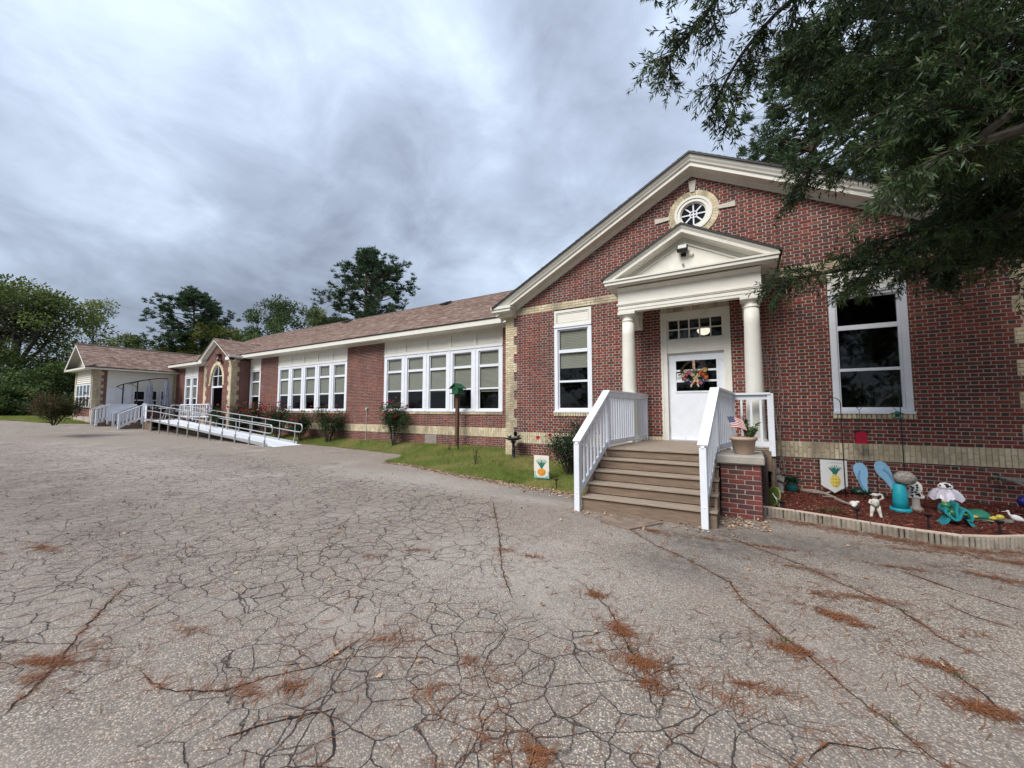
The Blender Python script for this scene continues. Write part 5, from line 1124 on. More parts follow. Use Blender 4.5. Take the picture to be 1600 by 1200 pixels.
pz=onY(1355,769,wp.y); hW=onY(1355,723,wp.y)[2]-pz[2]; pz2=onY(1401,769,wp.y)
WM=mat('wing_paint',rough=.5,var=.1,scale=20,attr=True)
mb=MB(); wing(mb,pz,-1,hW,.26,-.03); 
for v_ in range(len(mb.v)): pass
Wb('wing',mb,WM,WG); mb=MB(); c2=onY(1398,769,wp.y); wing(mb,(c2[0],c2[1],c2[2]),1,hW*1.06,.26,-.52); Wb('wing',mb,WM,WG)
mb=MB(); m1=onY(1372,731,wp.y); mb.tube([(wp.x,wp.y+.015,.0),(m1[0],wp.y+.015,m1[2]+.02)],.008,6); mb.beam((m1[0]-.14,wp.y+.012,m1[2]),(m1[0]+.14,wp.y+.012,m1[2]),.01,.03); Wb('stake',mb,BLACKM,WG)
# turquoise pot pedestal with stone
pp=Vector(onZ(1412,802,ZBED)); pp.y+=.12; PD=thing('pot_pedestal','turquoise upturned clay pot on its saucer serving as a pedestal','pedestal',pp); Pb=rel(PD)
k_=pp.y; zt=onY(1412,757,k_)[2]; hP=zt-ZBED; r1=(onY(1428,790,k_)[0]-onY(1393,790,k_)[0])/2
TQ=mat('turquoise_paint',(.015,.30,.36),.5,.12,12,.25,60)
mb=MB(); mb.lathe(pp,[(r1*.92,0),(r1,.01),(r1,.055),(r1*.88,.06)],28); Pb('saucer',mb,TQ,PD,True)
mb=MB(); mb.lathe((pp.x,pp.y,pp.z+.06),[(r1*.80,0),(r1*.72,hP*.25),(r1*.73,hP*.26),(r1*.56,hP-.06),(r1*.5,hP-.055)],28); Pb('pot',mb,TQ,PD,True)
st=onY(1413,741,k_); mb=MB(); mb.blob((st[0],k_,zt+.10),(.135,.13,.11),22,14,.12,seed=2); one('speckled_stone',mb,mat('speckled_stone',(.26,.235,.20),.85,.4,28,.6,50),'rounded grey speckled stone resting on the turquoise pot','stone')
# spotted butterfly statue behind
cp_=Vector(onZ(1432,797,ZBED)); CW=thing('spotted_ornament','white cut-out ornament with black swirls on a grey post behind the turquoise pot','ornament',cp_); Cb=rel(CW)
t_=onY(1432,752,cp_.y)[2]; b_=onY(1432,778,cp_.y)[2]; mb=MB(); wO=.17
prf=[(-.5,0),(.55,.0),(.62,.12),(.35,.3),(.5,.55),(.42,.85),(.2,1),(-.1,.85),(-.45,.8),(-.4,.5),(-.6,.2)]
V=[(cp_.x+a*wO,cp_.y-.012,b_+(t_-b_)*b) for a,b in prf]+[(cp_.x+a*wO,cp_.y+.012,b_+(t_-b_)*b) for a,b in prf]; nP=len(prf); mb.add(V,[tuple(range(nP)),tuple(range(nP,2*nP))[::-1]]+[(i,nP+i,nP+(i+1)%nP,(i+1)%nP) for i in range(nP)],(.72,.70,.66))
for k in range(14): a,b=rng.uniform(-.35,.4),rng.uniform(.08,.85); mb.blob((cp_.x+a*wO,cp_.y-.013,b_+(t_-b_)*b),(rng.uniform(.010,.024),.004,rng.uniform(.008,.02)),8,5,col=(.015,.015,.018))
Cb('cutout',mb,MC(),CW); mb=MB(); mb.lathe((cp_.x,cp_.y,ZBED-.02),[(.09,0),(.085,.05),(.05,.09),(.045,b_-ZBED+.03)],14); Cb('post',mb,CONC,CW,True)
# boy figurine
bp_=Vector(onZ(1369,808,ZBED)); hb=onY(1369,770,bp_.y)[2]-ZBED; mb=MB(); X,Y_,Z0=bp_.x,bp_.y,ZBED
f_=lambda a,b,c:(X+a*hb,Y_+b*hb,Z0+c*hb)
for sg in (-1,1):
    mb.tube([f_(.16*sg,-.08,.02),f_(.15*sg,-.01,.04),f_(.12*sg,0,.22),f_(.07*sg,0,.46)],[.055*hb,.05*hb,.068*hb,.09*hb],8)
mb.tube([f_(0,0,.44),f_(0,-.01,.55),f_(.0,0,.68),f_(0,0,.76)],[.13*hb,.125*hb,.14*hb,.07*hb],10)
mb.blob(f_(-.01,-.02,.87),.092*hb,12,9); mb.lathe(f_(-.01,-.02,.92),[(.0,.07*hb),(.09*hb,.045*hb),(.10*hb,.0),(.17*hb,-.012*hb),(.10*hb,-.02*hb)],14)
mb.tube([f_(.13,0,.70),f_(.25,-.02,.82),f_(.20,-.03,.95),f_(.08,-.05,.96)],[.05*hb,.042*hb,.038*hb,.03*hb],7); mb.tube([f_(-.13,0,.70),f_(-.20,-.05,.58),f_(-.10,-.12,.52)],[.05*hb,.042*hb,.03*hb],7)
one('boy_figurine',mb,mat('old_white_stone',(.56,.53,.47),.85,.2,14,.4,60,dirt=((.10,.09,.07),14,.5,.75)),'white stone boy figurine with one arm raised to his hat','statue')
# mushroom
mp=Vector(onZ(1480,803,ZBED)); k_=mp.y; zc0=onY(1480,779,k_)[2]; zc1=onY(1480,762,k_)[2]; rM=(onY(1511,783,k_)[0]-onY(1453,783,k_)[0])/2
MS=thing('mushroom_ornament','garden mushroom with frilly lilac glass cap topped by a spotted dome','ornament',mp); Mb=rel(MS)
mb=MB(); mb.lathe((mp.x,mp.y,ZBED-.02),[(.11,0),(.095,.08),(.085,zc0-ZBED+.06)],16); Mb('stem',mb,CONC,MS,True)
mb=MB(); n=32; V=[];F=[]; hh=zc1-zc0
for i,(r_,z_) in enumerate([(.04,1),(.40,.93),(.72,.70),(.92,.36),(1.04,.0),(.92,.06)]):
    for j in range(n): a=6.2832*j/n; V.append((mp.x+rM*r_*math.cos(a),mp.y+rM*.9*r_*math.sin(a),zc0+hh*z_+(.02*math.sin(a*8)*r_*r_)))
for i in range(5):
    for j in range(n): F.append((i*n+j,i*n+(j+1)%n,(i+1)*n+(j+1)%n,(i+1)*n+j))
for fi,f in enumerate(F): mb.add([V[q] for q in f],[(0,1,2,3)],(.50,.45,.52) if (fi%n)%4 else (.62,.60,.64))
Mb('cap',mb,mat('lilac_glass',rough=.25,var=.15,scale=18,attr=True,spec=.5),MS)
mb=MB(); dz_=(mp.x,mp.y,zc1-.01); mb.lathe(dz_,[(.085,0),(.082,.04),(.058,.075),(.0,.09)],20,(.78,.76,.72)); 
for k in range(9): a=k*.7+.2; rr=.078 if k%2 else .06; mb.blob((dz_[0]+rr*math.cos(a),dz_[1]+rr*math.sin(a),dz_[2]+(.04 if k%2 else .065)),(.015,.015,.012),8,5,col=(.02,.02,.02))
mb.blob((dz_[0],dz_[1]-.07,dz_[2]+.045),(.022,.024,.036),10,7,col=(.02,.02,.02)); Mb('spotted_dome',mb,MC(),MS,True)
# frog on chaise
fp=Vector(onZ(1495,822,ZBED)); fp.y+=.05; k_=fp.y; xl,xr=onY(1466,800,k_)[0],onY(1524,800,k_)[0]; zS=onY(1490,808,k_)[2]
CH=thing('toy_chaise','glossy turquoise chaise shaped garden ornament with curled ends','ornament',fp); Cb=rel(CH); TQ2=mat('teal_glaze',(.02,.25,.28),.35,.2,9,spec=.5,dirt=((.03,.10,.09),7,.5,.6))
xl,xr=lerp(xl,xr,.12),lerp(xl,xr,.82); W_=xr-xl
def crv(cp,n=30):
    out=[]; cp=[Vector((a,0,b)) for a,b in cp]
    for i in range(len(cp)-1):
        p0=cp[max(i-1,0)];p1=cp[i];p2=cp[i+1];p3=cp[min(i+2,len(cp)-1)]
        for k in range(6): t=k/6; out.append(.5*((2*p1)+(p2-p0)*t+(2*p0-5*p1+4*p2-p3)*t*t+(3*p1-p0-3*p2+p3)*t**3))
    return out+[cp[-1]]
def band(cp,y0,y1,th):
    C=crv(cp); V=[];n=len(C);F=[]
    for i,p in enumerate(C):
        d=(C[min(i+1,n-1)]-C[max(i-1,0)]).normalized(); nn=Vector((-d.z,0,d.x))*th/2
        V+=[(p.x+nn.x,y0,p.z+nn.z),(p.x+nn.x,y1,p.z+nn.z),(p.x-nn.x,y1,p.z-nn.z),(p.x-nn.x,y0,p.z-nn.z)]
    for i in range(n-1):
        for k in range(4): F.append((i*4+k,i*4+(k+1)%4,i*4+4+(k+1)%4,i*4+4+k))
    F+=[(0,1,2,3),(4*n-1,4*n-2,4*n-3,4*n-4)]; m=MB(); m.add(V,F); return m
Cb('seat',band([(xl+.02,zS+.14),(xl,zS+.08),(xl+.05,zS+.02),(xl+.18*W_/.5,zS-.015),(xl+.5*W_,zS),(xl+.60*W_,zS+.07),(xl+.74*W_,zS+.13),(xl+.90*W_,zS+.10),(xr,zS+.03),(xr-.02,zS-.02)],k_-.11,k_+.11,.03),TQ2,CH)
Cb('backrest',band([(xl+.46*W_,zS+.0),(xl+.44*W_,zS+.10),(xl+.47*W_,zS+.19),(xl+.52*W_,zS+.21)],k_-.10,k_+.10,.028),TQ2,CH)
for xx,sg in ((xl+.14*W_,-1),(xl+.88*W_,1)): Cb('foot',band([(xx,zS+.0),(xx+sg*.02,zS-.05),(xx+sg*.07,ZBED)],k_-.09,k_+.09,.035),TQ2,CH)
fr0=Vector((lerp(xl,xr,.26),k_,zS)); mb=MB(); gq=(.02,.13,.05)
mb.blob(fr0+Vector((.02,0,.06)),(.085,.075,.065),14,10,col=gq); mb.blob(fr0+Vector((-.03,-.01,.16)),(.055,.052,.045),12,9,col=(.03,.17,.06))
for sg in (-1,1): mb.blob(fr0+Vector((-.045,.028*sg,.205)),.018,8,6,col=(.35,.40,.20)); mb.tube([fr0+Vector((-.02,.06*sg,.10)),fr0+Vector((-.02,.09*sg,.03)),fr0+Vector((-.05,.07*sg,.005))],[.02,.016,.014],6,gq); mb.tube([fr0+Vector((.06,.06*sg,.04)),fr0+Vector((.14,.09*sg,.07)),fr0+Vector((.17,.07*sg,.02)),fr0+Vector((.22,.08*sg,.012))],[.03,.022,.016,.014],6,gq)
one('frog_figurine',mb,mat('frog_glaze',rough=.3,var=.15,scale=15,attr=True,spec=.5),'green glazed frog lounging on the turquoise chaise ornament','figurine')
# turtle on slab
tp=Vector(onZ(1542,816,ZBED)); mb=MB(); mb.blob((tp.x+.02,tp.y+.08,ZBED+.03),(.28,.17,.04),20,8,.15,col=(.22,.20,.16)); mb.v=[(a,b,max(c,ZBED-.01)) for a,b,c in mb.v]; one('flat_stone',mb,mat('flat_rock',(.20,.18,.15),.9,.25,12,.5,50),'flat grey stone under the green turtle ornament','stone',False)
mb=MB(); c=(tp.x-.06,tp.y+.05,ZBED+.055); mb.lathe(c,[(.13,0),(.125,.03),(.095,.075),(.05,.10),(.0,.108)],18,(.02,.16,.10))
for dx,dy in ((.14,-.03),(.10,-.11),(-.08,-.11),(-.12,.06),(.09,.1)): mb.blob((c[0]+dx,c[1]+dy,c[2]+.018),(.045,.035,.02),10,6,col=(.52,.42,.06))
mb.blob((c[0]+.19,c[1]-.05,c[2]+.035),(.045,.04,.035),10,8,col=(.55,.45,.08)); one('turtle_ornament',mb,MC(),'green shelled turtle with yellow head and feet near a white bird','ornament')
# white bird
ep=Vector(onZ(1585,815,ZBED)); mb=MB(); h_=onY(1580,799,ep.y)[2]-ZBED; mb.blob((ep.x+.03,ep.y,ZBED+h_*.32),(.075,.04,.045),12,8,rot=Matrix.Rotation(.5,3,'Y')); mb.tube([(ep.x-.01,ep.y,ZBED+h_*.4),(ep.x-.045,ep.y,ZBED+h_*.7),(ep.x-.05,ep.y,ZBED+h_*.95)],[.022,.013,.012],7); mb.blob((ep.x-.055,ep.y,ZBED+h_*.98),.018,8,6); mb.tube([(ep.x-.06,ep.y,ZBED+h_*.98),(ep.x-.12,ep.y,ZBED+h_*.9)],[.007,.002],5)
for dy in (-.015,.015): mb.tube([(ep.x+.03,ep.y+dy,ZBED+h_*.2),(ep.x+.03,ep.y+dy,ZBED-.01)],.005,5)
mb.tube([(ep.x+.09,ep.y,ZBED+h_*.25),(ep.x+.13,ep.y,ZBED+h_*.08)],[.03,.012],6); one('bird_figurine',mb,mat('bird_white',(.75,.75,.73),.5,.06,20),'small white long necked bird figurine standing in the mulch','figurine')
# blue globe
gp=Vector(onZ(1604,806,ZBED)); GG=thing('gazing_globe','shiny dark blue gazing globe on a low black stand near the wall','ornament',gp); Gb=rel(GG)
mb=MB(); zc_=onY(1600,784,gp.y)[2]; mb.blob((gp.x,gp.y,zc_),.085,24,16); Gb('globe',mb,mat('blue_mirror',(.01,.015,.16),.08,.05,3,spec=.9),GG,True); mb=MB(); mb.tube([(gp.x,gp.y,ZBED-.02),(gp.x,gp.y,zc_-.07)],.02,8); mb.lathe((gp.x,gp.y,ZBED-.01),[(.09,0),(.08,.02),(.03,.04)],12); Gb('stand',mb,BLACKM,GG)
# shepherd hooks with hangings
def hook(u,vt,vb,Y,side,lab):
    b=onY(u,vb,Y); t=onY(u,vt,Y); mb=MB(); pts=[(b[0],Y,.0),(b[0],Y,t[2]-.1)]
    for k in range(8): a=math.pi*k/7; pts.append((b[0]+side*.11*(1-math.cos(a)),Y,t[2]-.1+.11*math.sin(a)))
    pts.append((b[0]+side*.25,Y,t[2]-.08)); mb.tube(pts,.0075,6); return one('shepherd_hook',mb,BLACKM,lab,'hook',group='garden hooks'),b[0]+side*.2,t[2]-.1
_,hx1,hz1=hook(1317,622,700,9.35,-1,'thin black shepherd hook rising behind the pineapple banner')
_,hx2,hz2=hook(1413,613,735,9.1,-1,'thin black shepherd hook rising behind the speckled stone')
rp=onY(1345,683,9.6); RD=thing('red_feeder','red arched feeder hanging on a thin wire below the window','feeder',(rp[0],rp[1],rp[2]-.13)); Rb=rel(RD); mb=MB(); pr=[(-.082,-.12),(.082,-.12),(.082,.06)]+[(.082*math.cos(a),.06+.06*math.sin(a)) for a in np.linspace(.3,2.84,7)]+[(-.082,.06)]
mb.prism([(rp[0]+a,rp[2]+b) for a,b in pr],'y',rp[1]-.05,rp[1]+.05); Rb('body',mb,mat('red_enamel',(.33,.006,.03),.4,.06,9),RD)
mb=MB()
for a,b in zip(pr[2:-1],pr[3:]): mb.beam((rp[0]+a[0]*1.12,rp[1],rp[2]+a[1]+.012),(rp[0]+b[0]*1.12,rp[1],rp[2]+b[1]+.012),.13,.014)
Rb('roof',mb,BLACKM,RD); mb=MB(); hz_=onY(1343,640,9.6)[2]; mb.tube([(rp[0],rp[1],rp[2]+.12),(rp[0],rp[1],hz_)],.004,5); ringY(mb,rp[0],hz_+.035,.028,.036,rp[1]-.004,rp[1]+.004,14); mb.tube([(rp[0],rp[1],hz_+.03),(rp[0],YW-.01,hz_+.05)],.004,5); Rb('wire',mb,BLACKM,RD)
gp=onY(1402,647,9.3); GF=thing('green_feeder','green dish shaped hummingbird feeder hanging under the window sill','feeder',(gp[0],gp[1],gp[2]-.1)); Gb=rel(GF); mb=MB(); mb.lathe(gp,[(.10,0),(.09,.012),(.035,.03),(.02,.05)],18); Gb('lid',mb,mat('green_plastic',(.0,.14,.09),.3,.1,9,spec=.5),GF,True); mb=MB(); mb.lathe((gp[0],gp[1],gp[2]-.085),[(.05,0),(.07,.02),(.065,.03),(.03,.04),(.03,.084)],14); Gb('dish',mb,mat('clear_green',(.10,.20,.16),.2,.1,9),GF,True); mb=MB(); mb.tube([(gp[0],gp[1],gp[2]+.05),(hx2,9.1,hz2+.0)],.004,5); Gb('wire',mb,BLACKM,GF)
# left end of the bed
sp_=Vector(onZ(1216,769,ZBED)); hS=onY(1213,733,sp_.y)[2]-ZBED; mb=MB(); mb.lathe((sp_.x,sp_.y,ZBED-.02),[(.11,0),(.11,.05),(.085,.06),(.10,hS*.3),(.085,hS*.55),(.105,hS*.68),(.05,hS*.80)],14); mb.blob((sp_.x,sp_.y-.01,ZBED+hS*.9),(.055,.055,.065),12,9); mb.tube([(sp_.x-.09,sp_.y,ZBED+hS*.68),(sp_.x-.07,sp_.y-.09,ZBED+hS*.5),(sp_.x,sp_.y-.12,ZBED+hS*.62)],.028,7); mb.tube([(sp_.x+.09,sp_.y,ZBED+hS*.68),(sp_.x+.07,sp_.y-.09,ZBED+hS*.5),(sp_.x,sp_.y-.12,ZBED+hS*.62)],.028,7)
one('stone_statue',mb,mat('grey_statue',(.36,.34,.30),.9,.25,12,.5,60,dirt=((.1,.1,.08),8,.5,.6)),'weathered grey robed statue with folded hands beside the porch post','statue')
dp=Vector(onZ(1238,770,ZBED)); GPl=thing('teal_glazed_pot','dark teal glazed pot with green plant by the wall','pot',dp); Gb=rel(GPl); mb=MB(); mb.lathe(dp,[(.07,0),(.10,.06),(.11,.13),(.09,.17),(.10,.19),(.08,.185)],18); Gb('pot',mb,mat('teal_dark',(.01,.06,.06),.25,.15,9,spec=.5),GPl,True)
n=160; P=np.stack([dp.x+rng.normal(0,.05,n),dp.y+rng.normal(0,.05,n),ZBED+.19+rng.random(n)*.08],-1); D=rng.normal(0,1,(n,3)); D[:,2]=np.abs(D[:,2])*.6; link('foliage',fast_mesh('foliage',leaf_cluster(P,D,rng.uniform(.07,.13,n),.03,None)-np.array(dp),4,gcols(n,(.015,.05,.035),(.03,.09,.05))),GPl,LEAF,kind='stuff')
mb=MB(); q=[onZ(u,v,ZBED+.03) for u,v in ((1252,766),(1270,770),(1290,771),(1305,777),(1318,786),(1328,790))]; mb.tube([(a,b,c+.03*math.sin(i*1.7)) for i,(a,b,c) in enumerate(q)],[.035,.04,.032,.034,.026,.012],8); mb.tube([q[1],(q[1][0]+.1,q[1][1]-.25,q[1][2]+.05)],[.02,.006],6); mb.tube([q[3],(q[3][0]-.2,q[3][1]-.12,q[3][2]+.02)],[.02,.006],6); mb.tube([q[2],(q[2][0]+.2,q[2][1]+.05,q[2][2]+.09)],[.022,.007],6); one('driftwood',mb,mat('driftwood',(.30,.255,.205),.9,.25,9,.6,30),'bleached driftwood branch lying across the red mulch','driftwood',False)
p=Vector(onZ(1334,792,ZBED)); mb=MB(); mb.blob((p.x,p.y,ZBED+.05),(.055,.07,.05),12,9,.15,seed=4); mb.blob((p.x-.01,p.y-.06,ZBED+.03),(.032,.05,.028),10,7,.2,seed=5); mb.blob((p.x+.05,p.y,ZBED+.085),(.03,.02,.02),8,6); one('white_shell',mb,mat('shell_white',(.66,.64,.60),.7,.12,25,.3,60),'lumpy white conch shell at the end of the driftwood','shell')
p=Vector(onZ(1346,773,ZBED)); mb=MB(); mb.blob((p.x,p.y,ZBED+.055),(.15,.11,.075),18,10,.1,seed=8); one('green_glass_rock',mb,mat('green_rock',(.01,.055,.035),.3,.4,20,spec=.5),'dark green mottled rock lying under the angel wings','rock')
for (u,v,h,lab) in ((1341,818,.22,'black solar stake light between the boy figurine and shell'),(1453,826,.20,'black solar stake light in front of the spotted ornament'),(1566,838,.20,'black solar stake light in front of the turtle'),(1222,798,.16,'short squat black stake light beside the brick pier')):
    p=Vector(onZ(u,v,.1)); p.y+=.04; SLt=thing('stake_light',lab,'light',(p.x,p.y,ZBED),'stake lights'); mb=MB(); mb.tube([(0,0,-.02),(0,0,h-.03)],.012 if u!=1222 else .022,7); obj('stake',mb,BLACKM,SLt); mb=MB(); mb.lathe((0,0,h-.03),[(.02,0),(.045,.025),(.05,.035),(.0,.042)],12); obj('head',mb,BLACKM,SLt)
p=Vector(onZ(1203,792,ZBED)); mb=MB(); ringY(mb,0,0,.0,.15,-.012,.0,28,col=(.10,.14,.03)); ringY(mb,0,0,.15,.165,-.016,.002,28,col=(.25,.28,.08)); rotm=Matrix.Rotation(R(-62),3,'Z')@Matrix.Rotation(R(-14),3,'X'); mb.v=[tuple(rotm@Vector(v)+Vector((p.x+.07,p.y+.14,ZBED+.15))) for v in mb.v]; one('green_plate',mb,MC(),'olive green glass plate leaning against the side of the pier','plate',False)
p=Vector(onZ(1208,792,ZBED)); mb=MB()
for k in range(3): mb.tube([(p.x+.02*k,p.y+.02,ZBED+.22-.04*k),(p.x+.05+.025*k,p.y,ZBED+.12),(p.x+.075+.02*k,p.y-.01,ZBED)],.006,5)
one('wire_trellis',mb,mat('white_wire',(.68,.68,.66),.5,.05,9),'small bent white wire frame beside the green plate','wire frame')
p=Vector(onZ(1297,800,ZBED)); n=260; P=np.stack([p.x+rng.normal(0,.12,n),p.y+rng.normal(0,.07,n),np.full(n,ZBED)],-1); D=rng.normal(0,.8,(n,3)); D[:,2]=np.abs(D[:,2])*.35+.12
o=link('dry_plant',fast_mesh('dry_plant',leaf_cluster(P,D,rng.uniform(.06,.15,n),.009,None),4,gcols(n,(.16,.10,.05),(.07,.075,.03))),None,LEAFM,label='withered brown tuft of leaves in the mulch before the banner',category='plant')
# hose bracket ornament on the wall at right
p=onY(1563,748,9.6); q=onY(1600,757,9.6); BR_=thing('branch_planter','grey branch shaped wall planter with small green and white flowers','planter',(q[0],9.6,p[2]-.1)); Bb=rel(BR_); mb=MB(); mb.tube([(p[0]-.02,9.7,p[2]),(lerp(p[0],q[0],.5),9.66,p[2]-.02),(q[0]+.25,9.7,q[2]+.02)],[.02,.035,.045],8); mb.tube([(lerp(p[0],q[0],.6),9.66,p[2]-.02),(q[0]+.1,9.62,q[2]-.09)],[.03,.02],7); mb.tube([(q[0]+.25,9.7,q[2]+.02),(q[0]+.25,YW-.01,q[2]+.02)],.04,7); Bb('branch',mb,mat('grey_branch',(.22,.20,.17),.9,.25,12,.5,40),BR_)
n=50; P=np.stack([p[0]+rng.normal(0,.05,n),9.66+rng.normal(0,.03,n),p[2]+rng.normal(0,.03,n)],-1); D=rng.normal(0,1,(n,3)); cc=gcols(n,(.03,.07,.03),(.10,.16,.08)); cc[:14]=(.5,.52,.48); link('flowers',fast_mesh('flowers',leaf_cluster(P,D,.05,.03,None)-np.array((q[0],9.6,p[2]-.1)),4,cc),BR_,LEAFM,kind='stuff')
# ================================================================ FRONT LAWN THINGS
# birdhouse
hp=(-9.1,11.27); gz=G(*hp); zt=onY(714,600,11.27)[2]; BH=thing('birdhouse','green wooden birdhouse with pitched roof on a tall brown post','birdhouse',(hp[0],hp[1],gz)); Hb=rel(BH)
mb=MB(); mb.box(hp[0]-.055,hp[0]+.055,hp[1]-.055,hp[1]+.055,gz-.1,zt-.38); Hb('post',mb,mat('post_wood',(.11,.06,.035),.85,.25,8,.4,30,stretch=(4,4,.6)),BH)
GRN=mat('green_paint',(.012,.085,.035),.6,.15,14)
mb=MB(); mb.box(hp[0]-.14,hp[0]+.14,hp[1]-.16,hp[1]+.16,zt-.345,zt-.12); mb.prism([(hp[0]-.14,zt-.12),(hp[0]+.14,zt-.12),(hp[0],zt-.01)],'y',hp[1]-.159,hp[1]+.159); Hb('box',mb,GRN,BH)
mb=MB()
for sg in (-1,1): mb.beam((hp[0]-sg*.008,hp[1],zt+.012),(hp[0]+sg*.235,hp[1],zt-.175),.44,.022)
Hb('roof',mb,GRN,BH); mb=MB(); mb.box(hp[0]-.19,hp[0]+.19,hp[1]-.22,hp[1]+.2,zt-.38,zt-.3455); Hb('floor',mb,GRN,BH)
mb=MB(); ringY(mb,hp[0],zt-.2,0,.042,hp[1]-.163,hp[1]-.1605,16); Hb('entry_hole',mb,BLACKM,BH)
# birdbath
bb=(-5.67,9.55); gz=G(*bb); zt=onY(806,685,bb[1])[2]; BBt=thing('bird_bath','dark iron bird bath with small birds on its rim','bird bath',(bb[0],bb[1],gz)); Bb=rel(BBt); IR=mat('dark_iron',(.018,.021,.021),.6,.3,20)
mb=MB(); mb.lathe((bb[0],bb[1],gz-.03),[(.12,0),(.10,.05),(.05,.08),(.045,.25),(.06,.28),(.04,.31),(.038,zt-gz-.12),(.08,zt-gz-.05)],16); Bb('pedestal',mb,IR,BBt,True)
mb=MB(); n=24; V=[];F=[]
for r_,z_ in ((.03,-.07),(.14,-.05),(.24,.0),(.235,.012),(.13,-.02),(.0,-.035)):
    for j in range(n): a=6.2832*j/n; rr=r_*(1+.08*math.cos(8*a)*(r_>.2)); V.append((bb[0]+rr*math.cos(a),bb[1]+rr*math.sin(a),zt+z_))
for i in range(5):
    for j in range(n): F.append((i*n+j,i*n+(j+1)%n,(i+1)*n+(j+1)%n,(i+1)*n+j))
mb.add(V,F); Bb('basin',mb,IR,BBt,True)
for dx,dy in ((-.06,-.1),(.14,.05)):
    mb=MB(); c=Vector((bb[0]+dx,bb[1]+dy,zt+.045)); mb.blob(c,(.05,.028,.032),10,7); mb.blob(c+Vector((.04,0,.035)),.022,8,6); mb.tube([c+Vector((-.04,0,0)),c+Vector((-.09,0,.03))],[.016,.006],5); mb.tube([c+Vector((0,0,-.02)),c+Vector((0,0,-.06))],.008,5); Bb('bird',mb,IR,BBt,True)
# garden flag
fp=Vector((-3.98,8.17,0)); gz=G(fp.x,fp.y); Y_=fp.y; xl,xr=onY(835,730,Y_)[0],onY(857.5,730,Y_)[0]; zt=onY(846,711.5,Y_)[2]; zb=onY(846,747,Y_)[2]
GFl=thing('pineapple_flag','small garden flag printed with an orange bottomed pineapple on the grass','flag',(fp.x,fp.y,gz)); Gb=rel(GFl)
def gff(u,v):
    c=pineapple(u,v,.50,.26,(.27,.17),.50,(.62,.26,.04),None)
    if c: return c
    if v<.10 and (u<.25 or u>.75 or v<.05): return (.20,.42,.45)
    if (u<.12 or u>.86) and v<.30 and math.sin(u*90)>.0: return (.08,.14,.10)
    return (.66,.63,.55)
mb=MB(); sprite(xr-xl,zt-zb,36,56,gff,mb,Vector(((xl+xr)/2,Y_,zb)),Vector((1,.08,0)),Vector((0,0,1)),Vector((0,-1,0)),.008); Gb('cloth',mb,MATS['banner_cloth'],GFl)
mb=MB(); mb.tube([(xr+.015,Y_+.03,gz-.05),(xr+.015,Y_+.03,zt+.015),(xl,Y_+.0,zt+.015)],.005,6); Gb('stand',mb,BLACKM,GFl)
p=(-3.44,7.56); gz=G(*p); mb=MB(); mb.tube([(p[0],p[1],gz-.02),(p[0],p[1],gz+.20)],.012,7); mb.lathe((p[0],p[1],gz+.19),[(.02,0),(.05,.02),(.05,.03),(0,.045)],12); one('path_light',mb,BLACKM,'black path light standing in grass beside the pineapple flag','light',False)
# ---- shrubs
def shrub(name,label,cat,base,rx,ry,h,n,leaf,colA,colB,flowers=0,fcol=((.42,.02,.04),(.55,.10,.12)),stems=10,dense=1.,seed=0,lift=.0,mt=None,group=None,twist=.7):
    rr=np.random.default_rng(seed+100); T=thing(name,label,cat,base,group); mb=MB(); tips=[]
    for s in range(stems):
        a=rr.uniform(0,6.28); k=rr.uniform(.3,1); tip=Vector((math.cos(a)*rx*k*.95,math.sin(a)*ry*k*.95,h*rr.uniform(.6,1)*(1-.25*k))); md=tip*.5+Vector((0,0,h*.08)); mb.tube([(tip.x*.08,tip.y*.08,-.05),tuple(md),tuple(tip)],[.018,.012,.005],5); tips.append((md,tip))
        for q in range(2):
            b=md.lerp(tip,rr.random()); e=b+Vector((rr.normal(0,.25*rx),rr.normal(0,.25*ry),rr.uniform(0,.25*h))); mb.tube([b,e],[.008,.003],4); tips.append((b,e))
    obj('stems',mb,BARK,T)
    P=[];D=[]
    while len(P)<n:
        b,t=tips[rr.integers(len(tips))]; q=b.lerp(t,rr.uniform(-.55,1.1)); o=Vector(rr.normal(0,1,3)); o.normalize(); rad=(.30 if dense<1 else .32)*min(rx,h)*rr.random()**.6; p=q+o*rad
        if p.z<lift*h or (p.x/rx)**2+(p.y/ry)**2>1.25 or p.z>h*1.05: continue
        P.append(tuple(p)); d=o+Vector(rr.normal(0,twist,3)); D.append(tuple(d))
    P=np.array(P);D=np.array(D); me=fast_mesh('foliage',leaf_cluster(P,D,leaf*rr.uniform(.7,1.3,len(P)),leaf*.45,None),4,gcols(len(P),colA,colB,.25)); link('foliage',me,T,mt or LEAFM,kind='stuff')
    for f in range(flowers):
        b,t=tips[rr.integers(len(tips))]; p=Vector((t.x*1.15,t.y*1.15-.12*ry,t.z*1.06))+Vector(rr.normal(0,.12,3))*rx; p.z=max(p.z,h*.35); m=MB(); r_=rr.uniform(.055,.085)*max(1,leaf/.075); c=[lerp(fcol[0][i],fcol[1][i],rr.random()) for i in range(3)]
        for k in range(10):
            a=k*2.4; el=.3+.12*k; d=Vector((math.cos(a)*math.cos(el),math.sin(a)*math.cos(el),math.sin(el)))*r_; s=d.cross(Vector((0,0,1)))*.6; m.add([tuple(p),tuple(p+d*.7+s),tuple(p+d*1.1),tuple(p+d*.7-s)],[(0,1,2,3)],tuple(v*rr.uniform(.8,1.2) for v in c))
        obj('rose',m,MATS['petal'],T)
    return T
b=(-3.66,8.85); shrub('holly_bush','dense dark evergreen bush between the flag and white stair rail','bush',(b[0],b[1],G(*b)),.62,.55,1.40,5200,.05,(.012,.03,.012),(.035,.065,.022),0,stems=16,seed=1,lift=.06,mt=LEAF)
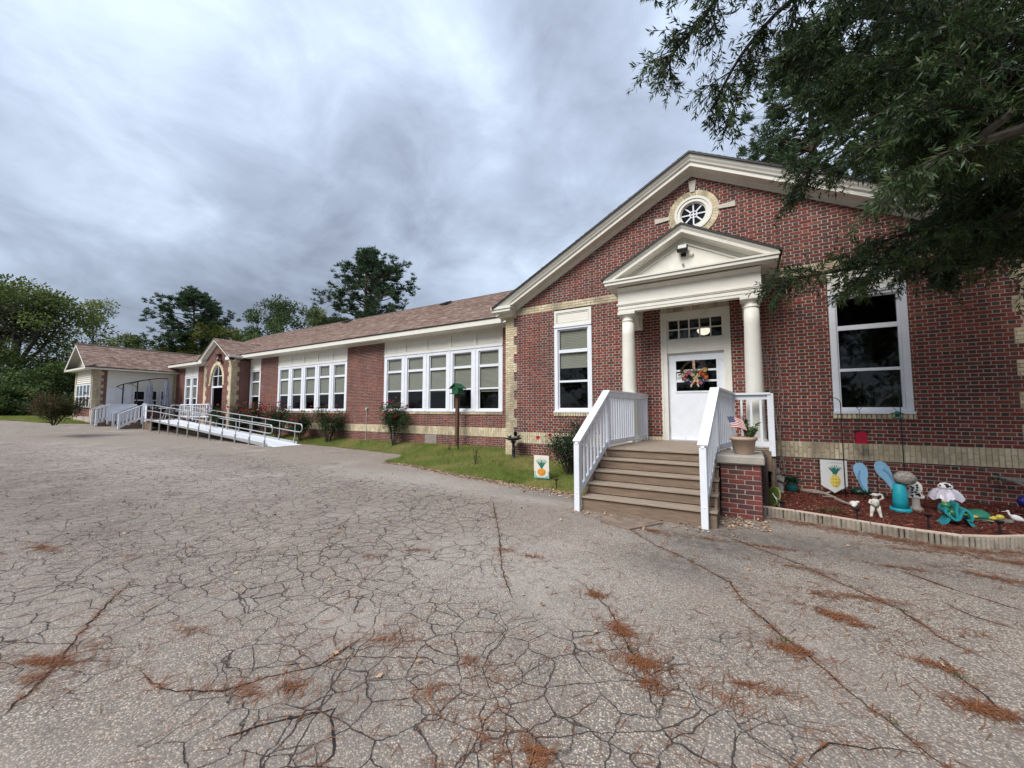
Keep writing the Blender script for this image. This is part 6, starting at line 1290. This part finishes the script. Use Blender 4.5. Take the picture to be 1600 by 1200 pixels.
b=(-12.3,11.15); shrub('rose_bush','leggy rose bush with pink red blooms beside the birdhouse wall','rose bush',(b[0],b[1],G(*b)),.85,.6,1.95,5200,.062,(.03,.06,.024),(.075,.12,.045),30,stems=9,dense=.6,seed=2,lift=.06,group='rose bushes along the wall')
b=(-16.6,11.1); shrub('rose_bush','rounded rose bush with few blooms before the brick pier between windows','rose bush',(b[0],b[1],G(*b)),.95,.55,1.72,5200,.068,(.03,.055,.024),(.075,.11,.045),16,stems=10,dense=.6,seed=3,lift=.05,group='rose bushes along the wall')
for i,(x,y,rx,h,fl,lab) in enumerate(((-18.6,11.0,.9,1.7,10,'rose bush with red blooms just past the ramp handrail loops'),(-20.6,11.0,1.0,1.9,14,'tall rose bush with red blooms below the second window group'),(-22.8,11.0,.95,2.0,22,'rose bush full of red blooms before the brick between window groups'),(-24.6,10.95,.9,1.9,20,'rose bush covered in red blooms beside the arched entrance'),(-26.0,10.55,.7,1.75,6,'dark leafy rose bush in front of the arched doorway'))):
    shrub('rose_bush',lab,'rose bush',(x,y,G(x,y)),rx,.45,h,4200,.085,(.026,.05,.022),(.065,.095,.04),fl*2,((.35,.01,.03),(.5,.06,.09)),stems=9,dense=.6,seed=20+i,lift=.08,group='rose bushes along the wall')
b=onZ(84,663,.93); shrub('flowering_shrub','wide shrub with small red blooms on the grass by the end block','shrub',(b[0],b[1],.93),1.25,1.1,1.65,9000,.09,(.04,.05,.02),(.10,.085,.035),22,((.20,.04,.035),(.28,.08,.06)),stems=16,seed=40,lift=.04)
def canes(x,y,n,h,lab,seed,leaves=30,red=1):
    rr=np.random.default_rng(seed); gz=G(x,y); T=thing('rose_canes',lab,'plant',(x,y,gz)); mb=MB();P=[];D=[]
    for k in range(n):
        a=rr.uniform(0,6.28); t=Vector((math.cos(a)*h*.35*rr.random(),math.sin(a)*h*.3*rr.random(),h*rr.uniform(.5,1))); mb.tube([(0,0,-.03),tuple(t*.5+Vector((0,0,h*.06))),tuple(t)],[.008,.006,.003],5)
        for q in range(leaves//n): s=rr.uniform(.4,1); P.append(tuple(t*s)); D.append(tuple(rr.normal(0,1,3)))
    obj('stems',mb,mat('cane_brown',(.07,.045,.035),.8,.2,9),T); link('foliage',fast_mesh('foliage',leaf_cluster(P,D,.05,.03,None),4,gcols(len(P),(.05,.07,.03),(.12,.09,.05))),T,LEAFM,kind='stuff')
canes(-6.75,9.2,7,.62,'low bare rose canes in the grass before the yellow quoin',51); canes(-8.6,10.75,5,.95,'thin bare canes standing beside the birdhouse post',52); canes(-8.9,10.6,4,.45,'short dark twigs at the foot of the birdhouse',53,10)
p=onY(842,684,9.2); T=thing('trailing_rose','thin arching rose cane with a red bloom beside the holly','rose',(-4.0,9.2,G(-4.0,9.2))); Tb=rel(T); mb=MB(); mb.tube([(-4.0,9.2,G(-4,9.2)-.02),(-4.15,9.2,.75),(lerp(-4.2,p[0],.5),9.2,p[2]+.06),(p[0],9.2,p[2])],[.008,.006,.005,.003],5); Tb('stem',mb,MATS['green_stem'],T)
for du,dv in ((0,0),(13,-2)):
    q=onY(828+du*1.0+0,681+dv,9.2); m=MB(); c=Vector((p[0]+(.0 if du==0 else .35),9.18,p[2]+(.0 if du==0 else .08)))
    for k in range(12):
        a=k*2.4; d=Vector((math.cos(a)*.05,-.02-.002*k,math.sin(a)*.05)); s=Vector((-math.sin(a),0,math.cos(a)))*.03; m.add([tuple(c),tuple(c+d*.7+s),tuple(c+d*1.2),tuple(c+d*.7-s)],[(0,1,2,3)],(.42*rng.uniform(.8,1.1),.04,.05))
    Tb('bloom',m,MATS['petal'],T)
# ================================================================ TREES
def tuft_leaves(P,D,ln,wd): return leaf_cluster(P,D,ln,wd,None)
def broad_tree(name,label,base,top,rad,seed,n=7000,leaf=.32,colA=(.028,.05,.014),colB=(.075,.105,.028),trunk=.32,crown_lo=.28,lean=(0,0),gaps=.5,group='trees beyond the building',clumps=60,flat=1.):
    rr=np.random.default_rng(seed); x,y,z=base; h=top-z; T=thing(name,label,'tree',base,group)
    mb=MB(); fork=Vector((lean[0]*.3,lean[1]*.3,h*crown_lo)); mb.tube([(0,0,-.5),(fork.x*.4,fork.y*.4,h*crown_lo*.5),tuple(fork)],[trunk*1.25,trunk,trunk*.85],9)
    cents=[]
    for c in range(clumps):
        a=rr.uniform(0,6.28); r=rad*rr.random()**.5; zz=h*(crown_lo+(1-crown_lo)*rr.random()**.85); prof=math.sqrt(max(.05,1-((zz/h-(crown_lo+.42*(1-crown_lo)))/(.62*(1-crown_lo)))**2)); cents.append((Vector((math.cos(a)*r*prof+lean[0]*zz/h,math.sin(a)*r*prof*flat+lean[1]*zz/h,zz)),rr.uniform(.10,.2)*rad+.35))
    limbs=[]
    for k in range(8):
        c,_=cents[k*len(cents)//8]; md=fork.lerp(c,.5)+Vector((0,0,-.06*h)); limbs.append((fork,md,c)); mb.tube([tuple(fork),tuple(md),tuple(c)],[trunk*.55,trunk*.3,trunk*.07],6)
    for c,r in cents:
        f,m,e=limbs[rr.integers(8)]; s=m.lerp(e,rr.random()); mb.tube([tuple(s),tuple(s.lerp(c,.5)+Vector((0,0,.05*r))),tuple(c)],[trunk*.14,trunk*.08,.01],4)
    obj('trunk',mb,BARK,T)
    leaf*=.8; n=int(n*1.6); colA=[q*1.9 for q in colA]; colB=[q*2.1 for q in colB]; P=[];D=[];C=[]; per=n//len(cents)
    for c,r in cents:
        k=int(per*rr.uniform(.5,1.5)); d=rr.normal(0,1,(k,3)); d/=np.linalg.norm(d,axis=1)[:,None]; q=np.array(c)+d*(r*rr.random((k,1))**.45)*np.array([1.15,1.15,.75]); P.append(q); D.append(d+rr.normal(0,.6,(k,3))); f=rr.random(); kk=rr.random((k,1))*.5+f*.5; C.append((np.array(colA)*(1-kk)+np.array(colB)*kk)*rr.uniform(.8,1.2))
    P=np.concatenate(P);D=np.concatenate(D); link('crown',fast_mesh('crown',tuft_leaves(P,D,leaf*rr.uniform(.6,1.3,len(P)),leaf*.6),4,np.concatenate(C)),T,LEAFM,kind='stuff')
def pine_tree(name,label,base,top,rad,seed,bare=.45,nb=46,tuft=.34,colA=(.018,.036,.018),colB=(.04,.062,.03),trunk=.24,blades_n=16,group='pines behind the building',per=7,shape='round'):
    colA=[q*1.8 for q in colA]; colB=[q*2.0 for q in colB]; rr=np.random.default_rng(seed); h=top-base[2]; T=thing(name,label,'pine tree',base,group); mb=MB(); mb.tube([(0,0,-.5),(.1,0,h*.4),(.0,.1,h*.75),(0,0,h*.98)],[trunk*1.2,trunk,trunk*.6,.04],9)
    P=[];D=[];C=[]
    for k in range(nb):
        t=bare+(1-bare)*(k+rr.random())/nb; s=(t-bare)/(1-bare); prof=(math.sin(math.pi*min(1,.18+s*.80))**.7) if shape=='round' else (1-s*.85); L_=rad*prof*rr.uniform(.55,1.1); a=rr.uniform(0,6.28) if k%1==0 else 0; b=Vector((0,0,h*t)); up=.25+.3*s; e=b+Vector((math.cos(a)*L_,math.sin(a)*L_,L_*up*rr.uniform(.2,1))); m=b.lerp(e,.5)-Vector((0,0,.06*L_)); mb.tube([tuple(b),tuple(m),tuple(e)],[.07*trunk/.24,.045*trunk/.24,.012],5)
        for q in range(per):
            u=rr.uniform(.45,1.08); c=b.lerp(e,u)+Vector(rr.normal(0,.13*L_+.12,3))*(.6+.5*u); mb.tube([tuple(b.lerp(e,u*.9)),tuple(c)],[.018,.008],4); f=rr.random()
            for w_ in range(5):
                cc=np.array(c)+rr.normal(0,tuft*.45,3); d=rr.normal(0,1,(blades_n,3)); d[:,2]=np.abs(d[:,2])*.8+.1; P.append(np.repeat(cc[None],blades_n,0)); D.append(d); g=rr.random((blades_n,1))*.4+f*.6; C.append(np.array(colA)*(1-g)+np.array(colB)*g)
    obj('trunk',mb,mat('pine_bark',(.10,.068,.052),.95,.35,3,.8,12,stretch=(3,3,.7)),T)
    P=np.concatenate(P);D=np.concatenate(D); link('crown',fast_mesh('crown',tuft_leaves(P,D,tuft*rr.uniform(.7,1.3,len(P)),tuft*.19),4,np.concatenate(C)),T,LEAFM,kind='stuff')
def place(u,vtop,w_,vbase=None):
    p=atW(u,vtop,w_); return (p[0],p[1],G(p[0],min(p[1],9))),p[2]
def pxm(px,w_): return px*w_/FPX
b,t=place(32,448,44); broad_tree('oak_tree','big spreading oak with forked dark trunk beside the left lawn',b,t,pxm(100,44),61,10000,.42,(.022,.038,.012),(.085,.10,.028),.55,.34,gaps=.6,clumps=95)
b,t=place(-85,430,48); broad_tree('oak_tree','tall oak half hidden behind the big spreading oak',b,t,pxm(95,48),62,6000,.42,(.022,.038,.012),(.07,.09,.025),.5,.3)
b,t=place(156,474,52); broad_tree('slim_tree','slender airy tree with sparse yellow green leaves beside the oak',b,t,pxm(36,52),63,2200,.36,(.05,.07,.02),(.14,.15,.05),.2,.30,clumps=34)
for i,(u,vt,w_,r_,A,Bc,lab) in enumerate(((208,528,66,40,(.02,.04,.012),(.07,.085,.025),'round dark tree behind the low roof next to the slim tree'),(262,545,62,34,(.045,.06,.014),(.11,.115,.03),'olive tree peeping over the middle of the low block roof'),(338,504,60,42,(.05,.065,.015),(.13,.135,.035),'yellow green tree in front of the round topped pine'),(385,528,64,30,(.03,.045,.014),(.09,.10,.03),'short tree behind the arched entrance gable'),(440,472,58,52,(.018,.034,.014),(.055,.078,.028),'full dark oak rising behind the long roof'),(494,486,62,34,(.03,.045,.016),(.10,.11,.045),'thin autumn tinged tree beside the tall pine'),(300,560,70,60,(.03,.045,.014),(.085,.095,.03),'low wide tree mass behind the low block'),(528,500,56,26,(.02,.035,.014),(.06,.07,.03),'small tree at the foot of the tall pine'))):
    b,t=place(u,vt,w_); broad_tree('background_tree',lab,b,t,pxm(r_,w_),70+i,9000,.40,A,Bc,.28,.10,clumps=85)
for i,(u,vt,w_,r_,lab) in enumerate(((-30,560,36,60,'dark thicket bush under the tall oak'),(45,590,37,55,'dark thicket bush below the forked oak trunk'),(110,575,40,48,'green thicket bush beside the gable of the low block'),(5,610,33,40,'low dark bush on the left grass edge'),(150,560,58,45,'bushy dark tree behind the low block gable'),(78,560,46,45,'leafy bush between oak trunk and low block'))):
    b,t=place(u,vt,w_); broad_tree('thicket_bush',lab,b,t,pxm(r_,w_),90+i,4200,.32,(.018,.032,.012),(.055,.078,.022),.14,.05,clumps=46,group='thicket beyond the lawn')
b,t=place(304,462,60); pine_tree('pine_tree','round topped dark pine behind the low block roof',b,t,pxm(52,60),81,.50,50,.46,trunk=.3,per=9)
b,t=place(572,402,42); pine_tree('pine_tree','tall open pine standing alone behind the long roof',b,t,pxm(72,42),82,.50,52,.40,trunk=.3,per=8)
b,t=place(1262,70,27); pine_tree('pine_tree','large dark pine rising behind the gable roof',b,t,pxm(120,27),83,.3,120,.36,trunk=.35,per=10,blades_n=14)
b,t=place(1430,-120,30); pine_tree('pine_tree','second dark pine behind the gable, mostly hidden by oak leaves',b,t,pxm(150,30),84,.3,80,.36,trunk=.35,per=9,blades_n=14)
# ---- overhead cables at the far left
for i,(p,q,lab) in enumerate((((-10,556),(118,580),'upper thin cable crossing in front of the oak trunk'),((-10,503),(90,530),'higher faint cable passing through the oak crown'))):
    a=atW(*p,36);b=atW(*q,39); a=Vector(a)+(Vector(a)-Vector(b))*2.0; mb=MB(); mb.tube([Vector(a).lerp(Vector(b),k/12)-Vector((0,0,.5*math.sin(math.pi*k/12))) for k in range(13)],.014,5); one('overhead_cable',mb,BLACKM,lab,'cable')
# ---- near willow oak overhanging from the right
WO=thing('willow_oak','large willow oak with narrow dark leaves overhanging the gable from the right','tree',(9.6,5.2,0)); rr=np.random.default_rng(5); WB_=Vector((9.6,5.2,0))
mb=MB(); mb.tube([(0,0,-.3),(-.05,.05,1.5),(-.2,.1,3.6),(-.3,.2,6),(-.2,.3,9),(0,.3,12)],[.50,.42,.36,.30,.22,.08],14); obj('trunk',mb,BARK,WO)
def P_(u,v,Y): return Vector(onY(u,v,Y))
LIMBS=[ # world control points, from trunk outwards
 [(9.3,5.4,4.2),P_(1900,330,6.2),P_(1600,330,7.0),P_(1420,400,7.3),P_(1300,425,7.2),P_(1205,442,7.0)],
 [(9.3,5.4,4.8),P_(1800,200,6.4),P_(1560,300,7.8),P_(1420,360,8.3),P_(1345,455,8.6)],
 [(9.3,5.4,5.2),P_(1800,100,6.0),P_(1550,190,6.8),P_(1380,240,7.2),P_(1250,270,7.2)],
 [(9.3,5.4,6.0),P_(1800,20,5.4),P_(1550,90,6.0),P_(1420,110,6.4),P_(1310,140,6.6)],
 [(9.3,5.4,7.0),P_(1700,-120,5.0),P_(1450,-50,5.2),P_(1270,-20,5.4),P_(1170,70,5.5),P_(1112,170,5.5)],
 [(9.3,5.4,8.0),P_(1600,-180,4.6),P_(1350,-120,4.8),P_(1170,-60,5.0),P_(1090,40,5.1),P_(1040,95,5.1)],
 [(9.3,5.4,8.4),P_(1500,-220,4.4),P_(1300,-150,4.5),P_(1120,-70,4.7),P_(1012,0,4.8)],
 [(9.3,5.4,5.6),P_(1750,60,7.0),P_(1580,60,7.6),P_(1450,80,8.0),P_(1330,60,8.2)],
 [(9.3,5.4,4.3),P_(1850,360,7.2),P_(1640,390,8.2),P_(1520,375,8.6),P_(1450,420,8.8)],
 [(9.3,5.4,7.4),P_(1650,-60,6.0),P_(1450,10,6.4),P_(1350,20,6.6),P_(1280,50,6.6),P_(1235,90,6.6)],
 [(9.3,5.4,6.4),P_(1700,160,5.0),P_(1580,170,5.0),P_(1480,190,5.2),P_(1400,190,5.4)],
 [(9.3,5.4,6.8),P_(1640,-10,7.4),P_(1520,10,8.0),P_(1400,0,8.6)],
 [(9.3,5.4,5.2),P_(1750,150,6.6),P_(1620,140,7.4),P_(1520,160,7.8),P_(1430,230,8.0)],
 [(9.3,5.4,4.8),P_(1780,280,6.8),P_(1640,260,7.4),P_(1560,300,7.6),P_(1480,345,7.8)],
 [(9.3,5.4,6.2),P_(1700,60,5.6),P_(1580,40,5.8),P_(1480,60,6.0),P_(1380,90,6.2)],
]
def spl(cp,n=26):
    cp=[Vector(c) for c in cp]; out=[]
    for i in range(len(cp)-1):
        p0=cp[max(i-1,0)];p1=cp[i];p2=cp[i+1];p3=cp[min(i+2,len(cp)-1)]
        for k in range(n//(len(cp)-1)+1):
            t=k/(n//(len(cp)-1)+1); out.append(.5*((2*p1)+(p2-p0)*t+(2*p0-5*p1+4*p2-p3)*t*t+(3*p1-p0-3*p2+p3)*t**3))
    out.append(cp[-1]); return out
mbl=MB(); LP=[];LD=[];LC=[]
def twig(p,d,L_,nl,shade):
    d=d.normalized(); q=p; n=5; pts=[p]
    for k in range(n): d=(d+Vector((0,0,-.10))+Vector(rr.normal(0,.10,3))).normalized(); q=q+d*L_/n; pts.append(q)
    mbl.tube([tuple(pts[0]),tuple(pts[2]),tuple(pts[-1])],[.004,.003,.0015],3,caps=False)
    for k in range(nl):
        t=rr.random()**.8*n; i=min(int(t),n-1); b=pts[i].lerp(pts[i+1],t-i); dd=(pts[i+1]-pts[i]).normalized(); o=Vector(rr.normal(0,1,3)); o=(o-dd*o.dot(dd)).normalized(); LP.append(tuple(b)); LD.append(tuple(dd*.75+o*.8+Vector((0,0,-.12)))); LC.append(shade)
for li,cp in enumerate(LIMBS):
    S_=spl(cp); n=len(S_); r0=.05; mbl.tube([tuple(p) for p in S_],[r0*(1-.9*i/n)+.006 for i in range(n)],6)
    low=li in (0,1,8)
    for s in range(20 if li in (4,5,6) else 38 if not low else 31):
        t=rr.uniform(.16,1)**.9*(n-2); i=int(t); b=S_[i].lerp(S_[i+1],t-i); ax=(S_[i+1]-S_[i]).normalized(); o=Vector(rr.normal(0,1,3)); o=(o-ax*o.dot(ax)).normalized(); o.z*=.6; L_=rr.uniform(.35,1.0)*(1.15-.6*t/n)*(.8 if low else .7 if li in (4,5,6) else 1.15); d=(ax*.6+o+Vector((0,0,-.22))).normalized(); e=b+d*L_+Vector((0,0,-.12*L_)); mbl.tube([tuple(b),tuple(b.lerp(e,.5)+Vector((0,0,.05*L_))),tuple(e)],[.012,.008,.003],4,caps=False); shade=rr.random()
        for k in range(int(11*L_/.6)+4):
            u=rr.uniform(.15,1.0); q=b.lerp(e,u)+Vector((0,0,.05*L_*4*u*(1-u))); dd=(d*.8+Vector(rr.normal(0,.6,3))+Vector((0,0,-.25))); twig(q,dd,rr.uniform(.18,.42),int(rr.integers(16,26)),shade)
    for k in range(40 if not low else 30):
        t=rr.uniform(.5,1)*(n-2); i=int(t); b=S_[i]; ax=(S_[i+1]-S_[i]).normalized(); twig(b,ax*.6+Vector(rr.normal(0,.7,3)),rr.uniform(.2,.45),20,rr.random())
# upper crown out of frame, same leaves in larger clusters
UP=[];UD=[];UC=[]
for c in range(150):
    p=Vector((rr.uniform(1.0,15),rr.uniform(1.5,9.5),rr.uniform(8.2,13.5)))
    if (p.x-9)**2/55+(p.y-5.2)**2/24+(p.z-9.5)**2/26>1: continue
    k=110; d=rr.normal(0,1,(k,3)); d/=np.linalg.norm(d,axis=1)[:,None]; UP.append(np.array(p)+d*.75*rr.random((k,1))**.4); UD.append(d+rr.normal(0,.6,(k,3))); UC.append(np.full(k,rr.random())); mbl.tube([(9.4,5.4,min(p.z,10)),tuple(p.lerp(Vector((9.4,5.4,p.z)),.5)),tuple(p)],[.06,.03,.01],4,caps=False)
mbl.v=[(a-WB_.x,b-WB_.y,c-WB_.z) for a,b,c in mbl.v]; obj('limbs',mbl,BARK,WO)
LP=np.array(LP);LD=np.array(LD);LC=np.array(LC); V1=leaf_cluster(LP,LD,rr.uniform(.06,.105,len(LP)),rr.uniform(.013,.022,len(LP)),None); c1=np.array([.024,.050,.018])*(1-LC[:,None])+np.array([.062,.098,.028])*LC[:,None]; c1*=rr.uniform(.7,1.35,(len(LP),1)); k=rr.random(len(LP))<.05; c1[k]=(.09,.10,.03)
UP=np.concatenate(UP);UD=np.concatenate(UD);UC=np.concatenate(UC); V2=leaf_cluster(UP,UD,rr.uniform(.16,.28,len(UP)),rr.uniform(.05,.08,len(UP)),None); c2=np.array([.016,.032,.012])*(1-UC[:,None])+np.array([.035,.055,.018])*UC[:,None]
link('crown',fast_mesh('crown',np.concatenate([V1,V2])-np.array(WB_),4,np.concatenate([c1,c2])),WO,LEAF,kind='stuff')
# trees that close the view past the right end of the building
for i,(x,y,h_,r_,lab) in enumerate(((13,22,11,4.2,'broad tree past the right corner of the building'),(19,17,9,3.8,'rounded tree on the grass right of the building'),(25,24,12,5,'taller tree behind the right hand lawn'))):
    broad_tree('background_tree',lab,(x,y,G(x,9)),h_,r_,130+i,5000,.4,(.02,.036,.013),(.06,.08,.025),.28,.14,clumps=55)

# the wooded side of the lot behind the photographer, mirrored in the panes
for i,(x,y,h_,r_) in enumerate(((-34,-24,13,5.5),(-24,-27,15,6),(-14,-25,13,5.5),(-4,-28,15,6),(6,-25,14,5.5),(16,-26,13,5.5))):
    broad_tree('roadside_tree','broad leafy tree across the lot, mirrored in the window panes',(x,y,G(x,0)),h_,r_,150+i,3200,.6,(.02,.036,.013),(.05,.07,.022),.3,.12,clumps=50,group='trees across the lot')
